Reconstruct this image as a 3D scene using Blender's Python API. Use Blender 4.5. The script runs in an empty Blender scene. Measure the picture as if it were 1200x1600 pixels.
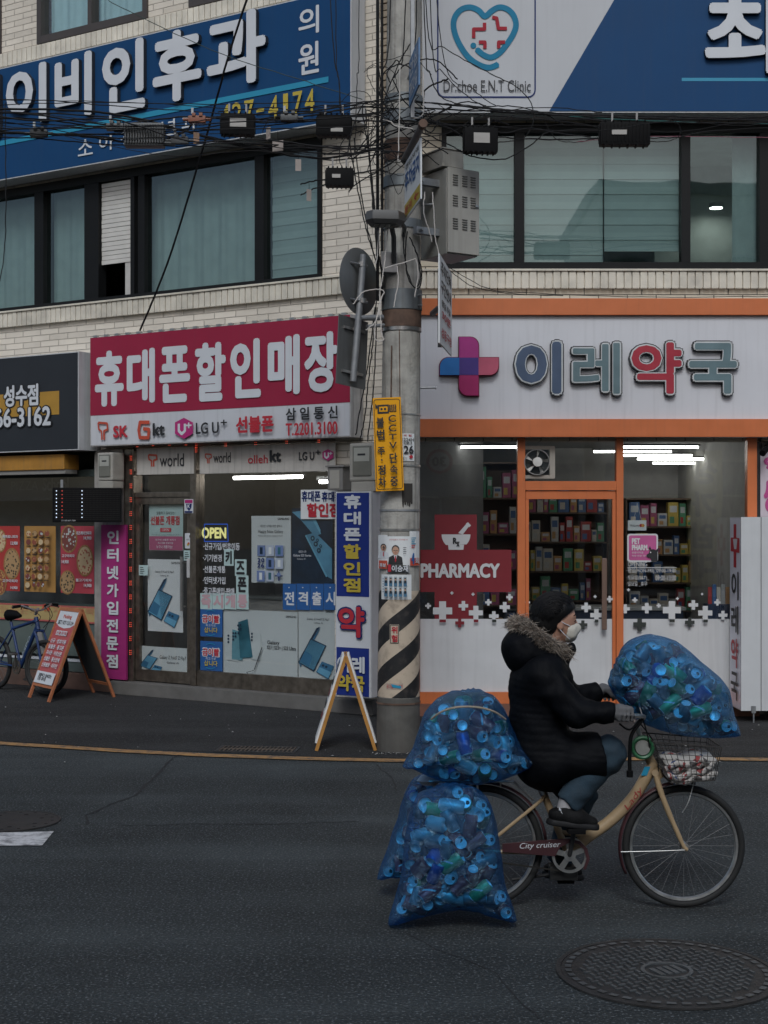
import bpy, bmesh, math, random
import numpy as np
from mathutils import Vector, Matrix, noise as mnoise
random.seed(7)
R = math.radians
sc = bpy.context.scene
col = sc.collection

# ---------------------------------------------------------------- camera
F, CX, CY, CH = 2222.0, 600.0, 815.0, 2.02       # focal length and horizon in photo pixels, eye height in metres
cd = bpy.data.cameras.new('camera')
cd.sensor_fit = 'VERTICAL'; cd.sensor_height = 36.0; cd.lens = 50.0
cd.shift_y = 15.0/1600.0
cd.clip_end = 500.0; cd.clip_start = 0.05
cam = bpy.data.objects.new('camera', cd); col.objects.link(cam)
cam.location = (0, 0, CH); cam.rotation_euler = (R(90), 0, 0)
sc.camera = cam

# ---------------------------------------------------------------- sky, sun, exposure
SUN_EL, SUN_AZ = 44.0, 184.0       # hazy overcast: a broad soft sun high behind the camera
w = bpy.data.worlds.new('World'); sc.world = w; w.use_nodes = True
nt = w.node_tree
sky = nt.nodes.new('ShaderNodeTexSky'); sky.sky_type = 'NISHITA'; sky.sun_disc = False
sky.sun_elevation = R(SUN_EL); sky.sun_rotation = R(SUN_AZ)
sky.air_density = 1.0; sky.dust_density = 3.0; sky.ozone_density = 1.0
nt.links.new(sky.outputs[0], nt.nodes['Background'].inputs[0])
nt.nodes['Background'].inputs[1].default_value = 0.085
sl = bpy.data.lights.new('sun', 'SUN'); sl.energy = 1.1; sl.angle = R(20); sl.color = (.80, .915, 1.0)
so = bpy.data.objects.new('sun', sl); col.objects.link(so)
az, el = R(SUN_AZ), R(SUN_EL)
sd = Vector((math.sin(az)*math.cos(el), math.cos(az)*math.cos(el), math.sin(el)))
so.rotation_euler = sd.to_track_quat('Z', 'Y').to_euler(); so.location = sd*60
sc.view_settings.view_transform = 'Standard'
sc.view_settings.look = 'None'
sc.view_settings.exposure = 0.15
sc.view_settings.gamma = 1.0
sc.cycles.max_bounces = 10; sc.cycles.transparent_max_bounces = 24
sc.cycles.diffuse_bounces = 4; sc.cycles.glossy_bounces = 4; sc.cycles.transmission_bounces = 6
sc.cycles.sample_clamp_indirect = 4.0
sc.cycles.use_denoising = True
sc.cycles.caustics_reflective = False; sc.cycles.caustics_refractive = False

# ---------------------------------------------------------------- materials
MATS = {}
def lin(c):
    return tuple(((x/255)/12.92 if x/255 <= .04045 else ((x/255+.055)/1.055)**2.4) for x in c)
def M(name, c=(.5,.5,.5), rough=.6, metal=0.0, var=.10, scale=6.0, bump=0.0, bscale=80.0, spec=.5,
      streak=0.0, dirt=0.0, emit=0.0):
    """Principled with procedural mottling, optional bump, rain streaks and blotchy grime."""
    if name in MATS: return MATS[name]
    m = bpy.data.materials.new(name); m.use_nodes = True
    t = m.node_tree; n = t.nodes; L = t.links; p = n['Principled BSDF']
    p.inputs['Roughness'].default_value = rough; p.inputs['Metallic'].default_value = metal
    p.inputs['Specular IOR Level'].default_value = spec
    if emit:
        p.inputs['Base Color'].default_value = (*c, 1)
        p.inputs['Emission Color'].default_value = (*c, 1); p.inputs['Emission Strength'].default_value = emit
        MATS[name] = m; return m
    tc = n.new('ShaderNodeTexCoord')
    nz = n.new('ShaderNodeTexNoise'); nz.inputs['Scale'].default_value = scale; nz.inputs['Detail'].default_value = 5
    L.new(tc.outputs['Object'], nz.inputs['Vector'])
    mx = n.new('ShaderNodeMix'); mx.data_type = 'RGBA'
    mx.inputs['A'].default_value = (*[x*(1-var) for x in c], 1); mx.inputs['B'].default_value = (*[min(1, x*(1+var)) for x in c], 1)
    mr = n.new('ShaderNodeMapRange'); mr.inputs['From Min'].default_value = .3; mr.inputs['From Max'].default_value = .7
    L.new(nz.outputs['Fac'], mr.inputs['Value']); L.new(mr.outputs['Result'], mx.inputs['Factor'])
    out = mx.outputs['Result']
    if streak:
        mp = n.new('ShaderNodeMapping'); mp.inputs['Scale'].default_value = (14, 14, .7)
        s = n.new('ShaderNodeTexNoise'); s.inputs['Scale'].default_value = 1.6; s.inputs['Detail'].default_value = 4
        L.new(tc.outputs['Object'], mp.inputs['Vector']); L.new(mp.outputs['Vector'], s.inputs['Vector'])
        r2 = n.new('ShaderNodeMapRange'); r2.inputs['From Min'].default_value = .5; r2.inputs['From Max'].default_value = .75
        r2.inputs['To Max'].default_value = streak
        L.new(s.outputs['Fac'], r2.inputs['Value'])
        m2 = n.new('ShaderNodeMix'); m2.data_type = 'RGBA'; m2.inputs['B'].default_value = (.09, .08, .07, 1)
        L.new(r2.outputs['Result'], m2.inputs['Factor']); L.new(out, m2.inputs['A']); out = m2.outputs['Result']
    if dirt:
        d = n.new('ShaderNodeTexNoise'); d.inputs['Scale'].default_value = 1.7; d.inputs['Detail'].default_value = 8; d.inputs['Roughness'].default_value = .7
        L.new(tc.outputs['Object'], d.inputs['Vector'])
        r3 = n.new('ShaderNodeMapRange'); r3.inputs['From Min'].default_value = .48; r3.inputs['From Max'].default_value = .72
        r3.inputs['To Max'].default_value = dirt
        L.new(d.outputs['Fac'], r3.inputs['Value'])
        m3 = n.new('ShaderNodeMix'); m3.data_type = 'RGBA'; m3.inputs['B'].default_value = (.07, .06, .05, 1)
        L.new(r3.outputs['Result'], m3.inputs['Factor']); L.new(out, m3.inputs['A']); out = m3.outputs['Result']
    L.new(out, p.inputs['Base Color'])
    rr = n.new('ShaderNodeMapRange'); rr.inputs['To Min'].default_value = max(.02, rough-.08); rr.inputs['To Max'].default_value = min(1, rough+.1)
    L.new(nz.outputs['Fac'], rr.inputs['Value']); L.new(rr.outputs['Result'], p.inputs['Roughness'])
    if bump:
        b = n.new('ShaderNodeTexNoise'); b.inputs['Scale'].default_value = bscale; b.inputs['Detail'].default_value = 4
        L.new(tc.outputs['Object'], b.inputs['Vector'])
        bp = n.new('ShaderNodeBump'); bp.inputs['Strength'].default_value = bump; bp.inputs['Distance'].default_value = .01
        L.new(b.outputs['Fac'], bp.inputs['Height']); L.new(bp.outputs['Normal'], p.inputs['Normal'])
    MATS[name] = m; return m

def glass_mat(name, tint, refl=1.6, ior=1.5, gcol=(1, 1, 1), wob=.0):
    if name in MATS: return MATS[name]
    m = bpy.data.materials.new(name); m.use_nodes = True
    t = m.node_tree; n = t.nodes; L = t.links
    n.remove(n['Principled BSDF'])
    tr = n.new('ShaderNodeBsdfTransparent'); tr.inputs[0].default_value = (*tint, 1)
    gl = n.new('ShaderNodeBsdfGlossy'); gl.inputs['Roughness'].default_value = .015; gl.inputs[0].default_value = (*gcol, 1)
    fr = n.new('ShaderNodeFresnel'); fr.inputs[0].default_value = ior
    mu = n.new('ShaderNodeMath'); mu.operation = 'MULTIPLY'; mu.inputs[1].default_value = refl; mu.use_clamp = True
    L.new(fr.outputs[0], mu.inputs[0])
    ge = n.new('ShaderNodeNewGeometry'); iv = n.new('ShaderNodeMath'); iv.operation = 'SUBTRACT'; iv.inputs[0].default_value = 1; L.new(ge.outputs['Backfacing'], iv.inputs[1])
    m2 = n.new('ShaderNodeMath'); m2.operation = 'MULTIPLY'; L.new(mu.outputs[0], m2.inputs[0]); L.new(iv.outputs[0], m2.inputs[1])
    ms = n.new('ShaderNodeMixShader'); L.new(m2.outputs[0], ms.inputs[0])
    L.new(tr.outputs[0], ms.inputs[1]); L.new(gl.outputs[0], ms.inputs[2])
    if wob:
        tc = n.new('ShaderNodeTexCoord'); nz = n.new('ShaderNodeTexNoise'); nz.inputs['Scale'].default_value = 1.3; nz.inputs['Detail'].default_value = 1
        L.new(tc.outputs['Object'], nz.inputs['Vector'])
        bp = n.new('ShaderNodeBump'); bp.inputs['Strength'].default_value = wob; bp.inputs['Distance'].default_value = .02
        L.new(nz.outputs['Fac'], bp.inputs['Height']); L.new(bp.outputs['Normal'], gl.inputs['Normal'])
    L.new(ms.outputs[0], n['Material Output'].inputs[0])
    MATS[name] = m; return m

def brick_mat(name, c, mortar, bw=.30, bh=.073, grime=.35):
    if name in MATS: return MATS[name]
    m = bpy.data.materials.new(name); m.use_nodes = True
    t = m.node_tree; n = t.nodes; L = t.links; p = n['Principled BSDF']; p.inputs['Roughness'].default_value = .75
    tc = n.new('ShaderNodeTexCoord'); sx = n.new('ShaderNodeSeparateXYZ'); cb = n.new('ShaderNodeCombineXYZ')
    L.new(tc.outputs['Object'], sx.inputs[0]); L.new(sx.outputs['X'], cb.inputs['X']); L.new(sx.outputs['Z'], cb.inputs['Y'])
    b = n.new('ShaderNodeTexBrick'); b.offset = .5
    b.inputs['Scale'].default_value = 1; b.inputs['Brick Width'].default_value = bw; b.inputs['Row Height'].default_value = bh
    b.inputs['Mortar Size'].default_value = .006; b.inputs['Mortar Smooth'].default_value = .6; b.inputs['Bias'].default_value = 0
    b.inputs['Color1'].default_value = (*c, 1); b.inputs['Color2'].default_value = (*[x*.82 for x in c], 1)
    b.inputs['Mortar'].default_value = (*mortar, 1)
    L.new(cb.outputs[0], b.inputs['Vector'])
    d = n.new('ShaderNodeTexNoise'); d.inputs['Scale'].default_value = .9; d.inputs['Detail'].default_value = 8; d.inputs['Roughness'].default_value = .65
    L.new(tc.outputs['Object'], d.inputs['Vector'])
    r3 = n.new('ShaderNodeMapRange'); r3.inputs['From Min'].default_value = .5; r3.inputs['From Max'].default_value = .8; r3.inputs['To Max'].default_value = grime
    L.new(d.outputs['Fac'], r3.inputs['Value'])
    m3 = n.new('ShaderNodeMix'); m3.data_type = 'RGBA'; m3.inputs['B'].default_value = (.16, .13, .10, 1)
    L.new(r3.outputs['Result'], m3.inputs['Factor']); L.new(b.outputs['Color'], m3.inputs['A'])
    L.new(m3.outputs['Result'], p.inputs['Base Color'])
    # split-face relief: long noise along each course plus the joint
    mp = n.new('ShaderNodeMapping'); mp.inputs['Scale'].default_value = (4, 4, 16)
    nz = n.new('ShaderNodeTexNoise'); nz.inputs['Scale'].default_value = 1.3; nz.inputs['Detail'].default_value = 5
    L.new(tc.outputs['Object'], mp.inputs['Vector']); L.new(mp.outputs['Vector'], nz.inputs['Vector'])
    su = n.new('ShaderNodeMath'); su.operation = 'MULTIPLY_ADD'; su.inputs[1].default_value = -1.6
    hf = n.new('ShaderNodeMath'); hf.operation = 'MULTIPLY'; hf.inputs[1].default_value = .55; L.new(nz.outputs['Fac'], hf.inputs[0]); L.new(b.outputs['Fac'], su.inputs[0]); L.new(hf.outputs[0], su.inputs[2])
    bp = n.new('ShaderNodeBump'); bp.inputs['Strength'].default_value = .9; bp.inputs['Distance'].default_value = .012
    L.new(su.outputs[0], bp.inputs['Height']); L.new(bp.outputs['Normal'], p.inputs['Normal'])
    MATS[name] = m; return m

# ---------------------------------------------------------------- object helpers
def tag(o, label=None, cat=None, group=None, kind=None):
    if label: o['label'] = label
    if cat: o['category'] = cat
    if group: o['group'] = group
    if kind: o['kind'] = kind
    return o
def empty(name, loc, rz, label, cat, group=None):
    o = bpy.data.objects.new(name, None); col.objects.link(o)
    o.location = loc; o.rotation_euler = (0, 0, rz); o.empty_display_size = .1
    return tag(o, label, cat, group)
def copy_tree(o, parent=None):
    c = o.copy(); col.objects.link(c); c.parent = parent
    for ch in list(o.children): copy_tree(ch, c)
    return c

class MB:
    """collects shapes; build() links them as ONE mesh object"""
    def __init__(s): s.v = []; s.f = []; s.mi = []; s.mats = []; s.cur = 0
    def m(s, mat):
        if mat not in s.mats: s.mats.append(mat)
        s.cur = s.mats.index(mat); return s
    def add(s, vs, fs):
        o = len(s.v); s.v += [tuple(x) for x in vs]
        for f in fs: s.f.append([i+o for i in f]); s.mi.append(s.cur)
        return s
    def box(s, x0, x1, y0, y1, z0, z1, bev=0):
        if x0 > x1: x0, x1 = x1, x0
        if y0 > y1: y0, y1 = y1, y0
        if z0 > z1: z0, z1 = z1, z0
        if bev:
            b = min(bev, (x1-x0)/2.2, (y1-y0)/2.2, (z1-z0)/2.2)
            bm = bmesh.new(); bmesh.ops.create_cube(bm, size=1)
            for v in bm.verts: v.co = ((x0+x1)/2+v.co.x*(x1-x0), (y0+y1)/2+v.co.y*(y1-y0), (z0+z1)/2+v.co.z*(z1-z0))
            bmesh.ops.bevel(bm, geom=bm.edges[:], offset=b, segments=2, profile=.7, affect='EDGES')
            bm.verts.index_update()
            s.add([v.co for v in bm.verts], [[v.index for v in f.verts] for f in bm.faces]); bm.free(); return s
        v = [(x0,y0,z0),(x1,y0,z0),(x1,y1,z0),(x0,y1,z0),(x0,y0,z1),(x1,y0,z1),(x1,y1,z1),(x0,y1,z1)]
        return s.add(v, [(0,3,2,1),(4,5,6,7),(0,1,5,4),(1,2,6,5),(2,3,7,6),(3,0,4,7)])
    def flat(s, pts, y):                       # polygon in the x-z plane facing -y
        a = sum(pts[i-1][0]*pts[i][1]-pts[i][0]*pts[i-1][1] for i in range(len(pts)))
        if a < 0: pts = pts[::-1]
        return s.add([(x, y, z) for x, z in pts], [list(range(len(pts)))])
    def prism(s, pts, y0, y1):                 # x-z polygon extruded along y
        a = sum(pts[i-1][0]*pts[i][1]-pts[i][0]*pts[i-1][1] for i in range(len(pts)))
        if a < 0: pts = pts[::-1]
        n = len(pts); y0, y1 = min(y0, y1), max(y0, y1)
        vs = [(x, y0, z) for x, z in pts]+[(x, y1, z) for x, z in pts]
        fs = [list(range(n)), list(range(2*n-1, n-1, -1))]+[[(i+1) % n, i, i+n, (i+1) % n+n] for i in range(n)]
        return s.add(vs, fs)
    def tube(s, path, r, n=8, caps=True, closed=False):
        P = [Vector(p) for p in path]; k = len(P)
        rad = r if hasattr(r, '__len__') else [r]*k
        vs = []; up = None
        for i, p in enumerate(P):
            a = P[i-1] if (i > 0 or closed) else p; b = P[(i+1) % k] if (i < k-1 or closed) else p
            d = (b-a)
            if d.length < 1e-9: d = Vector((0, 0, 1))
            d.normalize()
            if up is None:
                up = Vector((0, 0, 1)) if abs(d.z) < .9 else Vector((0, 1, 0))
            x = up.cross(d)
            if x.length < 1e-6: x = d.orthogonal()
            x.normalize(); up = d.cross(x).normalized()
            for j in range(n):
                q = 2*math.pi*j/n
                vs.append(p+(x*math.cos(q)+up*math.sin(q))*rad[i])
        fs = []
        for i in range(k if closed else k-1):
            for j in range(n):
                a, b = i*n+j, i*n+(j+1) % n; c, d2 = ((i+1) % k)*n+(j+1) % n, ((i+1) % k)*n+j
                fs.append((a, b, c, d2))
        if caps and not closed: fs += [list(range(n-1, -1, -1)), list(range((k-1)*n, k*n))]
        return s.add(vs, fs)
    def lathe(s, prof, n=32, o=(0, 0, 0), axis='Z', closed=False):   # prof: (radius, along)
        vs = []; k = len(prof)
        for r, h in prof:
            for j in range(n):
                a = 2*math.pi*j/n; x, y = r*math.cos(a), r*math.sin(a)
                p = (x, y, h) if axis == 'Z' else ((x, -h, y) if axis == 'Y' else (h, x, y))
                vs.append((p[0]+o[0], p[1]+o[1], p[2]+o[2]))
        fs = [(i*n+j, i*n+(j+1) % n, ((i+1) % k)*n+(j+1) % n, ((i+1) % k)*n+j) for i in range(k if closed else k-1) for j in range(n)]
        return s.add(vs, fs)
    def xf(s, mtx, i0=0):
        for i in range(i0, len(s.v)): s.v[i] = tuple(mtx @ Vector(s.v[i]))
        return s
    def build(s, name, mat=None, parent=None, smooth=False, label=None, loc=None):
        me = bpy.data.meshes.new(name)
        me.from_pydata(s.v, [], s.f)
        if mat is not None: me.materials.append(mat)
        else:
            for q in s.mats: me.materials.append(q)
            me.polygons.foreach_set('material_index', s.mi)
        if smooth:
            me.polygons.foreach_set('use_smooth', [True]*len(s.f))
            try: me.set_sharp_from_angle(angle=R(38))
            except Exception: pass
        me.update()
        o = bpy.data.objects.new(name, me); col.objects.link(o)
        if parent: o.parent = parent
        if label: o['label'] = label
        if loc: o.location = loc
        return o

# ---------------------------------------------------------------- text as mesh
TXT = {}
TS = bpy.data.scenes.new('lettering')          # a small scene only for turning letters into meshes; removed at the end
def glyphs(txt, off=0.0):
    key = (txt, off)
    if key not in TXT:
        c = bpy.data.curves.new('text', 'FONT'); c.body = txt; c.offset = off; c.size = 1; c.resolution_u = 3; c.space_line = .95
        o = bpy.data.objects.new('text', c); TS.collection.objects.link(o)
        with bpy.context.temp_override(scene=TS, view_layer=TS.view_layers[0]): dg = bpy.context.evaluated_depsgraph_get()
        me = bpy.data.meshes.new_from_object(o.evaluated_get(dg))
        v = np.array([x.co[:2] for x in me.vertices]); f = [list(p.vertices) for p in me.polygons]
        for i, p in enumerate(me.polygons):
            if p.normal.z < 0: f[i] = f[i][::-1]
        bpy.data.objects.remove(o); bpy.data.curves.remove(c); bpy.data.meshes.remove(me)
        TXT[key] = (v, f)
    return TXT[key]
def text_into(mb, txt, x0, x1, z0, z1, y, bold=0.0, depth=0.0, mirror=False, rot=None, keep=False):
    """lettering fitted into the box; bold is a share of the letter height, laid on as shifted copies"""
    v, f = glyphs(txt)
    if len(v) == 0: return
    lo, hi = v.min(0), v.max(0); sz = np.maximum(hi-lo, 1e-4)
    nl = txt.count('\n')+1
    W, H = x1-x0, z1-z0
    b = bold*H/nl
    sx, sz_ = (W-2*b)/sz[0], (H-2*b)/sz[1]
    if keep: sx = min(sx, sz_*1.15)
    cx = (x0+x1)/2; cz = (z0+z1)/2
    q = (v-(lo+hi)/2)*np.array([sx, sz_])
    if mirror: q[:, 0] *= -1; f = [g[::-1] for g in f]
    if rot:
        c_, s_ = math.cos(rot), math.sin(rot); q = q@np.array([[c_, s_], [-s_, c_]])
    sh = [(0, 0)] if b <= 0 else [(0, 0)]+[(b*math.cos(a*math.pi/4), b*math.sin(a*math.pi/4)) for a in range(8)]
    for i, (dx, dz) in enumerate(sh):
        yy = y-.00012*i
        vs = [(cx+p[0]+dx, yy, cz+p[1]+dz) for p in q]
        if depth:
            # side walls from the outline edges
            n = len(vs); back = [(a, y+depth, c) for a, _, c in vs]
            cnt = {}
            for g in f:
                for k in range(len(g)):
                    e = (g[k-1], g[k]); cnt[e] = cnt.get(e, 0)+1
            walls = [(e[1], e[0], e[0]+n, e[1]+n) for e in cnt if (e[1], e[0]) not in cnt]
            mb.add(vs+back, f+walls)
        else: mb.add(vs, f)
STRINGS = ['이', '레', '약', '국', 'R', 'x', 'PHARMACY', 'PET', 'PHARM.', '동물의약품', '처방 전문 약국', 'OPENING', '·평일(MON-FRI)_09:00-19:00', '·토요일(SAT)_', '09:00-13:00', '·일요일 _휴무', 'Welcome', '비', '인', '후', '과', '최', '의', '원', '소', '아', '청', '년', '4', '2', '7', '-', '1', 'Dr.choe E.N.T Clinic', '휴', '대', '폰', '할', '매', '장', 'SK', 'kt', '+', 'LG U', '선불폰', '삼 일 통 신', 'T.2201.3100', '성수점', '02-466-3162', 'world', 'olleh', '알뜰하고 실속있는!', '선불폰 개통점', 'OPEN', 'foreigners welcome', '외국인 선불폰 최저가', '즉시개통 번호이동', '누구나 개통가능!', 'SAMSUNG', 'Galaxy Z Fold7 Z Flip7', 'Galaxy AI', 'K', '사업자', '·신규가입/번호이동', '·기기변경', '·선불폰개통', '·인터넷가입', '·중고폰매입·판매', '키', '즈', '즉', '시', '개', '통', '금이빨', '최고가로', '삽니다', 'Galaxy', 'S23 | S23+ | S23 Ultra', '전국 매장에서 만나보세요 지금 바로', '새로운 시작을 위한 갤럭시', 'Happy New Galaxy', 'Galaxy S25 Series Galaxy Z Fold7', '0', '6', '새로운 시작', 'Galaxy S25 Series', '휴대폰', '할인점', '전', '격', '출', '점', '이레', '약국', '터', '넷', '가', '입', '문', '맛있는 피자 좋은 가격', '치즈 듬뿍', '시워', 'PIZZA', 'School', '페퍼로니피자', '고구마피자', '13,900', '14,900', '치즈케이크피자', '불고기피자', '031-000-8671-7904', '상담', '후보', '회', '교육 혁신을 더 크게 바꿉니다', '이승재', '위', '험', '광고물 부착금지', '위 험', '1224H', '083', '26', '표지', '불', '법', '주', '·', '정', '차', 'C', 'T', 'V', '단', '속', '중', '주차금지', '견인지역', '←', '문의', '안심', '귀갓길', '주차단속', '구간안내', '평일 주말', '30분', '성동구청', '상', '임', '30', 'Mobing', 'SKT / KT / LG U+', '선', '팅', '신규 · 번호이동', '알뜰폰 · 중고폰', '자녀폰 · 어르신폰', '선불폰 · 통신연체', '신용불량 · 외국인', '오늘의 특가', '사과 5,000', '딸기 7,000', '바나나 3,500', '귤 4,000', 'Lady', 'City cruiser', 'ESPO']
def batch():
    """all the lettering of the street in one go: one string per line, then cut apart again"""
    c = bpy.data.curves.new('text', 'FONT'); c.body = '\n'.join(STRINGS); c.size = 1; c.resolution_u = 3; c.space_line = 3
    o = bpy.data.objects.new('text', c); TS.collection.objects.link(o)
    with bpy.context.temp_override(scene=TS, view_layer=TS.view_layers[0]): dg = bpy.context.evaluated_depsgraph_get()
    me = bpy.data.meshes.new_from_object(o.evaluated_get(dg))
    v = np.array([x.co[:2] for x in me.vertices]); pit = 3.0
    row = np.round((.35-v[:, 1])/pit).astype(int)
    F_ = {}
    for p in me.polygons:
        f = list(p.vertices); F_.setdefault(row[f[0]], []).append(f if p.normal.z >= 0 else f[::-1])
    for i, s in enumerate(STRINGS):
        fs = F_.get(i, []); use = sorted({k for f in fs for k in f}); mp = {k: j for j, k in enumerate(use)}
        TXT[(s, 0.0)] = (v[use] if use else np.zeros((0, 2)), [[mp[k] for k in f] for f in fs])
    bpy.data.objects.remove(o); bpy.data.curves.remove(c); bpy.data.meshes.remove(me)
batch()
def stack_text(txt): return '\n'.join(txt)

# ---------------------------------------------------------------- wall frames
class Frame:
    """a vertical plane: local x runs right along it, z up, -y out of it towards the street"""
    def __init__(s, ox, oy, th): s.o = (ox, oy); s.th = th; s.c, s.s = math.cos(th), math.sin(th)
    def uz(s, px, py, out=0.0):
        ox, oy = s.o[0]-s.s*out, s.o[1]-s.c*out
        k = (px-CX)/F
        u = (k*oy-ox)/(s.c+k*s.s); Y = oy-u*s.s
        return u, CH-(py-CY)*Y/F
    def u(s, px, out=0.0): return s.uz(px, 0, out)[0]
    def z(s, px, py, out=0.0): return s.uz(px, py, out)[1]
    def world(s, u, z, out=0.0):
        return Vector((s.o[0]+s.c*u-s.s*out, s.o[1]-s.s*u-s.c*out, z))
    def root(s, name, u, z, out, label, cat, group=None):
        return empty(name, s.world(u, z, out), -s.th, label, cat, group)
TH = R(31.5)
CO = (0.133, 14.8)
RF = Frame(CO[0], CO[1], 0.0)
LF = Frame(CO[0], CO[1], TH)
def at(px, py, Y): return Vector(((px-CX)*Y/F, Y, CH-(py-CY)*Y/F))

class Sign:
    """a panel on a frame with layers of flat artwork and lettering, all measured in photo pixels at the panel's plane"""
    def __init__(s, fr, px0, px1, py0, py1, out, thick, mat, name, label, cat, group=None, edge=None, part='panel', bev=0, back=None, parent=None):
        s.fr, s.out = fr, out
        pc = (px0+px1)/2; s.pc = pc
        u0, u1 = fr.u(px0, out), fr.u(px1, out)
        z1, z0 = fr.z(pc, py0, out), fr.z(pc, py1, out)
        s.u0, s.u1, s.z0, s.z1 = u0, u1, z0, z1
        s.uc = (u0+u1)/2
        s.root = parent or fr.root(name, s.uc, z0, out, label, cat, group)
        s.off = 0
        if parent is not None:
            s.base = parent['_uzo']
        else:
            s.base = (s.uc, z0, out); s.root['_uzo'] = s.base
        s.n = 0
        a, b, c = s.base
        mb = MB(); mb.m(edge or mat).box(u0-a, u1-a, 0-(out-c), thick-(out-c), z0-b, z1-b, bev=bev)
        if edge:
            e = min(.012, thick*.3); mb.m(mat); mb.flat([(u0-a+e, z0-b+e), (u1-a-e, z0-b+e), (u1-a-e, z1-b-e), (u0-a+e, z1-b-e)], -(out-c)-.002); s.n = 3
        s.panel = mb.build(part, None, s.root)
        s.buf = {}
    def loc(s, px, py):
        u, z = s.fr.uz(px, py, s.out); return u-s.base[0], z-s.base[1]
    def y(s): s.n += 1; return -(s.out-s.base[2])-.0011*s.n-.001
    def mb(s, mat, part):
        k = (mat, part)
        if k not in s.buf: s.buf[k] = MB()
        return s.buf[k]
    def box(s, x0, x1, y0, y1):
        c = (x0+x1)/2
        (a, _), (b, _) = s.loc(x0, y0), s.loc(x1, y0)
        return a, b, s.loc(c, y1)[1], s.loc(c, y0)[1]
    def rect(s, x0, x1, y0, y1, mat, part='artwork'):
        a, b, c, d = s.box(x0, x1, y0, y1); s.mb(mat, part).flat([(a, c), (b, c), (b, d), (a, d)], s.y()); return s
    def poly(s, pts, mat, part='artwork'):
        s.mb(mat, part).flat([s.loc(*p) for p in pts], s.y()); return s
    def disc(s, x, y, rx, ry, mat, part='artwork', n=24):
        s.poly([(x+rx*math.cos(2*math.pi*i/n), y+ry*math.sin(2*math.pi*i/n)) for i in range(n)], mat, part); return s
    def line(s, pts, wpx, mat, part='artwork'):
        y = s.y()
        P = [Vector(s.loc(*p)) for p in pts]; h = wpx*s.scale()/2
        m = s.mb(mat, part)
        for i in range(len(P)-1):
            d = (P[i+1]-P[i]); 
            if d.length < 1e-6: continue
            d.normalize(); q = Vector((-d.y, d.x))*h
            m.flat([P[i]-q, P[i+1]-q, P[i+1]+q, P[i]+q], y-.00008*(i % 7))
            if i: m.flat([P[i]+Vector((math.cos(k*math.pi/4), math.sin(k*math.pi/4)))*h for k in range(8)], y-.0006-.00003*(i % 5))
        return s
    def scale(s): return abs(s.u1-s.u0)/max(1, abs(s.fr_px()))
    def fr_px(s): 
        p = s.pc; return 1/ (abs(s.fr.u(p+.5, s.out)-s.fr.u(p-.5, s.out))) * abs(s.u1-s.u0)
    def text(s, t, x0, x1, y0, y1, mat, bold=.03, depth=0, part='lettering', mirror=False, rot=None, lift=0, keep=False):
        a, b, c, d = s.box(x0, x1, y0, y1)
        s.n += 1
        text_into(s.mb(mat, part), t, a, b, c, d, s.y()-lift, bold, depth, mirror, rot, keep); return s
    def vtext(s, t, x0, x1, y0, y1, mat, bold=.03, part='lettering', gap=.12, mirror=False):
        n = len(t); h = (y1-y0)/(n-gap) if n > 1 else (y1-y0)
        for i, ch in enumerate(t):
            if ch != ' ': s.text(ch, x0, x1, y0+i*h, y0+i*h+h*(1-gap), mat, bold, part=part, mirror=mirror)
        return s
    def done(s):
        for (mat, part), m in s.buf.items(): m.build(part, mat, s.root)
        if '_uzo' in s.root: pass
        return s.root
# ================================================================ base materials
WHITE = M('white_letter', (.60, .62, .65), .5, var=.03, spec=.3)
BLACK = M('black_plastic', (.005, .005, .0055), .6, spec=.12)
INK = M('black_ink', (.02, .02, .022), .6, var=.02)
RED = M('red_vinyl', (.46, .03, .045), .5, var=.04, spec=.3)
STEEL = M('stainless', (.42, .41, .40), .32, metal=.9, var=.1, scale=20)
GALV = M('galvanised_steel', (.30, .31, .32), .5, metal=.6, var=.15, scale=12, streak=.3)
DKFRAME = M('dark_window_frame', (.010, .0105, .011), .5, spec=.2)
ORANGE = M('orange_aluminium', (.60, .165, .055), .42, var=.05, streak=.10)
SIGNW = M('white_sign_face', (.66, .66, .69), .38, var=.03, scale=2, streak=.10)
PAPER = M('paper', (.70, .72, .72), .7, var=.03)
CONC = M('pole_concrete', (.40, .385, .35), .85, var=.2, scale=9, bump=.5, bscale=45, streak=.65, dirt=.35)
RUST = M('rust', (.12, .075, .055), .85, var=.45, scale=9)
CABLE = M('cable_black', (.008, .008, .009), .6, var=.2, spec=.25)
EMIT = M('tube_light', (1.0, .98, .93), emit=14.0)

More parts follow.
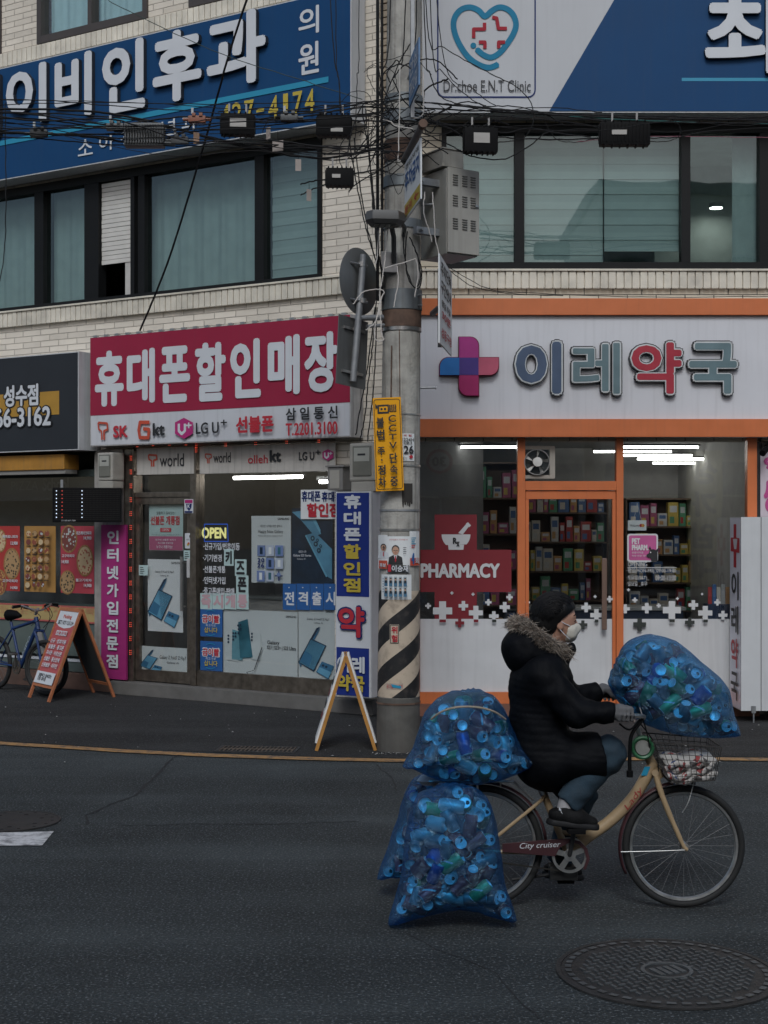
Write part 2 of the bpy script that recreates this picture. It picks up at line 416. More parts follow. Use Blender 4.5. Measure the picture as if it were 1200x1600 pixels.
# ================================================================ ground
def G(px, py, z=0.0):
    Y = F*(CH-z)/(py-CY); return ((px-CX)*Y/F, Y)
def asphalt(name, base, speck, rough=.82):
    m = bpy.data.materials.new(name); m.use_nodes = True
    t = m.node_tree; n = t.nodes; L = t.links; p = n['Principled BSDF']; p.inputs['Roughness'].default_value = rough
    p.inputs['Specular IOR Level'].default_value = .35
    tc = n.new('ShaderNodeTexCoord')
    a = n.new('ShaderNodeTexNoise'); a.inputs['Scale'].default_value = 70; a.inputs['Detail'].default_value = 3
    b = n.new('ShaderNodeTexNoise'); b.inputs['Scale'].default_value = .8; b.inputs['Detail'].default_value = 7; b.inputs['Roughness'].default_value = .6
    v = n.new('ShaderNodeTexVoronoi'); v.inputs['Scale'].default_value = 55
    mp = n.new('ShaderNodeMapping'); mp.inputs['Scale'].default_value = (.18, 1.5, 1)
    s = n.new('ShaderNodeTexNoise'); s.inputs['Scale'].default_value = 1.2; s.inputs['Detail'].default_value = 4
    for q in (a, b, v): L.new(tc.outputs['Object'], q.inputs['Vector'])
    L.new(tc.outputs['Object'], mp.inputs['Vector']); L.new(mp.outputs['Vector'], s.inputs['Vector'])
    r = n.new('ShaderNodeMapRange'); r.inputs['From Min'].default_value = .3; r.inputs['From Max'].default_value = .7
    L.new(b.outputs['Fac'], r.inputs['Value'])
    m1 = n.new('ShaderNodeMix'); m1.data_type = 'RGBA'
    m1.inputs['A'].default_value = (*[x*.60 for x in base], 1); m1.inputs['B'].default_value = (*[x*1.22 for x in base], 1)
    L.new(r.outputs[0], m1.inputs['Factor'])
    r2 = n.new('ShaderNodeMapRange'); r2.inputs['From Min'].default_value = .42; r2.inputs['From Max'].default_value = .62; r2.inputs['To Min'].default_value = .62; r2.inputs['To Max'].default_value = 1.15
    L.new(s.outputs['Fac'], r2.inputs['Value'])
    m2 = n.new('ShaderNodeMix'); m2.data_type = 'RGBA'; m2.blend_type = 'MULTIPLY'; m2.inputs['Factor'].default_value = .85
    L.new(m1.outputs['Result'], m2.inputs['A']); L.new(r2.outputs[0], m2.inputs['B'])
    r3 = n.new('ShaderNodeMapRange'); r3.inputs['From Min'].default_value = .56; r3.inputs['From Max'].default_value = .68
    L.new(a.outputs['Fac'], r3.inputs['Value'])
    m3 = n.new('ShaderNodeMix'); m3.data_type = 'RGBA'; m3.inputs['B'].default_value = (*speck, 1)
    L.new(r3.outputs[0], m3.inputs['Factor']); L.new(m2.outputs['Result'], m3.inputs['A'])
    L.new(m3.outputs['Result'], p.inputs['Base Color'])
    ad = n.new('ShaderNodeMath'); ad.operation = 'SUBTRACT'; L.new(a.outputs['Fac'], ad.inputs[0]); L.new(v.outputs['Distance'], ad.inputs[1])
    bp = n.new('ShaderNodeBump'); bp.inputs['Strength'].default_value = 1.0; bp.inputs['Distance'].default_value = .012
    L.new(ad.outputs[0], bp.inputs['Height']); L.new(bp.outputs[0], p.inputs['Normal'])
    return m
ASPH = asphalt('asphalt', (.037, .044, .046), (.145, .16, .168))
ASPH2 = asphalt('pavement_asphalt', (.029, .0295, .030), (.07, .07, .07), .9)
def sheet(name, pts, z, mat, kind='structure'):
    mb = MB(); mb.add([(x, y, z) for x, y in pts], [list(range(len(pts)))])
    o = mb.build(name, mat)
    if o.data.polygons[0].normal.z < 0: o.data.flip_normals()
    o['kind'] = kind; return o
sheet('road', [(-80, -60), (80, -60), (80, 80), (-80, 80)], 0, ASPH)
edge = [G(*p) for p in [(-500, 1120), (-250, 1138), (0, 1158), (190, 1170), (480, 1182), (620, 1185), (800, 1185), (1060, 1182), (1250, 1184), (1700, 1186)]]
sheet('pavement', edge+[(9, 14.9), (.2, 14.9), (-11, 21.7)], .004, ASPH2)
# worn paint
def paint(name, c, wear=.5):
    m = M(name, c, .7, var=.08)
    m2 = m.node_tree; n = m2.nodes; L = m2.links; p = n['Principled BSDF']
    src = p.inputs['Base Color'].links[0].from_socket
    tc = n.new('ShaderNodeTexCoord'); z = n.new('ShaderNodeTexNoise'); z.inputs['Scale'].default_value = 9; z.inputs['Detail'].default_value = 9; z.inputs['Roughness'].default_value = .75
    L.new(tc.outputs['Object'], z.inputs['Vector'])
    r = n.new('ShaderNodeMapRange'); r.inputs['From Min'].default_value = .46; r.inputs['From Max'].default_value = .62; r.inputs['To Max'].default_value = wear
    L.new(z.outputs['Fac'], r.inputs['Value'])
    mx = n.new('ShaderNodeMix'); mx.data_type = 'RGBA'; mx.inputs['B'].default_value = (.05, .05, .055, 1)
    L.new(r.outputs[0], mx.inputs['Factor']); L.new(src, mx.inputs['A']); L.new(mx.outputs['Result'], p.inputs['Base Color'])
    return m
YPAINT = paint('yellow_road_paint', (.36, .20, .075), .8)
WPAINT = paint('white_road_paint', (.55, .55, .56), .75)
yl = [Vector((*G(px, py+1.5), 0)) for px, py in [(-500, 1122), (-250, 1140), (0, 1161), (100, 1167), (190, 1173), (330, 1180), (480, 1185), (620, 1188), (800, 1188), (930, 1186), (1060, 1185), (1250, 1187), (1700, 1189)]]
mb = MB(); hw = .075
for i in range(len(yl)-1):
    d = (yl[i+1]-yl[i]).normalized(); q = Vector((-d.y, d.x, 0))*hw
    a, b = yl[i], yl[i+1]
    q2 = q
    if i+2 < len(yl): d2 = (yl[i+2]-yl[i+1]).normalized(); q2 = Vector((-(d+d2).y, (d+d2).x, 0)).normalized()*hw
    q1 = q
    if i: d0 = (yl[i]-yl[i-1]).normalized(); q1 = Vector((-(d+d0).y, (d+d0).x, 0)).normalized()*hw
    mb.add([(a-q1)+Vector((0, 0, .009)), (b-q2)+Vector((0, 0, .009)), (b+q2)+Vector((0, 0, .009)), (a+q1)+Vector((0, 0, .009))], [(0, 1, 2, 3)])
o = mb.build('yellow_line', YPAINT); o['kind'] = 'structure'
sheet('white_road_marking', [G(-160, 1306), G(84, 1300), G(66, 1322), G(-160, 1323)], .005, WPAINT)
# crack and repair seams in the asphalt
CRK = M('crack_dark', (.014, .014, .016), .95)
def ribbon(name, pts, wd, z):
    P = []
    for i in range(len(pts)-1):
        a, b = Vector((*G(*pts[i]), z)), Vector((*G(*pts[i+1]), z)); n_ = max(2, int((b-a).length/.06))
        for k in range(n_): P.append(a.lerp(b, k/n_))
    P.append(Vector((*G(*pts[-1]), z)))
    m = MB(); vs = []; rnd = random.Random(3)
    off = 0
    for i, p in enumerate(P):
        d = (P[min(i+1, len(P)-1)]-P[max(i-1, 0)]).normalized(); q = Vector((-d.y, d.x, 0))
        off = off*.8+rnd.uniform(-.012, .012); ww = wd*rnd.uniform(.5, 1.3)
        vs += [p+q*(off-ww/2), p+q*(off+ww/2)]
    m.add(vs, [(2*i, 2*i+2, 2*i+3, 2*i+1) for i in range(len(P)-1)])
    o = m.build(name, CRK)
    o['kind'] = 'structure'
ribbon('road_crack', [(287, 1177), (262, 1190), (238, 1216), (205, 1244), (160, 1262), (132, 1274), (140, 1288)], .022, .003)
ribbon('road_crack', [(190, 1290), (300, 1288), (420, 1289), (560, 1284)], .012, .003)
ribbon('road_crack', [(640, 1460), (700, 1490), (770, 1520), (800, 1560), (850, 1600)], .006, .003)
ribbon('road_crack', [(590, 1195), (610, 1215), (618, 1240)], .012, .003)
# pale grit along the foot of the wall and over the pavement: countless scraps
rnd = random.Random(5); mb = MB()
for i in range(150):
    if i < 95:
        X, Y = rnd.uniform(-6, 4.5), rnd.uniform(11.4, 15.2)
        if X < 0: Y += -X*.45*rnd.random()
    else: X, Y = rnd.uniform(-.1, .6), 12.32+rnd.uniform(-.05, .05)
    s_ = rnd.uniform(.005, .016) if i < 92 else rnd.uniform(.004, .012); a = rnd.uniform(0, 6.28)
    mb.add([(X+s_*math.cos(a+k*1.57)*rnd.uniform(.4, 1.2), Y+s_*math.sin(a+k*1.57), .012+.004*(k % 2)) for k in range(4)], [(0, 1, 2, 3)])
tag(mb.build('litter', M('litter_white', (.5, .5, .48), .8, var=.4, scale=3)), kind='stuff')

# manholes
IRON = M('cast_iron', (.035, .034, .034), .55, metal=.3, var=.35, scale=10, bump=.3, dirt=.3)
IRON2 = M('worn_iron', (.11, .12, .125), .45, metal=.5, var=.3, scale=14)
def manhole(cx, cy, r, label, detailed):
    t = empty('manhole_cover', (cx, cy, 0), R(24), label, 'manhole cover', 'iron manhole covers in the road')
    m = MB(); m.lathe([(r*1.0, .002), (r*1.0, .010), (r*.955, .010), (r*.955, .003)], 72); m.build('frame', IRON, t, True)
    m = MB(); m.lathe([(r*.95, .003), (r*.95, .008), (r*.001, .008)], 72); 
    c = m.build('cover', IRON, t, True)
    k = MB()
    if detailed:
        for i in range(44):
            a = 2*math.pi*i/44; r0, r1 = r*.86, r*.915; da = .045
            k.add([(r0*math.cos(a-da), r0*math.sin(a-da), .0125), (r1*math.cos(a-da), r1*math.sin(a-da), .0125), (r1*math.cos(a+da), r1*math.sin(a+da), .0125), (r0*math.cos(a+da), r0*math.sin(a+da), .0125)], [(0, 1, 2, 3)])
        st = .042; n_ = int(r*.76/st)+1
        for i in range(-n_, n_+1):
            for j in range(-n_, n_+1):
                x, y = i*st, j*st
                if not (r*.25 < math.hypot(x, y) < r*.77): continue
                if (i+j) % 2: k.box(x-.017, x+.017, y-.006, y+.006, .006, .0135)
                else: k.box(x-.006, x+.006, y-.017, y+.017, .006, .0135)
        k.lathe([(r*.235, .006), (r*.235, .015), (r*.20, .015), (r*.20, .006)], 40)
        for q in (-.07, -.02, .03, .08): k.box(q*r*1.5-.012, q*r*1.5+.012, -r*.10, r*.10, .006, .014)
    else:
        for i in range(7):
            a = 2*math.pi*i/7; k.lathe([(.0001, .0092), (.016, .0092)], 10, (r*.62*math.cos(a), r*.62*math.sin(a), 0))
        for i in range(16):
            a = 2*math.pi*i/16; k.lathe([(.0001, .0092), (.012, .0092)], 10, (r*.84*math.cos(a), r*.84*math.sin(a), 0))
    k.build('relief', IRON2 if detailed else M('hole_black', (.008, .008, .008), .9), c)
manhole(*G(1042, 1520), .495, 'large round iron manhole cover with raised zigzag tread in the foreground road', True)
manhole(*G(18, 1284), .325, 'smaller flat manhole cover with round holes beside the white road marking', False)
# drain grate
gx, gy = G(403, 1172)
t = empty('drain_grate', (gx, gy, 0), R(-6), 'rusty iron drain grate set in the pavement beside the yellow line', 'drain grate')
m = MB(); m.box(-.36, .36, -.16, -.135, .005, .012); m.box(-.36, .36, .135, .16, .005, .012); m.box(-.36, -.335, -.135, .135, .005, .012); m.box(.335, .36, -.135, .135, .005, .012); m.build('frame', IRON, t)
m = MB()
for i in range(18): x = -.32+i*.0375; m.box(x-.006, x+.006, -.13, .13, .005, .013)
m.box(-.33, .33, -.008, .008, .0051, .0135); m.build('grille', M('grate_rust', (.09, .07, .055), .8, var=.4, scale=20), t)

# ================================================================ the corner building
bld = empty('corner_building', (CO[0], CO[1], 0), 0, 'three storey pale brick corner building with dark framed upstairs windows over two shopfronts', 'building')
def bpart(name, mb, mat=None, side='R', parent=None, smooth=False, label=None):
    o = mb.build(name, mat, parent or bld, smooth, label)
    if parent is None and side == 'L': o.rotation_euler = (0, 0, -TH)
    return o
BRL = brick_mat('pale_split_brick', (.77, .70, .60), (.50, .45, .38), grime=.28)
BRR = brick_mat('cream_brick', (.66, .58, .45), (.14, .125, .105), grime=.4)
# z levels
Z1, Z2a, Z2b, Z3 = 4.44, 4.62, 6.16, 7.88
SILL = -.02
Lx = lambda px: LF.u(px)
Rx = lambda px: RF.u(px)
wl0, wl1 = Lx(-120), Lx(504)          # left upstairs window band
w3a, w3b = Lx(60), Lx(232)
mb = MB()
mb.box(-13, 0, 0, .25, 2.88, Z2a)                                # band over the shops
mb.box(-13, wl0, 0, .25, Z2a, Z2b); mb.box(wl1, 0, 0, .25, Z2a, Z2b)
mb.box(-13, 0, 0, .25, Z2b, Z3)
mb.box(-13, Lx(-170), 0, .25, Z3, 9.4); mb.box(Lx(3), w3a, 0, .25, Z3, 9.4); mb.box(w3b, Lx(297), 0, .25, Z3, 9.4); mb.box(Lx(420), 0, 0, .25, Z3, 9.4)
mb.box(-13, 0, 0, .25, 9.4, 14)
bpart('wall', mb, BRL, 'L', label='pale split brick wall on the phone shop side')
wr0, wr1 = Rx(690), Rx(1300)
mb = MB()
mb.box(.0, 9, 0, .25, 2.86, Z2a); mb.box(0, wr0, 0, .25, Z2a, Z2b); mb.box(wr1, 9, 0, .25, Z2a, Z2b); mb.box(0, 9, 0, .25, Z2b, 14)
mb.box(Rx(1205), 9, 0, .25, 0, 2.86)
mb.box(0, Rx(652), 0.0, .25, 0, 2.86)
bpart('wall', mb, BRR, 'R', label='cream brick wall on the pharmacy side')
# old rough bricks at the corner itself
mb = MB(); rnd = random.Random(2)
z = 4.66
while z < 9.3:
    h = .073; mb.box(-.19+rnd.uniform(-.01, .01), .02+rnd.uniform(-.01, .01), -.014-rnd.uniform(0, .02), .02, z, z+h-.012, .006); z += h
cbk = bpart('corner_brick', mb, M('corner_brick', (.33, .27, .20), .85, var=.35, scale=9, bump=.6, bscale=30, dirt=.7), 'L')
# unseen roof and back walls, added to stop light from behind the building
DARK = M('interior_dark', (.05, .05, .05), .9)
mb = MB()
c_, s_ = math.cos(TH), math.sin(TH)
foot = [(0, .3), (9, .3), (9, 14), (-12, 14), (-13*c_, 13*s_+.3)]
vs = [(x, y, 13.8) for x, y in foot]+[(x, y, 14.0) for x, y in foot]; n = len(foot)
mb.add(vs, [list(range(n)), list(range(2*n-1, n-1, -1))]+[[(i+1) % n, i, i+n, (i+1) % n+n] for i in range(n)])
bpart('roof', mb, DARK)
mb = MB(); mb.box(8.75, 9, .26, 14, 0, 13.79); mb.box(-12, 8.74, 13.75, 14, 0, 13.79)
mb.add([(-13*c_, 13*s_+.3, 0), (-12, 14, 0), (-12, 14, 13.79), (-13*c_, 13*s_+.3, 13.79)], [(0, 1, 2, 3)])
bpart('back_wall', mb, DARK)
# soldier courses (ledges under the upstairs windows)
def soldier(x0, x1, side, step=.082):
    mb = MB(); rnd = random.Random(1); x = x0
    mb.box(x0, x1, -.028, -.001, Z1+.012, Z2a-.012)
    while x < x1-.02:
        e = rnd.uniform(-.003, .003)
        mb.box(x+.005, min(x+step-.005, x1), -.052+e, -.02, Z1, Z2a-.002, .007); x += step
    mb.box(x0, x1, -.07, -.001, Z2a, Z2a+.02)
    bpart('sill_course', mb, M('sill_tile', (.68, .63, .53), .6, var=.14, scale=5, bump=.3, dirt=.35), side)
soldier(-13, -.02, 'L'); soldier(.06, 9, 'R')
mb = MB()
x = -13
while x < -.3:
    mb.box(x+.005, x+.077, -.05, -.001, Z3-.19, Z3-.02, .007); x += .082
bpart('sill_course', mb, MATS['sill_tile'], 'L')

# ---- upstairs windows
GLASS_G = glass_mat('green_glass', (.76, .83, .82), 2.5, gcol=(.9, 1, .97), wob=.12)
GLASS_C = glass_mat('clear_glass', (.95, .96, .96), 2.2, wob=.06)
GLASS_S = glass_mat('shop_glass', (.90, .92, .92), 2.4, wob=.06)
BLIND = M('blind_cloth', (.44, .48, .48), .9, var=.05)
BLIND2 = M('blind_band', (.50, .54, .54), .9, var=.05)
CURT = M('curtain_cloth', (.44, .48, .48), .9, var=.08)
def zebra(x0, x1, z0, z1, y, parent, pitch=.16):
    m = MB(); z = z1; i = 0
    while z > z0+.01:
        zz = max(z0, z-pitch/2); m.m(BLIND2 if i % 2 else BLIND).box(x0, x1, y-(.006 if i % 2 else 0), y+.006, zz+.001, z); z = zz; i += 1
    m.build('blind', None, parent)
def curtain(x0, x1, z0, z1, y, parent, mat=None):
    m = MB(); n = max(6, int((x1-x0)/.02)); rnd = random.Random(int(x0*100)); ph = rnd.random()*6
    vs = []
    for i in range(n+1):
        x = x0+(x1-x0)*i/n
        d = .014*math.sin(x*21+ph)+.008*math.sin(x*53+ph*2)
        vs += [(x, y+d, z0), (x, y+d*.7, z1)]
    m.add(vs, [(2*i, 2*i+2, 2*i+3, 2*i+1) for i in range(n)]); m.build('curtain', mat or CURT, parent, True)
def window(side, fr, spans, z0, z1, posts, fw=.07, covers=()):
    """spans: px of pane edges; posts: dark uprights (px0, px1)"""
    U = lambda px: fr.u(px)
    x0, x1 = U(spans[0]), U(spans[-1])
    mb = MB()
    mb.box(x0, x1, -.03, .12, z1-.10, z1); mb.box(x0, x1, -.03, .12, z0+.001, z0+.075)
    mb.box(x0, x0+.05, -.03, .12, z0+.076, z1-.101); mb.box(x1-.05, x1, -.03, .12, z0+.076, z1-.101)
    for a, b in posts: mb.box(U(a), U(b), -.025, .11, z0+.077, z1-.102)
    f = bpart('window', mb, DKFRAME, side)
    return f
# right-hand band
fR = window('R', RF, (690, 1300), Z2a+.02, Z2b, [(804, 819), (1064, 1078), (1186, 1200)])
for a, b in ((692, 804), (819, 1064), (1078, 1186), (1200, 1298)):
    m = MB(); m.box(RF.u(a), RF.u(b), .04, .046, Z2a+.096, Z2b-.104); m.build('pane', GLASS_G, fR)
zebra(Rx(695), Rx(806), 4.75, 6.1, .16, fR)
zebra(Rx(817), Rx(946), 4.72, 6.1, .16, fR); zebra(Rx(947), Rx(1066), 4.86, 6.1, .163, fR)  # drawn extra low: their lower part stands in for a grey street reflection
curtain(Rx(1150), Rx(1192), 4.7, 6.1, .18, fR)
m = MB(); m.box(Rx(945.5), Rx(947), .13, .2, 4.7, 6.1); m.build('mullion', DKFRAME, fR)
# left-hand band
fL = window('L', LF, (-120, 504), Z2a-.01, Z2b, [(56, 70), (134, 156), (206, 212), (218, 228), (400, 414)])
for a, b in ((-118, 56), (70, 134), (212, 218), (228, 400), (414, 496)):
    m = MB(); m.box(LF.u(a), LF.u(b), .04, .046, Z2a+.07, Z2b-.104); m.build('pane', GLASS_G, fL)
curtain(Lx(-118), Lx(58), 4.7, 6.1, .2, fL); curtain(Lx(66), Lx(136), 4.7, 6.1, .2, fL)
curtain(Lx(210), Lx(402), 4.7, 6.1, .2, fL); zebra(Lx(412), Lx(500), 4.7, 6.1, .17, fL)
m = MB(); z = 6.05
while z > 5.12: m.box(Lx(157), Lx(205), .02+.004*(int(z*50) % 2), .035, z-.052, z-.003, .003); z -= .054
m.build('roller_shutter', M('shutter_white', (.62, .60, .56), .5, var=.06), fL)
m = MB(); m.box(Lx(193), Lx(205), .03, .10, 4.69, 5.1); m.build('mullion', M('jamb_white', (.55, .53, .5), .5), fL)
# third storey windows
for a, b, md in ((-170, 3, -60), (60, 232, 142), (297, 420, 360)):
    mb = MB(); U = Lx
    mb.box(U(a), U(b), -.03, .12, Z3, Z3+.09); mb.box(U(a), U(b), -.03, .12, 9.3, 9.4); mb.box(U(a), U(a)+.07, -.03, .12, Z3+.091, 9.299); mb.box(U(b)-.07, U(b), -.03, .12, Z3+.091, 9.299)
    mb.box(U(md)-.03, U(md)+.03, -.025, .11, Z3+.092, 9.298)
    f = bpart('window', mb, M('brown_frame', (.060, .050, .046), .5), 'L')
    for p, q in ((U(a)+.07, U(md)-.03), (U(md)+.03, U(b)-.07)):
        m = MB(); m.box(p, q, .04, .046, Z3+.092, 9.298); m.build('pane', GLASS_C, f)
    curtain(U(a)+.06, U(b)-.06, Z3+.05, 9.35, .16, f, M('curtain_cyan', (.35, .55, .58), .9, var=.06))
# rooms behind the upstairs glass
mb = MB()
def room(mb, x0, x1, y0, y1, z0, z1):
    mb.box(x0, x1, y1, y1+.05, z0, z1); mb.box(x0, x1, y0, y1-.001, z0-.05, z0-.001); mb.box(x0, x1, y0, y1-.001, z1+.001, z1+.05)
    mb.box(x0-.05, x0-.001, y0, y1, z0, z1); mb.box(x1+.001, x1+.05, y0, y1, z0, z1)
room(mb, .45, 8.7, .26, 3.6, 4.5, 6.3)
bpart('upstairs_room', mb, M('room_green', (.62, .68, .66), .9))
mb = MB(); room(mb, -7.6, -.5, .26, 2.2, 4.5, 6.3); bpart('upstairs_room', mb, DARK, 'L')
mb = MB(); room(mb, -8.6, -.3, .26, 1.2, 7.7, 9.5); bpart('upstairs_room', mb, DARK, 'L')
mb = MB(); mb.box(Rx(1060)+.2, Rx(1260), 2.35, 2.42, 4.5, 6.3); bpart('upstairs_room', mb, MATS['room_green'])  # pale partition added close to the lamp to brighten the right pane
def downlight(fr, px, py, back, label):
    p = at(px, py, fr.o[1]+back)
    t = empty('ceiling_lamp', p, 0, label, 'lamp', None)
    m = MB(); m.lathe([(.075, .0), (.085, .02), (.085, .05), (.0, .05)], 20); m.build('housing', WHITE, t)
    m = MB(); m.lathe([(.074, -.002), (.0001, -.006)], 20); m.build('bulb', M('lamp_glow', (1, .97, .9), emit=30), t)
downlight(RF, 1119, 325, 2.0, 'small lit ceiling lamp seen through the rightmost upstairs window')
# ---- pharmacy shopfront (right-hand side)
BASE = M('red_brown_plinth', (.20, .085, .055), .7, var=.2, dirt=.4)
WPANEL = M('white_film_panel', (.60, .60, .605), .45, var=.05, scale=3, streak=.10, dirt=.06, spec=.3)
rz = lambda py: RF.z(0, py)
zt = rz(683)
post = [(644, 656), (808, 820), (962, 973), (1166, 1181)]
mb = MB()
for a, b in post: mb.box(Rx(a), Rx(b), -.05, .07, .131, zt, .006)
mb.box(Rx(644), Rx(1181), -.045, .065, zt+.001, zt+.06)
mb.box(Rx(656)+.001, Rx(808)-.001, -.045, .06, .132, rz(1081)); mb.box(Rx(973)+.001, Rx(1166)-.001, -.045, .06, .132, rz(1081))
mb.box(Rx(820)+.001, Rx(962)-.001, -.048, .06, rz(766), rz(752))
sf = bpart('shopfront_frame', mb, ORANGE)
mb = MB(); mb.box(Rx(640), Rx(1184), -.07, .2, .004, .13)
bpart('plinth', mb, BASE)
def pane(x0, x1, z0, z1, y, parent, mat=GLASS_S):
    m = MB(); m.box(x0, x1, y, y+.006, z0, z1); return m.build('pane', mat, parent)
pane(Rx(656), Rx(808), rz(1081), zt, 0, sf); pane(Rx(973), Rx(1166), rz(1081), zt, 0, sf); pane(Rx(820), Rx(962), rz(752), zt, 0, sf)
m = MB(); m.box(Rx(656)+.002, Rx(808)-.002, -.012, -.004, rz(1081)+.002, rz(967)); m.build('white_film', WPANEL, sf); m = MB(); m.box(Rx(973)+.002, Rx(1166)-.002, -.012, -.004, rz(1081)+.002, rz(967))
m.build('white_film', WPANEL, sf)
# door
mb = MB(); a, b = Rx(820)+.004, Rx(962)-.004
mb.box(a, b, -.03, .03, rz(780), rz(767), .004); mb.box(a, b, -.03, .03, .133, rz(1081), .004)
mb.box(a, a+.035, -.03, .03, rz(1081)+.001, rz(780)-.001); mb.box(b-.035, b, -.03, .03, rz(1081)+.001, rz(780)-.001)
dr = bpart('door', mb, ORANGE)
pane(a+.036, b-.036, rz(1081), rz(780), 0, dr)
m = MB(); m.box(a+.037, b-.037, -.012, -.004, rz(1081)+.002, rz(967)); m.build('white_film', WPANEL, dr)
m = MB(); hx = Rx(942); m.box(hx-.026, hx+.026, -.11, -.075, rz(983), rz(872), .01)
for q in (890, 965): m.box(hx-.012, hx+.012, -.08, -.005, rz(q)-.012, rz(q)+.012)
m.build('handle', M('handle_wood', (.16, .10, .075), .45), dr)
# pharmacy interior
mb = MB(); x0, x1 = Rx(640), Rx(1190)
mb.box(x0, x1, 4.2, 4.3, 0, 3.2); mb.box(x0-.1, x0-.001, .08, 4.2, 0, 3.2); mb.box(x1+.001, x1+.1, .08, 4.2, 0, 3.2)
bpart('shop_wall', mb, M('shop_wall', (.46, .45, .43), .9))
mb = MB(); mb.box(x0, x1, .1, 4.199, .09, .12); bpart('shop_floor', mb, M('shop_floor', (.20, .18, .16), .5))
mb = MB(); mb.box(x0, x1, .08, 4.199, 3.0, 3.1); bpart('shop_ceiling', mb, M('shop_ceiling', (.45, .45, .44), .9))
WOOD = M('shelf_wood', (.13, .085, .06), .6)
def shelf_unit(x0, x1, y, z0, z1, n, label):
    t = empty('shelf_unit', (CO[0]+(x0+x1)/2, CO[1]+y, .12), 0, label, 'shelf')
    w_ = (x1-x0)/2; h = z1
    m = MB(); m.box(-w_, w_, .30, .32, 0, h); m.build('back_panel', WOOD, t)
    for q in (-w_-.0105, w_+.0105): m = MB(); m.box(q-.0095, q+.0095, 0, .30, 0, h); m.build('side_panel', WOOD, t)
    for i in range(n+1):
        z = z0+(h-z0)*i/n; m = MB(); m.box(-w_, w_, 0, .299, z-.02, z); m.build('shelf', WOOD, t)
    return t, w_, z0, h, n
bx_cols = [(.42, .05, .05), (.55, .55, .55), (.60, .45, .10), (.08, .16, .35), (.55, .30, .12), (.10, .32, .18), (.60, .55, .48), (.40, .10, .20)]
bx_mats = [M('carton_%s' % s, c, .5) for s, c in zip(('red', 'white', 'yellow', 'blue', 'orange', 'green', 'cream', 'plum'), bx_cols)]
cname = ('red', 'white', 'yellow', 'blue', 'orange', 'green', 'cream', 'plum')
bx_mesh = []
for i, mt in enumerate(bx_mats):
    m = MB(); m.m(mt).box(-.5, .5, 0, 1, 0, 1, .03); m.m(WHITE if i != 1 and i != 6 else bx_mats[3]).flat([(-.35, .58), (.35, .58), (.35, .85), (-.35, .85)], -.004)
    m.m(bx_mats[(i+3) % 8]).flat([(-.35, .12), (.1, .12), (.1, .4), (-.35, .4)], -.004)
    o = m.build('medicine_box'); bx_mesh.append(o.data); bpy.data.objects.remove(o)
rnd = random.Random(11)
def fill(u, where):
    t, w_, z0, h, n = u; L0 = t.location
    for i in range(n):
        z = z0+(h-z0)*i/n; x = -w_+.03
        while x < w_-.1:
            bw, bh = rnd.uniform(.06, .15), rnd.uniform(.12, (h-z0)/n-.05)
            if rnd.random() < .95:
                k = rnd.randrange(8)
                o = bpy.data.objects.new('medicine_box', bx_mesh[k]); col.objects.link(o)
                o.location = L0+Vector((x+bw/2, .03+rnd.uniform(0, .03), z+.001)); o.scale = (bw*.94, .14, bh)
                tag(o, '%s medicine carton in a row on the %s' % (cname[k], where), 'carton', '%s cartons on the %s' % (cname[k], where))
            x += bw+rnd.uniform(0, .012)
fill(shelf_unit(.25, 1.5, 1.9, .5, 2.6, 5, 'dark wooden medicine shelf behind the red cross window'), 'shelf behind the red cross window')
fill(shelf_unit(1.6, 2.75, 3.6, .5, 2.4, 5, 'dark wooden medicine shelf seen through the pharmacy door'), 'shelf seen through the pharmacy door')
fill(shelf_unit(2.98, 4.5, 3.4, .4, 2.2, 5, 'wide wooden shelf seen through the right pharmacy window'), 'wide shelf at right in the pharmacy')
t = empty('shop_counter', (CO[0]+2.2, CO[1]+2.0, .12), 0, 'navy front pharmacy counter with pale top behind the glass door', 'counter')
m = MB(); m.box(-.9, 1.2, 0, .5, 0, .85); m.build('body', M('navy_laminate', (.03, .045, .09), .5), t)
m = MB(); m.box(-.93, 1.23, -.03, .53, .851, .89, .006); m.build('top', M('counter_top', (.42, .42, .42), .4), t)
t = empty('leaflet_rack', (CO[0]+Rx(1137), CO[1]+.35, .12), 0, 'navy leaflet rack with upright brochures inside the right pharmacy window', 'rack')
m = MB(); m.box(-.13, .13, 0, .2, 0, 1.02); m.build('stand', MATS['navy_laminate'], t)
m = MB()
for i in range(5): m.m(bx_mats[(i*3) % 8]).box(-.115+i*.047, -.075+i*.047, .04, .06, 1.021, 1.2+.03*(i % 2))
m.build('brochure', None, t)
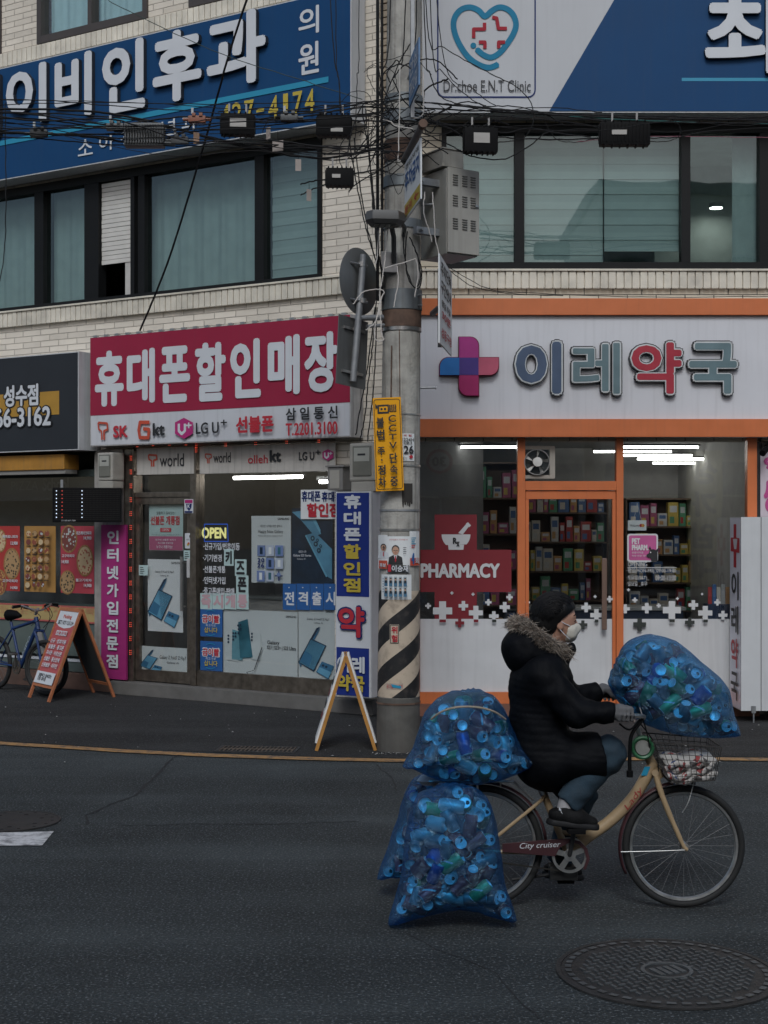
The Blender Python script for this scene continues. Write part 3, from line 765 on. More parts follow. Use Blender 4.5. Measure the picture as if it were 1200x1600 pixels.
# lit tubes
def tube_light(fr, px0, px1, py, back, label, e=None):
    Y = fr.o[1]+back if fr is RF else None
    p0, p1 = at(px0, py, Y), at(px1, py, Y)
    c = (p0+p1)/2; L_ = (p1-p0).length/2
    t = empty('ceiling_light', c, 0, label, 'ceiling light', 'fluorescent lights on the shop ceilings')
    m = MB(); m.box(-L_-.02, L_+.02, -.02, .02, .012, .03, .004); m.build('batten', M('batten_grey', (.05, .05, .05), .7), t)
    m = MB(); m.tube([(-L_, 0, -.005), (L_, 0, -.005)], .0125, 10); m.build('tube', EMIT, t)
for i, (a, b, y, bk, lb) in enumerate([(972, 1091, 698, 1.2, 'longest lit fluorescent tube at the front of the right pharmacy ceiling'), (928, 1049, 705, 1.7, 'lit fluorescent tube second from the front on the pharmacy ceiling'),
        (972, 1081, 711, 2.1, 'lit fluorescent tube in the middle of the right pharmacy ceiling'), (996, 1105, 716.5, 2.7, 'lit fluorescent tube second from the back of the right pharmacy ceiling'), (1020, 1127, 723, 3.2, 'rearmost lit fluorescent tube low on the right of the pharmacy ceiling'),
        (720, 808, 698, 1.2, 'lit fluorescent tube behind the left pharmacy window beside the pole')]):
    tube_light(RF, a, b, y, bk, lb)
# exhaust fan in the transom
p = at(839, 722, CO[1]-.045)
t = empty('exhaust_fan', p, 0, 'round white exhaust fan mounted in the transom above the pharmacy door', 'fan')
m = MB(); m.box(-.19, -.135, .02, .04, -.17, .17); m.box(.135, .19, .02, .04, -.17, .17); m.box(-.134, .134, .02, .04, -.17, -.135); m.box(-.134, .134, .02, .04, .135, .17)
m.build('mounting_board', M('fan_board', (.40, .36, .31), .8, dirt=.5), t)
m = MB(); m.lathe([(.134, .01), (.134, -.06), (.125, -.06), (.125, .01)], 40, axis='Y', closed=True); m.build('rim', M('fan_rim', (.25, .24, .23), .5), t, True)
m = MB(); m.lathe([(.048, .0), (.048, .07), (.001, .075)], 24, axis='Y'); m.build('motor_cover', M('fan_white', (.62, .60, .56), .5), t, True)
for i in range(5):
    m = MB(); a = 2*math.pi*i/5+.3
    q = [Vector((math.cos(a+d), 0, math.sin(a+d)))*r_ for d, r_ in ((-.12, .045), (.10, .045), (.0, .122), (-.30, .122))]
    m.add([(v.x, .02+(.02 if k in (0, 3) else -.012), v.z) for k, v in enumerate(q)], [(0, 1, 2, 3)])
    m.build('blade', MATS['fan_white'], t)
m = MB(); m.box(-.13, .13, .06, .07, -.13, .13); m.build('shutter', M('fan_back', (.09, .085, .08), .8), t)

# pharmacy fascia sign
s = Sign(RF, 640, 1290, 467, 683, .16, .155, SIGNW, 'pharmacy_sign', 'long white pharmacy fascia sign with orange bands, coloured cross and raised letters', 'shop sign', part='face')
a, b, c, d = s.u0-s.uc, s.u1-s.uc, 0, s.z1-s.z0
m = MB(); zb = RF.z(900, 655, .16)-s.z0; zc = RF.z(900, 493, .16)-s.z0
m.box(a, b, -.045, -.001, zc, d, .004); m.box(a, b, -.045, -.001, 0, zb, .004); m.build('orange_band', ORANGE, s.root)
LSIDE = M('letter_side', (.035, .033, .035), .5)
lw = M('letter_border', (.58, .60, .60), .4)
for ch, x0, x1, y0, y1, mt, bd in (('이', 801, 880, 531, 620, M('letter_slate', (.065, .10, .17), .35, spec=.6), .075), ('레', 890, 971, 533, 620, M('letter_sage', (.13, .20, .22), .35, spec=.6), .05),
                       ('약', 981, 1067, 532, 620, M('letter_red', (.40, .03, .05), .35, spec=.6), .06), ('국', 1071, 1153, 533, 620, MATS['letter_sage'], .06)):
    A, B, C, D = s.box(x0, x1, y0, y1)
    for part, mt2, g, y_ in (('letter_body', LSIDE, 0, -.055), ('letter_border', lw, .011, -.0575), ('letter_face', mt, .026, -.060)):
        k = MB()
        text_into(k, ch, A+g, B-g, C+g, D-g, y_, bd-(g*1.2 if g else 0), depth=(.055 if not g else 0)); o = k.build('letter' if not g else part, mt2, s.root if not g else let)
        if not g: let = o
# four-leaf cross
def leaf(x0, x1, y0, y1, mt, corner, r=14):
    pts = []
    for (x, y, sx, sy, nm) in ((x0, y0, 1, 1, 'tl'), (x1, y0, -1, 1, 'tr'), (x1, y1, -1, -1, 'br'), (x0, y1, 1, -1, 'bl')):
        if nm in corner:
            cx_, cy_ = x+sx*r, y+sy*r
            a0 = {'tl': 180, 'tr': 270, 'br': 0, 'bl': 90}[nm]
            pts += [(cx_+r*math.cos(R(a0+i*15)), cy_+r*math.sin(R(a0+i*15))) for i in range(7)]
        else: pts.append((x, y))
    return pts
for x0, x1, y0, y1, mt, cr in ((717, 747, 528, 560, M('cross_magenta', (.40, .04, .22), .3), ('tr',)), (717, 747, 587.5, 619, M('cross_crimson', (.36, .02, .12), .3), ('bl',)),
                               (687, 717, 560, 587, M('cross_blue', (.02, .16, .45), .3), ('tl',)), (747, 778, 560, 587, M('cross_pink', (.50, .10, .16), .3), ('br',)),
                               (717, 747, 560, 587, M('cross_violet', (.07, .04, .22), .3), ())):
    P = [s.loc(*q) for q in leaf(x0, x1, y0, y1, mt, cr)]
    s.mb(mt, 'cross').prism(P, -.075, -.01)
    s.mb(M('cross_edge', (.14, .01, .03), .5), 'cross_edge').prism([s.loc(*q) for q in leaf(x0-1.3, x1+1.3, y0-1.3, y1+1.3, mt, cr)], -.05, -.004)
s.done()
# glass decals
def plus(s, x, y, r, mt, part='cross'):
    t = r*.36
    s.poly([(x-t, y-r), (x+t, y-r), (x+t, y-t), (x+r, y-t), (x+r, y+t), (x+t, y+t), (x+t, y+r), (x-t, y+r), (x-t, y+t), (x-r, y+t), (x-r, y-t), (x-t, y-t)], mt, part)
class Decal(Sign):
    def __init__(s, fr, pc, py, out, name, label, cat, group=None):
        s.fr, s.out, s.pc, s.n, s.buf = fr, out, pc, 0, {}
        u, z = fr.uz(pc, py, out); s.base = (u, z, out)
        s.root = fr.root(name, u, z, out, label, cat, group)
    def scale(s): return abs(s.fr.u(s.pc+.5, s.out)-s.fr.u(s.pc-.5, s.out))
FILMW = M('white_film', (.62, .62, .62), .5, var=.02); FILMR = M('red_film', (.20, .014, .022), .5, var=.05)
GLIMPSE = M('dark_glimpse', (.035, .04, .035), .5)  # dark colour stands in for the dim interior glimpsed through cut-out pluses
s = Decal(RF, 712, 967, .006, 'window_decal', 'big dark red cross decal with white mortar and pharmacy lettering on the glass', 'decal')
s.poly([(679, 804), (745, 804), (745, 859), (799, 859), (799, 925), (745, 925), (745, 967), (679, 967), (679, 925), (657, 925), (657, 859), (679, 859)], FILMR, 'cross')
s.poly([(690, 835)]+[(712.5-22.5*math.cos(a*.1)*.999, 835+23*math.sin(a*.1)) for a in range(1, 31) if 835+23*math.sin(a*.1) < 852]+[(735, 835)], FILMW, 'mortar')
s.poly([(700, 851), (725, 851), (724, 859), (701, 859)], FILMW, 'mortar')
s.poly([(716, 833), (729, 818), (733, 822), (723, 835)], FILMW, 'pestle'); s.poly([(728, 818), (731, 816), (736, 821), (733, 824)], FILMW, 'pestle')
s.text('R', 707.5, 714, 840, 850, INK, .06); s.text('x', 713, 718, 846, 854, INK, .06)
s.text('PHARMACY', 657, 781, 880, 903, FILMW, .05)
s.done()
s = Decal(RF, 900, 967, .014, 'window_decal', 'scattered small white and dark plus signs along the pharmacy glass', 'decal')
for x, y, r in ((183, 509, 30), (248, 493, 15), (287, 515, 22), (212, 453, 5), (278, 457, 5), (138, 493, 9), (326, 482, 10), (392, 466, 10), (377, 497, 16), (343, 525, 15), (447, 482, 9), (631, 498, 15), (663, 522, 19), (659, 464, 5), (704, 472, 10),
                (763, 443, 5), (753, 502, 14), (783, 475, 8), (820, 500, 16), (857, 492, 7), (898, 506, 28), (965, 490, 15), (1002, 515, 22), (1040, 482, 10), (1057, 522, 14), (992, 456, 4), (915, 470, 5)):
    if 600+x/2 > 657: plus(s, 600+x/2, 700+y/2, r/2, FILMW)
for x, y, r, mt in ((236, 546, 14, FILMR), (393, 549, 17, GLIMPSE), (620, 552, 14, GLIMPSE), (797, 551, 20, GLIMPSE), (953, 544, 15, GLIMPSE)): plus(s, 600+x/2, 700+y/2, r/2, mt)
for x0, x1, mt in ((173, 193, FILMR), (280, 294, FILMR), (337, 350, GLIMPSE), (657, 668, GLIMPSE), (898-8, 898+8, GLIMPSE), (996, 1009, GLIMPSE)): s.rect(600+x0/2, 600+x1/2, 967.5, 972, mt, 'cross')
s.done()
s = Decal(RF, 1003, 880, .008, 'window_sticker', 'pink pet pharmacy sticker with a black dog silhouette on the right window', 'sticker')
def rrect(x0, x1, y0, y1, r):
    return [(cx_+r*math.cos(R(a0+i*22.5)), cy_+r*math.sin(R(a0+i*22.5))) for cx_, cy_, a0 in ((x1-r, y1-r, 0), (x0+r, y1-r, 90), (x0+r, y0+r, 180), (x1-r, y0+r, 270)) for i in range(5)]
s.poly(rrect(980, 1028, 834, 878, 4), FILMW, 'border'); s.poly(rrect(982.5, 1025.5, 836.5, 875.5, 3), M('pink_film', (.50, .10, .27), .5), 'face')
s.text('PET', 987, 1000, 841, 850, FILMW, .05); s.text('PHARM.', 987, 1013, 851, 860, FILMW, .05)
s.text('동물의약품', 987, 1005, 862, 865, FILMW, 0); s.text('처방 전문 약국', 987, 1011, 867, 870, FILMW, 0)
s.disc(1020, 866, 7, 8, INK, 'dog'); s.disc(1013.5, 868, 4, 3, INK, 'dog'); s.rect(1017, 1027, 868, 877, INK, 'dog')
s.poly([(1013, 858), (1015, 853), (1018, 860)], INK, 'dog'); s.poly([(1024, 860), (1029, 855), (1027, 863)], INK, 'dog'); s.disc(1016, 863, 1, 1.2, FILMW, 'dog')
s.done()
s = Decal(RF, 1010, 915, .008, 'window_lettering', 'white opening hours lettering below the pink sticker on the right window', 'lettering')
s.text('OPENING', 981, 1011, 878, 885, FILMW, .0); s.rect(980, 1057, 886.5, 887.5, FILMW, 'rule')
s.text('·평일(MON-FRI)_09:00-19:00', 979, 1056, 888, 896, FILMW, 0); s.text('·토요일(SAT)_', 979, 1014, 899, 907, FILMW, 0); s.text('09:00-13:00', 1024, 1056, 899, 907, FILMW, 0); s.text('·일요일 _휴무', 979, 1011, 908.5, 916, FILMW, 0)
s.done()
t = Sign(RF, 981, 1010, 813, 829, -.03, .008, PAPER, 'hanging_tag', 'small white welcome tag hanging on a cord inside the right window', 'tag', bev=.003)
t.text('Welcome', 984, 999, 819, 823, INK, 0); t.disc(1001.5, 821, 2.5, 2.5, RED); t.disc(1004.5, 821, 2.5, 2.5, M('amber_ink', (.65, .3, .05), .5))
t.line([(990, 813), (995.5, 786), (1002, 813)], .6, WHITE, 'cord'); t.done()
# ================================================================ big clinic signs upstairs
BLUE = M('sign_blue', (.009, .056, .155), .55, var=.06, scale=1.5, streak=.06, spec=.18)
NAVY = M('sign_navy', (.015, .03, .13), .5, var=.04, spec=.2)
CYAN = M('sign_cyan', (.02, .26, .42), .45, var=.03)
YEL = M('letter_yellow', (.50, .38, .045), .45, var=.03)
LBODY = M('raised_letter_side', (.028, .032, .04), .5)
GREYW = M('sign_edge_white', (.52, .53, .54), .45, var=.06, streak=.3)
def raised(s, ch, x0, x1, y0, y1, bold=.035, depth=.05, mat=WHITE):
    A, B, C, D = s.box(x0, x1, y0, y1)
    text_into(s.mb(LBODY, 'letter_body'), ch, A, B, C, D, -depth-.005, bold, depth=depth)
    text_into(s.mb(mat, 'lettering'), ch, A, B, C, D, -depth-.0095, bold)
s = Sign(LF, -240, 549, 71, 255, .30, .27, BLUE, 'clinic_sign', 'long blue clinic sign with raised white letters and a yellow phone number', 'shop sign', edge=GREYW)
# straight top and bottom come from the frame: fix exact heights
s.root.location.z = s.root.location.z
for ch, x0, x1, y0, y1 in (('이', 15, 78, 105, 197), ('비', 91, 149, 87, 187), ('인', 165, 232, 67, 176), ('후', 244, 320, 49, 160), ('과', 328, 420, 22, 136), ('최', -70, 5, 125, 222)):
    raised(s, ch, x0, x1, y0, y1)
s.text('의', 467, 499, 11, 54, WHITE, .02); s.text('원', 467, 499, 67, 116, WHITE, .02)
P0, P1 = s.loc(-235, 0)[0], s.loc(514, 0)[0]; zc = s.loc(300, 166)[1]
s.mb(CYAN, 'stripe').flat([(P0, zc-.03), (P1, zc-.03), (P1, zc+.03), (P0, zc+.03)], s.y())
for i, (ch, x0, x1) in enumerate((('소', 123, 146), ('아', 156, 180), ('청', 190, 213), ('소', 222, 245), ('년', 254, 276), ('과', 286, 310))):
    ym = 231-i*7.6; s.text(ch, x0, x1, ym-13, ym+12, WHITE, .01)
for i, ch in enumerate('427-4174'):
    x = 346+i*19.1+(4 if ch == '1' else 0); ym = 183-i*3.3; s.text(ch, x, x+(15 if ch not in '-1' else (12 if ch == '-' else 7.5)), (ym-19 if ch != '-' else ym-2), (ym+19 if ch != '-' else ym+3), YEL, .01)
s.done()
s = Sign(RF, 660, 1330, -70, 176, .30, .28, M('sign_white', (.50, .51, .53), .5, spec=.25, var=.03, scale=2, streak=.05), 'clinic_sign', 'white and blue clinic sign with a teal heart logo above the pharmacy', 'shop sign', edge=GREYW)
s.poly([(998, -66), (1326, -66), (1326, 174), (858, 174)], BLUE)
s.rect(1065, 1326, 122, 127, CYAN, 'stripe')
raised(s, '최', 1099, 1214, -8, 118, .03); raised(s, '이', 1230, 1320, -8, 118, .03)
zz = lambda L: [(600+x/2, y/2) for x, y in L]
s.line(rrect(684, 836, -60, 152, 11)+[(836, 141)], 2.2, NAVY, 'border')
hp = [(290, 155), (310, 172), (335, 180), (362, 165), (390, 130), (408, 98), (412, 72), (402, 45), (382, 28), (358, 24), (335, 36), (315, 52), (296, 34), (272, 24), (246, 28), (226, 46), (217, 72), (221, 104), (236, 140), (262, 178), (294, 202), (328, 212), (356, 202)]
def smooth(P, n=4):
    out = []
    for i in range(len(P)-1):
        p0, p1, p2, p3 = [Vector(P[max(0, min(len(P)-1, i+k))]) for k in (-1, 0, 1, 2)]
        for j in range(n):
            t = j/n; out.append(tuple(.5*((2*p1)+(-p0+p2)*t+(2*p0-5*p1+4*p2-p3)*t*t+(-p0+3*p1-3*p2+p3)*t**3)))
    out.append(tuple(P[-1])); return out
s.line(zz(smooth(hp)), 9, M('logo_teal', (.010, .18, .31), .5, spec=.2), 'logo'); s.disc(*zz([(279, 143)])[0], 4.5, 4.5, MATS['logo_teal'], 'logo')
REDL = M('logo_red', (.34, .015, .03), .5, spec=.2)
for L in ([(280, 120), (280, 92), (314, 92), (314, 72)], [(338, 55), (352, 58), (357, 90), (384, 90)], [(296, 133), (315, 133), (315, 153)], [(378, 133), (358, 133), (358, 152)]): s.line(zz(L), 5.5, REDL, 'logo')
s.text('Dr.choe E.N.T Clinic', 693, 829, 126, 144, INK, .0)
s.done()
# ================================================================ phone shop signs
CRIM = M('sign_crimson', (.30, .022, .055), .55, spec=.2, var=.06, scale=2, streak=.06)
SW = M('banner_white', (.56, .57, .60), .5, var=.05, scale=2, streak=.12)
s = Sign(LF, 141, 548, 509, 690, .26, .24, SW, 'phone_shop_sign', 'big crimson phone shop sign with heavy white letters and carrier logos below', 'shop sign', edge=M('sign_edge_old', (.40, .39, .38), .6, var=.2, streak=.6), part='face')
zmid = s.loc(345, 639)[1]
a, b = s.u0-s.uc, s.u1-s.uc
s.mb(CRIM, 'crimson_field').flat([(a+.006, zmid), (b-.006, zmid), (b-.006, s.z1-s.z0-.008), (a+.006, s.z1-s.z0-.008)], s.y())
for ch, x0, x1, y0, y1 in (('휴', 149, 194, 548, 635), ('대', 199, 243, 545, 630), ('폰', 250, 298, 541, 629), ('할', 306, 354, 535, 627), ('인', 361, 409, 530, 622), ('매', 420, 470, 524, 617), ('장', 477, 530, 519, 613)):
    s.text(ch, x0, x1, y0, y1, WHITE, .036)
def tlogo(s, x0, y0, w, h, mat=RED):
    P = lambda L: [(x0+w*a, y0+h*b) for a, b in L]
    s.line(P([(.08, .08), (.9, .12), (.95, .42), (.62, .5), (.62, .95)]), w*.17, mat, 'logo')
    s.line(P([(.08, .08), (.14, .42), (.40, .52), (.42, .95)]), w*.14, mat, 'logo')
def ulogo(s, x0, y0, w, h, mat):
    P = lambda L: [(x0+w*a, y0+h*b) for a, b in L]
    s.poly(P([(.5, 0), (1, .22), (1, .75), (.5, 1), (0, .75), (0, .22)]), mat, 'logo')
    s.line(P([(.22, .28), (.22, .62), (.38, .76), (.56, .62), (.56, .28)]), w*.13, WHITE, 'logo'); s.text('+', x0+w*.62, x0+w*.94, y0+h*.22, y0+h*.5, WHITE, .06, part='logo')
MAG = M('carrier_magenta', (.42, .02, .16), .45)
tlogo(s, 154, 658, 17, 31, M('carrier_red', (.50, .07, .035), .45)); s.text('SK', 179, 202, 665, 684, RED, .05)
s.line([(236, 660), (221, 660), (219, 672), (221, 684), (234, 684), (235, 671), (226, 670)], 4.5, MATS['carrier_red'], 'logo'); s.text('kt', 241, 260, 661, 681, INK, .05)
ulogo(s, 276, 653, 28, 33, MAG); s.text('LG U', 309, 345, 660, 678, INK, .03); s.text('+', 348, 358, 656, 665, INK, .04)
s.text('선불폰', 372, 431, 650, 676, RED, .04); s.text('삼 일 통 신', 450, 531, 636, 656, INK, .03); s.text('T.2201.3100', 450, 531, 660, 680, RED, .03)
s.done()
# fixing clips along its top edge
m = MB()
for i in range(22):
    u = s.u0+(s.u1-s.u0)*(i+.5)/22-s.uc; m.box(u-.03, u+.03, -.006, .03, s.z1-s.z0-.006, s.z1-s.z0+.02)
m.build('clip', STEEL, s.root)
# pizza shop sign
s = Sign(LF, -330, 123, 568, 711, .38, .36, M('slate_face', (.030, .034, .040), .55, spec=.2, var=.08, scale=2), 'pizza_shop_sign', 'dark slate pizza shop sign with yellow bar and white phone digits', 'shop sign', edge=GREYW, part='face')
s.rect(-40, 93, 615, 651, M('mustard', (.42, .23, .035), .5))
OUTL = M('letter_outline', (.012, .012, .014), .6)
for t_, x0, x1, y0, y1 in (('성수점', 7, 61, 601, 635), ('02-466-3162', -52, 81, 638, 668)):
    s.text(t_, x0-2, x1+2, y0-2, y1+2, OUTL, .11); s.n += 2; s.text(t_, x0, x1, y0, y1, WHITE, .035)
s.done()
t = LF.root('awning_box', (Lx(-330)+Lx(128))/2, 2.62, .3, 'yellow awning box under the slate pizza sign', 'awning')
m = MB(); hw = (Lx(128)-Lx(-330))/2
m.box(-hw, hw, 0, .25, .02, .20, .01); m.build('cassette', M('awning_yellow', (.42, .20, .03), .6, var=.12, streak=.35, dirt=.3), t)
m = MB(); m.box(-hw, hw, .02, .22, -.03, .018); m.build('front_bar', M('bar_grey', (.25, .24, .22), .5), t)

# ================================================================ phone shop front (left-hand side)
lz = LF.z
STONE = M('stone_step', (.13, .125, .118), .8, var=.15, bump=.3, dirt=.4)
mb = MB(); mb.box(Lx(186), Lx(594), -.16, .3, .004, .155, .01); bpart('step', mb, STONE, 'L')
mb = MB(); mb.box(Lx(-400), Lx(186)-.002, -.06, .3, .004, .20, .008); bpart('step', mb, M('brown_stone', (.17, .10, .075), .75, var=.25, dirt=.4), 'L')
mb = MB(); mb.box(Lx(524), -.02, -.01, .25, .156, 2.87); bpart('pillar', mb, BRL, 'L')
mb = MB(); mb.box(Lx(155), Lx(199), -.08, .2, .156, 2.87); bpart('pillar', mb, M('old_cement', (.30, .28, .26), .85, var=.2, streak=.4, dirt=.4), 'L')
mb = MB()
mb.box(Lx(199)+.001, Lx(214), -.06, .1, .157, 2.87, .006); mb.box(Lx(302), Lx(311), -.06, .1, .157, 2.87, .006)
mb.box(Lx(311)+.001, Lx(524)-.001, -.04, .1, .158, .33); mb.box(Lx(214)+.001, Lx(302)-.001, -.045, .09, 2.30, 2.36, .006); mb.box(Lx(214)+.001, Lx(524)-.001, -.03, .08, 2.56, 2.60)
mb.box(Lx(214)+.001, Lx(524)-.001, -.03, .08, 2.84, 2.869)
sf2 = bpart('shopfront_frame', mb, M('tarnished_steel', (.20, .17, .14), .35, metal=.8, var=.25, scale=15, streak=.3), 'L')
pane(Lx(311), Lx(524), .33, 2.56, 0, sf2, GLASS_C); pane(Lx(214), Lx(302), 2.36, 2.56, 0, sf2, GLASS_C)
mb = MB(); a, b = Lx(214)+.006, Lx(302)-.006
mb.box(a, a+.06, -.03, .03, .30, 2.22); mb.box(b-.06, b, -.03, .03, .30, 2.22); mb.box(a, b, -.032, .03, .17, .299); mb.box(a, b, -.032, .03, 2.221, 2.295)
d2 = bpart('door', mb, MATS['tarnished_steel'], 'L')
pane(a+.061, b-.061, .30, 2.22, 0, d2, GLASS_C)
m = MB(); m.tube([(b-.11, -.07, 1.0), (b-.11, -.07, 1.62)], .016, 10); m.tube([(b-.11, -.07, 1.05), (b-.11, -.005, 1.05)], .01); m.tube([(b-.11, -.07, 1.55), (b-.11, -.005, 1.55)], .01); m.build('handle', STEEL, d2, True)
m = MB(); m.box(b-.052, b-.008, -.05, -.031, 1.38, 1.6, .008); m.build('lock', M('lock_white', (.5, .5, .5), .4), d2)
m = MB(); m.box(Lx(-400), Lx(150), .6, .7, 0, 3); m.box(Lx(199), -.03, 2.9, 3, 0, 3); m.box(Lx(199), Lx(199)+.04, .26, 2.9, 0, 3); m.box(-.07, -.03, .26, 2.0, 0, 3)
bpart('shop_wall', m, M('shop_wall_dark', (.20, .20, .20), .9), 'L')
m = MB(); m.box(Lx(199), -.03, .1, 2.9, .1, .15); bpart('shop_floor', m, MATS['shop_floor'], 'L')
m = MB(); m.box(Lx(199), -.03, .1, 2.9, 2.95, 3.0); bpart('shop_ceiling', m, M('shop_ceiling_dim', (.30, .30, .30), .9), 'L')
t = LF.root('added_counter', -2.0, .16, -1.5, 'pale display counter added to lighten the phone shop behind the posters', 'counter')  # counter added to lighten the dark interior where the glass reflects grey
m = MB(); m.box(-1.1, 1.1, 0, .5, 0, .9, .01); m.build('body', M('counter_white', (.42, .42, .41), .5), t)
m = MB(); m.box(-1.12, 1.12, -.02, .52, .901, .94, .005); m.build('top', M('counter_glass', (.2, .22, .22), .15), t)
t = LF.root('display_board', -1.6, 1.5, -2.85, 'dark grid display board on the back wall of the phone shop', 'display board')
m = MB(); m.box(-1.2, 1.2, 0, .03, 0, 1.0); m.build('board', M('board_grey', (.10, .11, .12), .4), t)
m = MB()
for i in range(25): m.box(-1.19+i*.099, -1.185+i*.099, -.006, -.001, 0, 1.0)
for i in range(11): m.box(-1.2, 1.2, -.006, -.001, i*.0985, i*.0985+.006)
m.build('grid', M('grid_wire', (.32, .32, .32), .5), t)
# tube lights of the phone shop
for px0, px1, py, bk, lb in ((366, 472, 746, .9, 'lit fluorescent tube behind the phone shop window'), (500, 516, 752, 1.3, 'short lit tube at the right end of the phone shop window')):
    fr2 = Frame(LF.o[0]+LF.s*bk, LF.o[1]+LF.c*bk, TH)
    u0, z = fr2.uz(px0, py); u1, _ = fr2.uz(px1, py)
    t = fr2.root('ceiling_light', (u0+u1)/2, z, 0, lb, 'ceiling light', 'fluorescent lights on the shop ceilings')
    L_ = (u1-u0)/2
    m = MB(); m.box(-L_-.02, L_+.02, -.05, .05, .012, .06, .006); m.build('batten', WHITE, t)
    m = MB(); m.tube([(-L_, 0, -.006), (L_, 0, -.006)], .022, 10); m.build('tube', EMIT, t)
# vinyl banners over door and window
for px0, px1, py0, py1, lb in ((214, 303, 699, 741, 'dirty white vinyl banner above the phone shop door'), (312, 524, 695, 738, 'dirty white vinyl banner with three carrier logos above the phone shop window')):
    s = Sign(LF, px0, px1, py0, py1, .068, .006, M('vinyl_dirty', (.50, .47, .43), .55, var=.1, scale=3, streak=.35, dirt=.2), 'vinyl_banner', lb, 'banner')
    if px0 == 214: tlogo(s, 231, 709, 15, 21, MATS['carrier_red']); s.text('world', 250, 288, 709, 729, INK, .01)
    else:
        tlogo(s, 320, 708, 11, 17, MATS['carrier_red']); s.text('world', 334, 361, 707, 723, INK, .01); s.text('olleh', 388, 419, 711, 724, RED, .01); s.text('kt', 422, 440, 703, 722, INK, .06)
        s.text('LG U', 468, 492, 706, 719, INK, .02); s.text('+', 494, 502, 703, 710, INK, .03); ulogo(s, 505, 702, 17, 18, MAG)
    s.done()
# posters
MINT = M('poster_mint', (.42, .56, .55), .6, var=.03); PINKP = M('poster_pink', (.42, .10, .20), .6, var=.03)
PALE = M('poster_pale', (.60, .64, .64), .6, var=.04, scale=2); PBLUE = M('phone_blue', (.035, .13, .23), .4, var=.2, scale=4); PBL2 = M('phone_screen', (.11, .30, .44), .4, var=.3, scale=3); PDK = M('phone_dark', (.012, .03, .06), .4)
POSTB = M('poster_blue', (.02, .10, .30), .5, var=.04); DEEP = M('poster_deep', (.008, .022, .045), .5, var=.5, scale=4)
def poster(px0, px1, py0, py1, mat, label, out=-.012, fr=LF, th=.003, name='poster', cat='poster', group=None):
    return Sign(fr, px0, px1, py0, py1, out, th, mat, name, label, cat, group, part='sheet')
def quad(s, pts, mat): s.poly(pts, mat)
s = poster(233, 286, 786, 860, MINT, 'mint and pink poster at the top of the phone shop door')
s.rect(233.4, 285.6, 838, 859.6, PINKP); s.text('알뜰하고 실속있는!', 245, 274, 799, 804, INK, 0); s.text('선불폰 개통점', 236, 281, 806, 820, RED, .02)
s.poly([(251, 825), (268, 825), (268, 831), (251, 831)], RED); s.text('OPEN', 254, 265, 826, 830, WHITE, 0)
s.text('foreigners welcome', 238, 281, 834, 836.5, INK, 0); s.text('외국인 선불폰 최저가', 244, 276, 842, 845, WHITE, 0); s.text('즉시개통 번호이동', 248, 272, 847, 850, WHITE, 0); s.text('누구나 개통가능!', 246, 271, 852, 857, WHITE, 0); s.done()
def folds(s, x0, y0, w, h):
    P = lambda L: [(x0+w*a, y0+h*b) for a, b in L]
    s.poly(P([(.02, .62), (.50, .03), (.60, 0), (.12, .60)]), PDK); s.poly(P([(.0, .66), (.36, .28), (.62, .0), (.56, .10), (.06, .78)]), PBLUE)
    s.poly(P([(.0, .68), (.34, .22), (.78, .36), (.44, .86)]), PDK); s.poly(P([(.03, .68), (.35, .245), (.75, .37), (.43, .83)]), PBL2); s.poly(P([(.05, .66), (.20, .46), (.40, .56), (.30, .76)]), PBLUE)
    s.poly(P([(.50, .86), (.66, .66), (1.0, .75), (.84, 1.0)]), PBLUE); s.poly(P([(.53, .86), (.60, .77), (.93, .87), (.84, .98)]), PBL2)
    s.disc(*P([(.70, .74)])[0], w*.035, h*.022, PDK); s.disc(*P([(.79, .765)])[0], w*.035, h*.022, PDK)
s = poster(231, 286, 874, 987, PAPER, 'tall white poster with folding phones on the phone shop door')
s.text('SAMSUNG', 268, 283, 878, 881.5, INK, .02); s.text('Galaxy Z Fold7 Z Flip7', 243, 272, 892, 896, INK, 0); s.text('Galaxy AI', 251, 264, 898, 901, INK, 0); folds(s, 231.5, 903, 50, 78); s.done()
s = poster(218, 294, 1011, 1053, PALE, 'wide pale poster with folding phones low on the phone shop door')
s.text('Galaxy Z Fold7 Z Flip7', 250, 291, 1025, 1032, INK, 0); s.text('Galaxy AI', 261, 280, 1034, 1038, INK, 0); folds(s, 219, 1015, 36, 36); s.done()
s = poster(288, 302, 780, 802, WHITE, 'small magenta and navy shield sticker beside the phone shop door top', out=.064, th=.002, name='sticker', cat='sticker')
s.rect(289, 301, 781, 786, MAG); s.poly([(291, 787), (300, 787), (299, 794), (295.5, 798), (292, 794)], NAVY); s.text('K', 293.5, 297.5, 788, 794, WHITE, .04); s.rect(289, 301, 798.5, 801, NAVY); s.done()
s = poster(289, 300, 833, 857, WHITE, 'white notice sticker at the right edge of the phone shop door', out=.036, th=.002, name='sticker', cat='sticker')
s.rect(296, 299, 836, 840, INK); s.text('사업자', 291, 296, 842, 844, INK, 0); s.disc(295, 849, 1.6, 1.6, MATS['carrier_red']); s.disc(294, 851, 1.5, 1.5, YEL); s.done()
for x0, y0, lb in ((287, 860, 'mint notice sticker below the white sticker on the phone shop door'), (217, 883, 'mint notice sticker at the left edge of the phone shop door')):
    s = poster(x0, x0+14, y0, y0+16, MINT, lb, out=.036, th=.002, name='sticker', cat='sticker')
    for k in range(4): s.rect(x0+2, x0+7+k % 3, y0+3+k*3, y0+4+k*3, INK, 'lettering')
    s.done()
s = Decal(LF, 336, 846, -.05, 'neon_sign', 'yellow open neon sign in a blue frame inside the phone shop window', 'neon sign')
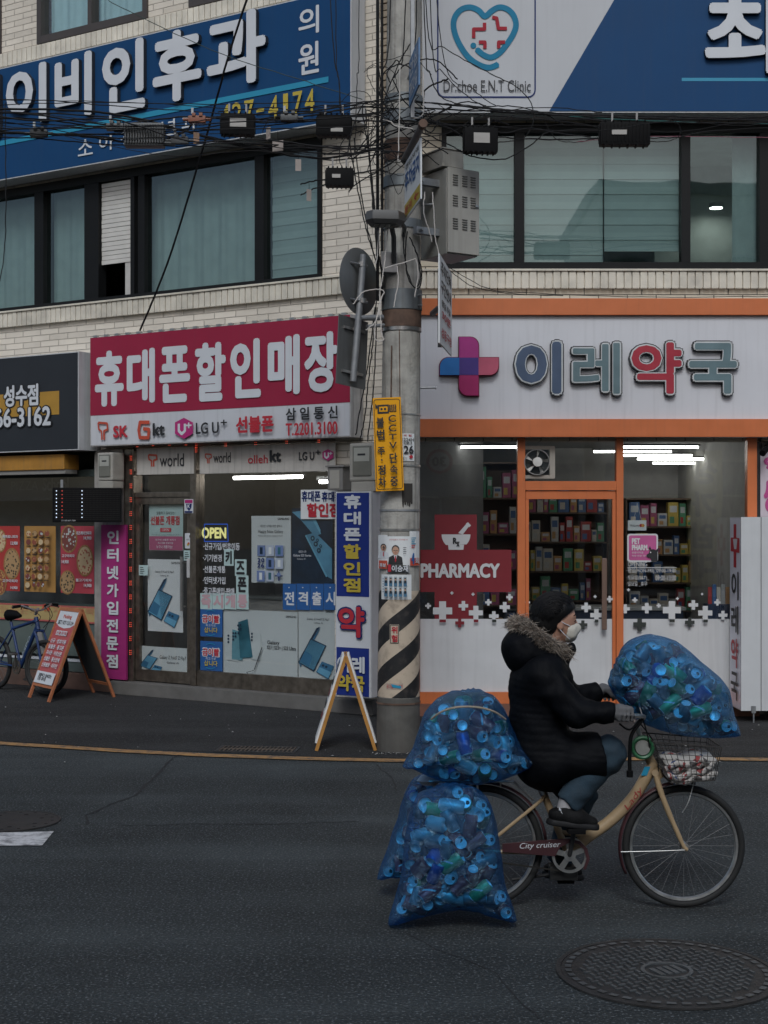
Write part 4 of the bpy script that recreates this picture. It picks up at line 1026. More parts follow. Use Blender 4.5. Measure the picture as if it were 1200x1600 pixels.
NEON = M('neon_yellow', (.85, .80, .32), emit=.40); NEOB = M('neon_blue', (.02, .10, .55), emit=.35)
s.rect(318, 356, 819.5, 846, M('neon_board', (.012, .013, .016), .5), 'board')
s.text('OPEN', 315.5, 354, 824, 841.5, NEON, .05, part='tube'); s.line([(320, 819), (356, 819), (357, 846), (320, 846), (320, 819)], 1.1, NEOB, 'border'); s.done()
s = Decal(LF, 345, 930, .008, 'window_lettering', 'white list of services lettered on the phone shop window below the neon', 'lettering')
for t_, x1, y0, y1 in (('·신규가입/번호이동', 375, 848, 859.5), ('·기기변경', 347, 866, 877.5), ('·선불폰개통', 353, 884, 895), ('·인터넷가입', 353, 901, 912.5), ('·중고폰매입·판매', 367, 918, 929.5)): s.text(t_, 318, x1, y0, y1, WHITE, .02)
s.done()
for ch, x0, x1, y0, y1 in (('키', 350, 365, 858, 884), ('즈', 367, 385, 874, 900), ('폰', 369, 388, 899, 928)):
    s = poster(x0, x1, y0, y1, MINT, 'black on mint cut-out letter %s' % {'키': 'topmost of three on the phone shop window', '즈': 'middle of three on the phone shop window', '폰': 'lowest of three on the phone shop window'}[ch], out=.014, th=.004, name='cutout_letter', cat='cut-out letter', group='cut-out letters on the phone shop window')
    s.text(ch, x0+2.5, x1-2.5, y0+2.5, y1-2.5, INK, .045); s.done()
for i, ch in enumerate('즉시개통'):
    x = 313+i*19
    s = poster(x, x+18.4, 927, 952, MINT, 'mint card with a faded pink letter, %s of the row above the blue notices' % ('first', 'second', 'third', 'last')[i], out=.012, th=.003, name='letter_card', cat='letter card', group='faded letter cards on the phone shop window')
    s.text(ch, x+1.5, x+16.9, 929, 950, M('faded_pink', (.50, .33, .36), .6), .05); s.done()
for y0, y1, w_ in ((950, 995, 'upper'), (1002, 1048, 'lower')):
    s = poster(313, 347.5, y0, y1, POSTB, '%s of the two blue notices with red and yellow lettering on the phone shop window' % w_, out=.010, th=.004, group='blue gold buying notices')
    s.text('금이빨', 315.5, 344.5, y0+9.5, y0+24.5, WHITE, .09); s.n += 1; s.text('금이빨', 317, 343, y0+11, y0+23, RED, .03); s.text('최고가로', 322, 338, y0+25, y0+29, WHITE, 0); s.text('삽니다', 320, 341, y0+30, y0+38.5, YEL, .02)
    s.line([(323, y0+5), (330, y0+3), (337, y0+5)], .7, CYAN); s.line([(323, y0+41), (330, y0+43), (337, y0+41)], .7, CYAN); s.done()
s = poster(349, 465, 954, 1060, PALE, 'wide pale poster with a standing teal phone and stylus low in the phone shop window')
TEAL = M('phone_teal', (.03, .12, .16), .35, var=.3, scale=5); TEAL2 = M('phone_teal_light', (.10, .25, .30), .35, var=.3, scale=5)
s.text('SAMSUNG', 447, 463, 962, 965.5, INK, .02); s.text('Galaxy', 418, 437, 1001, 1008.5, INK, .01); s.text('S23 | S23+ | S23 Ultra', 418, 463, 1009.5, 1017, INK, .01)
s.poly([(355, 992), (373, 996), (373, 1034), (355, 1030)], M('phone_pale', (.48, .53, .53), .4)); s.poly([(391, 986), (408, 990), (408, 1032), (394, 1030)], MATS['phone_pale'])
s.poly([(364, 983), (380, 988), (380, 1032), (363, 1030)], TEAL2); s.poly([(373, 972), (388, 967), (396, 1027), (376, 1028)], TEAL)
for x, y in ((358, 993), (358, 998), (358, 1003), (395, 990), (395, 995), (395, 1000), (366, 989), (366, 994), (366, 999), (370, 989), (370, 994), (374, 977), (375, 983), (375, 989), (378, 976), (378.5, 982)): s.disc(x, y, 1.5, 1.8, PDK, n=10)
s.line([(412, 1011), (400, 1046)], 1.3, INK); s.line([(400, 1047), (388, 1050), (392, 1054), (405, 1055), (403, 1058)], .7, INK); s.text('전국 매장에서 만나보세요 지금 바로', 419, 461, 1057, 1060, INK, 0); s.done()
s = poster(393, 454.5, 806, 911, PALE, 'pale new year poster with a grid of nine small pictures in the phone shop window')
s.text('SAMSUNG', 434, 452, 809, 812.5, INK, .02); s.text('새로운 시작을 위한 갤럭시', 407, 441, 820, 824, INK, 0); s.text('Happy New Galaxy', 404, 443, 828, 834, INK, 0); s.text('Galaxy S25 Series Galaxy Z Fold7', 404, 443, 836, 838.5, INK, 0)
GB = M('grid_blue', (.14, .20, .38), .5); GP = M('grid_pale', (.36, .41, .50), .5)
for i in range(3):
    for j in range(3):
        x, y = 403+i*14.8, 852+j*19.8
        if (i, j) == (0, 1):
            for q, (dx, dy) in zip('2026', ((0, 0), (6, 0), (0, 8), (6, 8))): s.text(q, x+dx+.5, x+dx+5.5, y+dy, y+dy+7, NAVY, .05)
            continue
        if (i, j) == (2, 2): s.rect(x+5, x+7, y, y+16, NAVY); s.rect(x, x+12, y+7, y+9, NAVY); s.disc(x+6, y+6, 3, 3, GB); continue
        s.rect(x, x+12.4, y, y+16.8, GB if (i+j) % 2 == 0 else GP); s.rect(x+4, x+8.4, y+3, y+14, (PDK, PALE, TEAL)[(i+2*j) % 3])
s.done()
s = poster(456, 520, 794, 911, DEEP, 'dark blue poster with a glossy blue phone camera in the phone shop window')
s.poly([(456.5, 800), (480, 797), (502, 834), (492, 838), (470, 812)], PBL2); s.poly([(480, 797), (487, 797), (501, 828), (501, 835)], M('phone_glow', (.16, .42, .58), .35))
s.poly([(478, 836), (493, 832), (519, 858), (519, 905), (510, 900)], PBL2); s.poly([(477, 837), (479, 836), (512, 900), (510, 902)], MATS['phone_glow'])
for x, y, r_ in ((489, 841, 3.2), (494, 850, 3.2), (499, 860, 3.2), (497, 844, 2), (502, 853, 2)): s.disc(x, y, r_, r_*1.25, PDK); s.disc(x, y, r_*.45, r_*.55, TEAL2)
s.text('새로운 시작', 468, 480, 860, 864, WHITE, 0); s.text('Galaxy S25 Series', 460, 488, 866, 870.5, WHITE, .01); s.text('Galaxy AI', 466, 479, 872, 875, WHITE, 0); s.done()
s = poster(470, 527, 765, 811, PAPER, 'white card with navy and red lettering at the top right of the phone shop window', out=.012, th=.004)
s.text('휴대폰', 471.5, 501, 767, 784, NAVY, .03); s.text('휴대폰', 503, 533, 768, 784, NAVY, .03); s.text('할인점', 480, 531, 786, 808, RED, .04); s.done()
for i, ch in enumerate('전격출시'):
    x = 442+i*21.4
    s = poster(x, x+20.6, 912, 953, POSTB, 'blue card with one white letter, %s of the row in the phone shop window' % ('first', 'second', 'third', 'last')[i], out=.010, th=.004, name='letter_card', cat='letter card', group='blue letter cards in the phone shop window')
    s.text(ch, x+3, x+18, 924.5, 945.5, WHITE, .03); s.disc(x+10, 918, 1, 1, WHITE); s.done()
s = poster(466.5, 523, 951, 1067, PALE, 'tall pale poster with folding phones beside the vertical blue sign')
s.text('SAMSUNG', 509, 522, 954, 957.5, INK, .02); s.text('Galaxy Z Fold7 Z Flip7', 480, 515, 966, 970, INK, 0); s.text('Galaxy AI', 491, 505, 972, 975, INK, 0); folds(s, 467, 979, 56, 82); s.done()
# vertical blue lightbox
s = Sign(LF, 524, 580, 768, 1089, .42, .30, WHITE, 'vertical_sign', 'tall vertical blue and white lightbox with white, yellow and red letters by the pole', 'sign', edge=GREYW, part='face', bev=.01)
VB = M('vertical_blue', (.016, .034, .20), .5, spec=.2, var=.04, scale=2)
a, b = s.u0-s.uc+.018, s.u1-s.uc-.022
for y0, y1 in ((770, 932), (1012, 1087)):
    z0, z1 = s.loc(552, y1)[1], s.loc(552, y0)[1]; s.mb(VB, 'blue_field').flat([(a, z0), (b, z0), (b, z1), (a, z1)], s.y())
for ch, y0, y1, mt in (('휴', 773, 795, WHITE), ('대', 799.5, 820, WHITE), ('폰', 825, 845, WHITE), ('할', 850, 873, YEL), ('인', 878, 899, YEL), ('점', 903, 925, YEL)): s.text(ch, 538, 565, y0, y1, mt, .05)
s.text('약', 528, 574, 945, 998, NAVY, .062); s.n += 1; s.text('약', 530.5, 571.5, 947.5, 995.5, RED, .034)
s.text('이레', 529, 572, 1025, 1051, WHITE, .04); s.text('약국', 529, 572, 1054, 1080, YEL, .04)
s.done()
# pink vertical sign
s = Sign(LF, 158, 197, 820, 1061, .12, .03, M('sign_pink', (.33, .03, .16), .5, spec=.2, var=.05, streak=.05), 'vertical_sign', 'tall narrow pink sign with eight white letters between pizza shop and phone shop', 'sign', part='face')
for i, ch in enumerate('인터넷가입전문점'): y = 829+i*27.6; s.text(ch, 168, 186, y, y+21, WHITE, .04)
s.done()
# LED light strings on the steel post
LEDM = M('red_led', (1, .10, .05), emit=.7); 
def led_string(pts, n, label, grp=2):
    t = empty('led_string', pts[0], 0, label, 'string light', 'red led light strings')
    P = [Vector(p)-Vector(pts[0]) for p in pts]
    m = MB(); m.tube(P, .004, 5); m.build('wire', CABLE, t)
    m = MB(); L_ = [(P[i+1]-P[i]).length for i in range(len(P)-1)]; tot = sum(L_)
    for k in range(n):
        d = tot*(k+.5)/n; i = 0
        while d > L_[i] and i < len(L_)-1: d -= L_[i]; i += 1
        c = P[i].lerp(P[i+1], d/L_[i])
        for q in range(3):
            for r_ in (-.008, .008):
                cc = c+Vector((r_, -.012, (q-1)*.022)); m.box(cc.x-.0035, cc.x+.0035, cc.y-.004, cc.y+.004, cc.z-.0035, cc.z+.0035)
    m.build('led', LEDM, t)
pw = lambda px, py, out: LF.world(*LF.uz(px, py, out), out)
led_string([pw(205, 705, .085), pw(204.5, 860, .085), pw(204, 1030, .085)], 15, 'red led strip running down the left steel post of the phone shop')
led_string([pw(205, 703, .10), pw(216, 694, .12), pw(304, 692, .14)], 4, 'short red led string under the left part of the crimson sign')
led_string([pw(307, 692, .10), pw(306.5, 707, .08)], 2, 'short red led drop above the post beside the phone shop door')
led_string([pw(330, 695, .12), pw(430, 690, .14), pw(524, 687, .14)], 4, 'red led string under the right part of the crimson sign')

# ================================================================ pizza shop front
mb = MB(); A, B = Lx(-400), Lx(155)
mb.box(A, B, -.03, .08, .98, 1.03); mb.box(A, B, -.03, .08, 2.56, 2.64); mb.box(Lx(-12), Lx(-8), -.03, .08, 1.031, 2.559); mb.box(B-.05, B-.001, -.03, .08, 1.031, 2.559)
sf3 = bpart('shopfront_frame', mb, M('green_frame', (.035, .05, .045), .5, var=.1), 'L')
pane(Lx(-8), B-.05, 1.031, 2.559, 0, sf3, GLASS_S); pane(A, Lx(-12), 1.031, 2.559, 0, sf3, GLASS_S)
mb = MB(); mb.box(A, B, -.02, .06, .40, .979); bpart('lower_panel', mb, M('grey_green_panel', (.10, .125, .115), .5, var=.06), 'L')
mb = MB(); mb.box(A, B, -.02, .06, .21, .33); bpart('lower_panel', mb, MATS['grey_green_panel'], 'L')
mb = MB(); mb.box(A, B, -.03, .06, .331, .36); bpart('white_rail', mb, WHITE, 'L')
s = Sign(LF, -200, 153, 941, 966, .035, .012, M('pizza_yellow', (.42, .31, .13), .5, var=.06), 'window_banner', 'long yellow strip with pink edges under the pizza shop window', 'banner')
a, b = s.u0-s.uc, s.u1-s.uc; h = s.z1-s.z0
m = s.mb(M('pizza_pink', (.42, .10, .09), .5), 'border'); y = s.y(); m.flat([(a, 0), (b, 0), (b, .02), (a, .02)], y); m.flat([(a, h-.02), (b, h-.02), (b, h), (a, h)], y)
s.text('맛있는 피자 좋은 가격', -5, 60, 947, 959, M('pizza_ghost', (.45, .22, .12), .5), 0); s.text('치즈 듬뿍', 84, 148, 948, 960, MATS['pizza_ghost'], 0); s.text('시워', 66, 78, 943, 955, MATS['carrier_red'], .05); s.done()
s = Sign(LF, -200, 149, 737, 783, -.02, .01, M('fascia_dark', (.020, .020, .022), .5), 'window_banner', 'dark strip with faint pizza lettering at the top of the pizza shop window', 'banner')
GH = M('ghost_grey', (.085, .085, .088), .6); s.text('PIZZA', 18, 60, 752, 766, GH, .0); s.text('School', 67, 108, 746, 767, GH, .04); s.done()
CRUST = M('pizza_crust', (.30, .16, .06), .7, var=.3, scale=30); 
def topping(name, a, b):
    m = M(name, a, .7, var=.2, scale=20); t = m.node_tree; n = t.nodes; L = t.links; p = n['Principled BSDF']
    src = p.inputs['Base Color'].links[0].from_socket
    tc = n.new('ShaderNodeTexCoord'); v = n.new('ShaderNodeTexVoronoi'); v.inputs['Scale'].default_value = 26; L.new(tc.outputs['Object'], v.inputs['Vector'])
    r = n.new('ShaderNodeMapRange'); r.inputs['From Min'].default_value = .3; r.inputs['From Max'].default_value = .42; L.new(v.outputs['Distance'], r.inputs['Value'])
    mx = n.new('ShaderNodeMix'); mx.data_type = 'RGBA'; mx.inputs['B'].default_value = (*b, 1); L.new(r.outputs[0], mx.inputs['Factor']); L.new(src, mx.inputs['A']); L.new(mx.outputs['Result'], p.inputs['Base Color']); return m
TP = [topping('topping_red', (.36, .10, .06), (.55, .42, .25)), topping('topping_dark', (.06, .05, .03), (.40, .25, .12)), topping('topping_cream', (.45, .50, .48), (.18, .05, .04)), topping('topping_gold', (.45, .26, .09), (.25, .07, .04))]
PRED = M('poster_red', (.40, .04, .035), .55, var=.06); PRED2 = M('poster_rose', (.42, .05, .07), .55, var=.06); PGOLD = M('poster_gold', (.38, .20, .055), .55, var=.06)
def pizza(s, x, y, rx, ry, k): s.disc(x, y, rx, ry, CRUST, 'artwork', 28); s.disc(x, y, rx*.85, ry*.88, TP[k], 'artwork', 24)
s = poster(-10, 31, 822, 923, PRED, 'red pizza menu poster at the left end of the pizza shop window', out=.008)
pizza(s, 1, 845, 9, 18, 0); pizza(s, 19, 881, 13, 25, 1); pizza(s, 1, 910, 10, 20, 3)
for y, t_ in ((841, '페퍼로니피자'), (910, '고구마피자')): s.text(t_, 5, 29, y-5, y, WHITE, .03); 
s.text('13,900', 18, 29, 846, 852, WHITE, .03); s.text('14,900', 18, 29, 916, 921, WHITE, .03); s.done()
s = poster(38, 87, 822, 925, PGOLD, 'ochre menu poster with rows of small pizzas in the pizza shop window', out=.008)
for i in range(4):
    for j in range(7):
        if j == 6 and i: s.disc(48+i*9, 913, 2.5, 4, TP[2], n=10); continue
        pizza(s, 45+i*11.6, 833.5+j*13.4, 4.2, 4.9, (i+2*j) % 4); s.rect(42+i*11.6, 49+i*11.6, 839.3+j*13.4, 840.3+j*13.4, INK, 'lettering')
s.done()
s = poster(95, 147, 822, 927, PRED2, 'rose red menu poster with three big pizzas at the right of the pizza shop window', out=.008)
pizza(s, 108, 842, 13, 22, 2); pizza(s, 133, 876, 13, 25, 0); pizza(s, 106, 910, 12, 19, 1)
s.text('치즈케이크피자', 120, 144, 830, 836, WHITE, .03); s.text('14,900', 132, 144, 838, 844, WHITE, .03); s.text('고구마피자', 98, 118, 866, 871, WHITE, .03); s.text('14,900', 98, 109, 875, 881, WHITE, .03); s.text('불고기피자', 120, 145, 904, 909, WHITE, .03); s.text('14,900', 133, 145, 912, 918, WHITE, .03); s.done()
# LED dot board
fr = Frame(0, 0, 0); Yb = 16.35; p = at(131, 818, Yb)
FB = Frame(p.x, p.y, R(-13))
s = Sign(FB, 82, 190, 762, 816, 0, .14, M('board_black', (.006, .006, .0065), .6, spec=.12), 'led_board', 'black dot matrix led board hung in front of the pizza window', 'led board', bev=.01)
DOT = M('dot_dim', (.022, .020, .019), .5, spec=.2); DW = M('dot_white', (.7, .8, 1), emit=.7); DR = M('dot_red', (.7, .08, .06), emit=.25)
y = s.y()
for i in range(46):
    for j in range(16):
        x, yy = 86+i*2.22, 767+j*2.95; u, z = s.loc(x, yy)
        mt = DW if (i in (1, 19) and j % 2 == 0) else (DR if i == 5 and j % 2 == 0 else DOT)
        q = .0045 if mt is DOT else .0058
        s.mb(mt, 'led').flat([(u-q, z-q), (u+q, z-q), (u+q, z+q), (u-q, z+q)], y)
s.text('031-000-8671-7904', 96, 118, 812.2, 814.6, GREYW, 0); s.done()
m = MB(); m.box(-.3, -.27, .02, .06, s.z1-s.z0, s.z1-s.z0+.09); m.box(.3, .33, .1, .5, .2, .23); m.build('bracket', GALV, s.root)
# electricity meters
METW = M('meter_case', (.36, .34, .30), .5, var=.08, dirt=.3)
def meter(fr, px0, px1, py0, py1, out, label):
    pc = (px0+px1)/2; u0, u1 = fr.u(px0, out), fr.u(px1, out); z1, z0 = fr.z(pc, py0, out), fr.z(pc, py1, out); w_ = (u1-u0)/2; h = z1-z0
    t = fr.root('electricity_meter', (u0+u1)/2, z0, out, label, 'electricity meter', 'electricity meter boxes on the shop front')
    m = MB(); m.box(-w_, w_, .0, .2, h*.22, h, .02); m.box(-w_*.92, w_*.92, .01, .2, 0, h*.215, .015); m.build('case', METW, t)
    m = MB(); m.box(-w_*.72, w_*.72, -.012, .01, h*.32, h*.94, .01); m.build('window', M('meter_window', (.16, .16, .14), .15, var=.1), t)
    m = MB(); m.box(-w_*.6, w_*.6, -.0145, -.012, h*.62, h*.9); m.build('plate', M('meter_plate', (.36, .36, .32), .6), t)
    m = MB(); m.box(-w_*.3, w_*.3, -.016, -.0146, h*.74, h*.78); m.build('dial', INK, t)
meter(LF, 152, 176, 707, 763, .32, 'grey electricity meter between the pizza sign and the steel post')
meter(LF, 546, 586, 692, 768, .40, 'grey electricity meter beside the yellow camera warning sign')
t = LF.root('junction_box', LF.u(523, .3), lz(523, 766, .3), .3, 'small grey junction box above the vertical blue sign', 'junction box')
m = MB(); m.box(-.09, .1, 0, .22, 0, .24, .01); m.box(-.11, .12, -.015, .23, .241, .26, .004); m.build('case', M('box_grey', (.20, .19, .18), .6, var=.1), t)
m = MB(); m.box(-.06, .06, -.004, 0, .02, .21); m.build('cover', METW, t)
# ================================================================ light box, poster and camera right of the pharmacy
SF = Frame(3.586, 14.76, R(90))
s = Sign(SF, 1140.5, 1158, 808, 1106, 0, .62, M('face_white', (.78, .79, .86), .4, var=.02), 'light_box', 'white metal sign box right of the pharmacy with red cross and stacked letters', 'sign', edge=M('box_white', (.60, .61, .62), .4, var=.03, streak=.08), part='face')
s.poly([(1147, 819), (1151, 819), (1151, 840), (1156, 841), (1156, 864), (1151, 863), (1151, 887), (1147, 886), (1147, 862), (1142.5, 861), (1142.5, 840), (1147, 840)], RED, 'cross')
s.poly([(1146, 842), (1153, 842), (1151.5, 858), (1148, 858)], WHITE, 'cross')
for ch, y0, y1, mt in (('이', 893, 937, INK), ('레', 946, 990, INK), ('약', 997, 1043, RED), ('국', 1050, 1093, INK)): s.text(ch, 1144, 1155, y0, y1, mt, .02)
s.done()
m = MB(); h = s.z1-s.z0; x1 = s.u1-s.uc
for q in (.20, .40): m.box(x1, x1+.004, q-.003, q+.003, 0, h)
m.build('seam', M('seam_dark', (.06, .06, .06), .6), s.root)
m = MB(); m.tube([(x1+.02, .12, -.13), (x1+.02, .12, .04)], .008, 6); m.box(x1+.002, x1+.03, .10, .14, -.02, .05); m.build('latch', GALV, s.root)
s = Sign(RF, 1186, 1240, 706, 808, .03, .02, M('poster_rosewhite', (.55, .48, .52), .5, var=.04), 'wall_poster', 'pale poster with magenta letters at the right edge beyond the pharmacy', 'poster', part='sheet')
s.text('약', 1193, 1230, 712, 740, M('ink_magenta', (.45, .06, .22), .5), .05); s.text('상담', 1193, 1230, 748, 800, MATS['ink_magenta'], .05); s.done()
t = RF.root('security_camera', Rx(1189), rz(702), .18, 'small black security camera above the pale poster at right', 'security camera')
m = MB(); m.tube([(-.045, -.06, -.05), (.02, .02, .0)], .03, 14); m.tube([(-.05, -.068, -.055), (-.045, -.06, -.05)], .034, 14); m.build('body', BLACK, t, True)
m = MB(); m.tube([(.01, 0, 0), (.03, .06, .03), (.03, .17, .03)], .012, 8); m.lathe([(.03, 0), (.03, .02)], 14, (.03, .15, .03), 'Y'); m.build('bracket', BLACK, t, True)
m = MB(); m.tube([(Rx(1183), -.02, .2), (Rx(1183), -.02, 2.85)], .03, 8); m.tube([(Rx(1188), -.012, 2.2), (Rx(1188), -.012, 2.95)], .012, 6); bpart('recess_shade', m, M('recess_dark', (.02, .02, .02), .5), 'R')  # dark uprights standing in for the shaded recess beside the shopfront

# ================================================================ utility pole
PX, PY = .124, 12.57
def pc_at(z): return Vector((PX+.0085*z, PY, z))
def pr_at(z): return .186-.0052*z
pole = empty('utility_pole', (PX, PY, 0), 0, 'weathered grey concrete utility pole with striped hazard wrap at the street corner', 'utility pole')
def plathe(z0, z1, dr, n=40, steps=6):
    m = MB(); vs = []
    for i in range(steps+1):
        z = z0+(z1-z0)*i/steps; c = pc_at(z)-Vector((PX, PY, 0))
        for j in range(n):
            a = 2*math.pi*j/n; vs.append((c.x+(pr_at(z)+dr)*math.cos(a), c.y+(pr_at(z)+dr)*math.sin(a), z))
    m.add(vs, [(i*n+j, i*n+(j+1) % n, (i+1)*n+(j+1) % n, (i+1)*n+j) for i in range(steps) for j in range(n)]); return m
zp = lambda py: CH-(py-CY)*PY/F
plathe(.004, 11.5, 0).build('shaft', CONC, pole, True)
SHE = M('sheath_metal', (.12, .115, .105), .65, metal=.3, var=.25, scale=6, streak=.5, dirt=.5)
plathe(.005, zp(1088), .006).build('sheath', SHE, pole, True)
# hazard stripes, wound round the pole
hm = bpy.data.materials.new('hazard_stripe'); hm.use_nodes = True
t_ = hm.node_tree; n_ = t_.nodes; L_ = t_.links; p_ = n_['Principled BSDF']; p_.inputs['Roughness'].default_value = .55
tc = n_.new('ShaderNodeTexCoord'); sx = n_.new('ShaderNodeSeparateXYZ'); L_.new(tc.outputs['Object'], sx.inputs[0])
def mth(op, a, b=None):
    q = n_.new('ShaderNodeMath'); q.operation = op
    for i, v in enumerate((a, b)):
        if v is None: continue
        if isinstance(v, (int, float)): q.inputs[i].default_value = v
        else: L_.new(v, q.inputs[i])
    return q.outputs[0]
ang = mth('ARCTAN2', mth('SUBTRACT', sx.outputs['X'], .005), mth('MULTIPLY', sx.outputs['Y'], -1))
v = mth('SUBTRACT', sx.outputs['Z'], mth('MULTIPLY', ang, .14))
fr_ = mth('FRACT', mth('DIVIDE', mth('ADD', v, 10.03), .352))
ss = mth('GREATER_THAN', fr_, .5)
nz = n_.new('ShaderNodeTexNoise'); nz.inputs['Scale'].default_value = 12; nz.inputs['Detail'].default_value = 8; L_.new(tc.outputs['Object'], nz.inputs['Vector'])
mx = n_.new('ShaderNodeMix'); mx.data_type = 'RGBA'; mx.inputs['A'].default_value = (.52, .43, .33, 1); mx.inputs['B'].default_value = (.012, .012, .013, 1); L_.new(ss, mx.inputs['Factor'])
m2 = n_.new('ShaderNodeMix'); m2.data_type = 'RGBA'; m2.inputs['B'].default_value = (.10, .08, .07, 1); L_.new(mx.outputs['Result'], m2.inputs['A'])
mr = n_.new('ShaderNodeMapRange'); mr.inputs['From Min'].default_value = .52; mr.inputs['From Max'].default_value = .75; mr.inputs['To Max'].default_value = .5; L_.new(nz.outputs['Fac'], mr.inputs['Value']); L_.new(mr.outputs[0], m2.inputs['Factor'])
L_.new(m2.outputs['Result'], p_.inputs['Base Color'])
plathe(zp(1087), zp(922), .004).build('hazard_wrap', hm, pole, True)
BAND = M('band_steel', (.20, .22, .23), .5, metal=.5, var=.15, streak=.35)
for y0, y1, mt, dr in ((455, 486, BAND, .014), (487, 513, RUST, .008), (513.5, 519, STEEL, .010), (346, 360, BAND, .012), (278, 295, BAND, .012), (152, 163, BAND, .012), (222, 255, RUST, .010), (177, 196, BAND, .02), (826, 829.5, STEEL, .006), (796, 799, GALV, .006), (727, 730, STEEL, .006), (1095, 1098, RUST, .012), (648, 650, STEEL, .005)):
    plathe(zp(y1), zp(y0), dr, steps=1).build('band', mt, pole, True)
def on_pole(m, name, mat, **k): m.xf(Matrix.Translation((-PX, -PY, 0))); return m.build(name, mat, pole, True, **k)
for px, py, dx in ((657, 606, .13), (596, 340, -.1), (655, 320, .12)):
    p = at(px, py, PY); m = MB(); m.tube([p, p+Vector((dx, -.02, 0))], .010, 8); m.tube([p+Vector((dx, -.02, 0)), p+Vector((dx*1.06, -.02, 0))], .017, 8); on_pole(m, 'step_bolt', RUST if py == 340 else GALV)
m = MB()
for py in (462, 478): p = at(653, py, PY-.1); m.tube([p, p+Vector((.03, -.05, 0))], .012, 6)
on_pole(m, 'clamp_bolt', GALV)
# smear of old black paint
def pole_patch(name, pts, mat, dr, parent=None):
    m = MB(); vs = []
    for px, py in pts:
        z = zp(py); c = pc_at(z); x = (px-CX)*(PY-.15)/F; q = max(-.97, min(.97, (x-c.x)/(pr_at(z)+dr)))
        vs.append((x-PX, -(pr_at(z)+dr)*math.sqrt(1-q*q), z))
    m.add(vs, [list(range(len(vs)))]); return m.build(name, mat, parent or pole)
for k in range(5):
    x = 628+k*3.3; pole_patch('paint_smear', [(x, 756), (x+3.4, 756), (x+3.4, 786+(k*7) % 9), (x+2.4, 794-(k*5) % 7), (x+.8, 792-(k*3) % 8), (x, 784)], M('old_paint', (.035, .03, .026), .8), .002)
# conduit and cable bundle down the left of the pole
CONDU = M('conduit_grey', (.16, .16, .155), .6, var=.1)
for x0, w_ in ((590, 5), (597, 4)):
    m = MB(); m.tube([at(x0, y, PY-.12) for y in (-60, 150, 300, 420, 470)], w_/2*PY/F, 8); on_pole(m, 'conduit', CABLE)
m = MB(); m.tube([at(612, 540, PY-.165), at(610, 700, PY-.165)], .006, 6); m.tube([at(624, 515, PY-.17), at(625, 640, PY-.17)], .004, 6); on_pole(m, 'earth_wire', RUST)
# sheets pasted on the pole: bend flat artwork round it
def bend(root):
    for o in root.children:
        bm = bmesh.new(); bm.from_mesh(o.data)
        xs = [v.co.x for v in bm.verts]; a, b = min(xs), max(xs)
        k = max(1, int((b-a)/.025))
        for i in range(1, k): bmesh.ops.bisect_plane(bm, geom=bm.verts[:]+bm.edges[:]+bm.faces[:], plane_co=(a+(b-a)*i/k, 0, 0), plane_no=(1, 0, 0))
        for v in bm.verts:
            W = root.location+v.co; c = pc_at(W.z); dr = .006-v.co.y
            q = max(-.985, min(.985, (W.x-c.x)/(pr_at(W.z)+dr)))
            v.co.y = c.y-(pr_at(W.z)+dr)*math.sqrt(1-q*q)-root.location.y
        bm.to_mesh(o.data); bm.free()
PF = Frame(0, PY-.19, 0)
SKIN = M('printed_skin', (.50, .30, .21), .6, var=.05)
def pole_sheet(px0, px1, py0, py1, mat, name, label, cat, fn, group=None):
    s = Sign(PF, px0, px1, py0, py1, 0, .0012, mat, name, label, cat, group, part='sheet'); fn(s); s.done(); bend(s.root)
def portrait(s, x, y, r, suit=INK):
    s.poly([(x-r*2.1, y+r*4), (x-r*1.8, y+r*1.9), (x-r*.6, y+r*1.3), (x+r*.6, y+r*1.3), (x+r*1.8, y+r*1.9), (x+r*2.1, y+r*4)], suit)
    s.poly([(x-r*.55, y+r*1.2), (x+r*.55, y+r*1.2), (x, y+r*3)], WHITE); s.poly([(x-r*.15, y+r*1.6), (x+r*.15, y+r*1.6), (x+r*.2, y+r*3), (x, y+r*3.3), (x-r*.2, y+r*3)], RED)
    s.disc(x, y-r*.25, r*1.08, r*1.25, INK); s.disc(x, y+r*.1, r*.9, r*1.2, SKIN)
    if r > 2.5:
        s.line([(x-r*.62, y), (x-r*.2, y), (x+r*.2, y), (x+r*.62, y)], .35, INK); s.disc(x-r*.38, y+.1, r*.16, r*.1, INK, n=8); s.disc(x+r*.38, y+.1, r*.16, r*.1, INK, n=8)
        s.line([(x-r*.35, y+r*.62), (x, y+r*.72), (x+r*.35, y+r*.62)], .45, MATS['logo_red']); s.poly([(x-r*.06, y), (x+r*.14, y+r*.38), (x-r*.14, y+r*.38)], M('printed_shade', (.36, .19, .13), .6))
def p1(s):
    s.text('교육 혁신을 더 크게 바꿉니다', 608, 637, 842, 844.5, RED, 0); portrait(s, 618, 860, 5.6)
    for k in range(4): s.rect(630, 635-k % 2, 855+k*3, 856+k*3, MATS['ghost_grey'])
    s.rect(605, 639.5, 883, 894, INK); s.text('1', 606, 611, 882, 893.5, RED, .05); s.text('이승재', 612, 638, 883, 893.5, WHITE, .03)
def p2(s):
    portrait(s, 599, 856, 4.2, WHITE); s.rect(592, 605, 876, 889, MATS['carrier_red']); s.text('후보', 593, 603, 880, 887, WHITE, .03)
def p3(s):
    for k in range(6): s.rect(643, 650-k % 3, 840+k*3, 841.4+k*3, (CYAN, RED)[k > 3])
    s.rect(641, 655.5, 872, 884, MATS['carrier_red']); s.text('4', 643, 648, 864, 882, POSTB, .05); s.text('회', 649, 655, 872, 881, WHITE, .02)
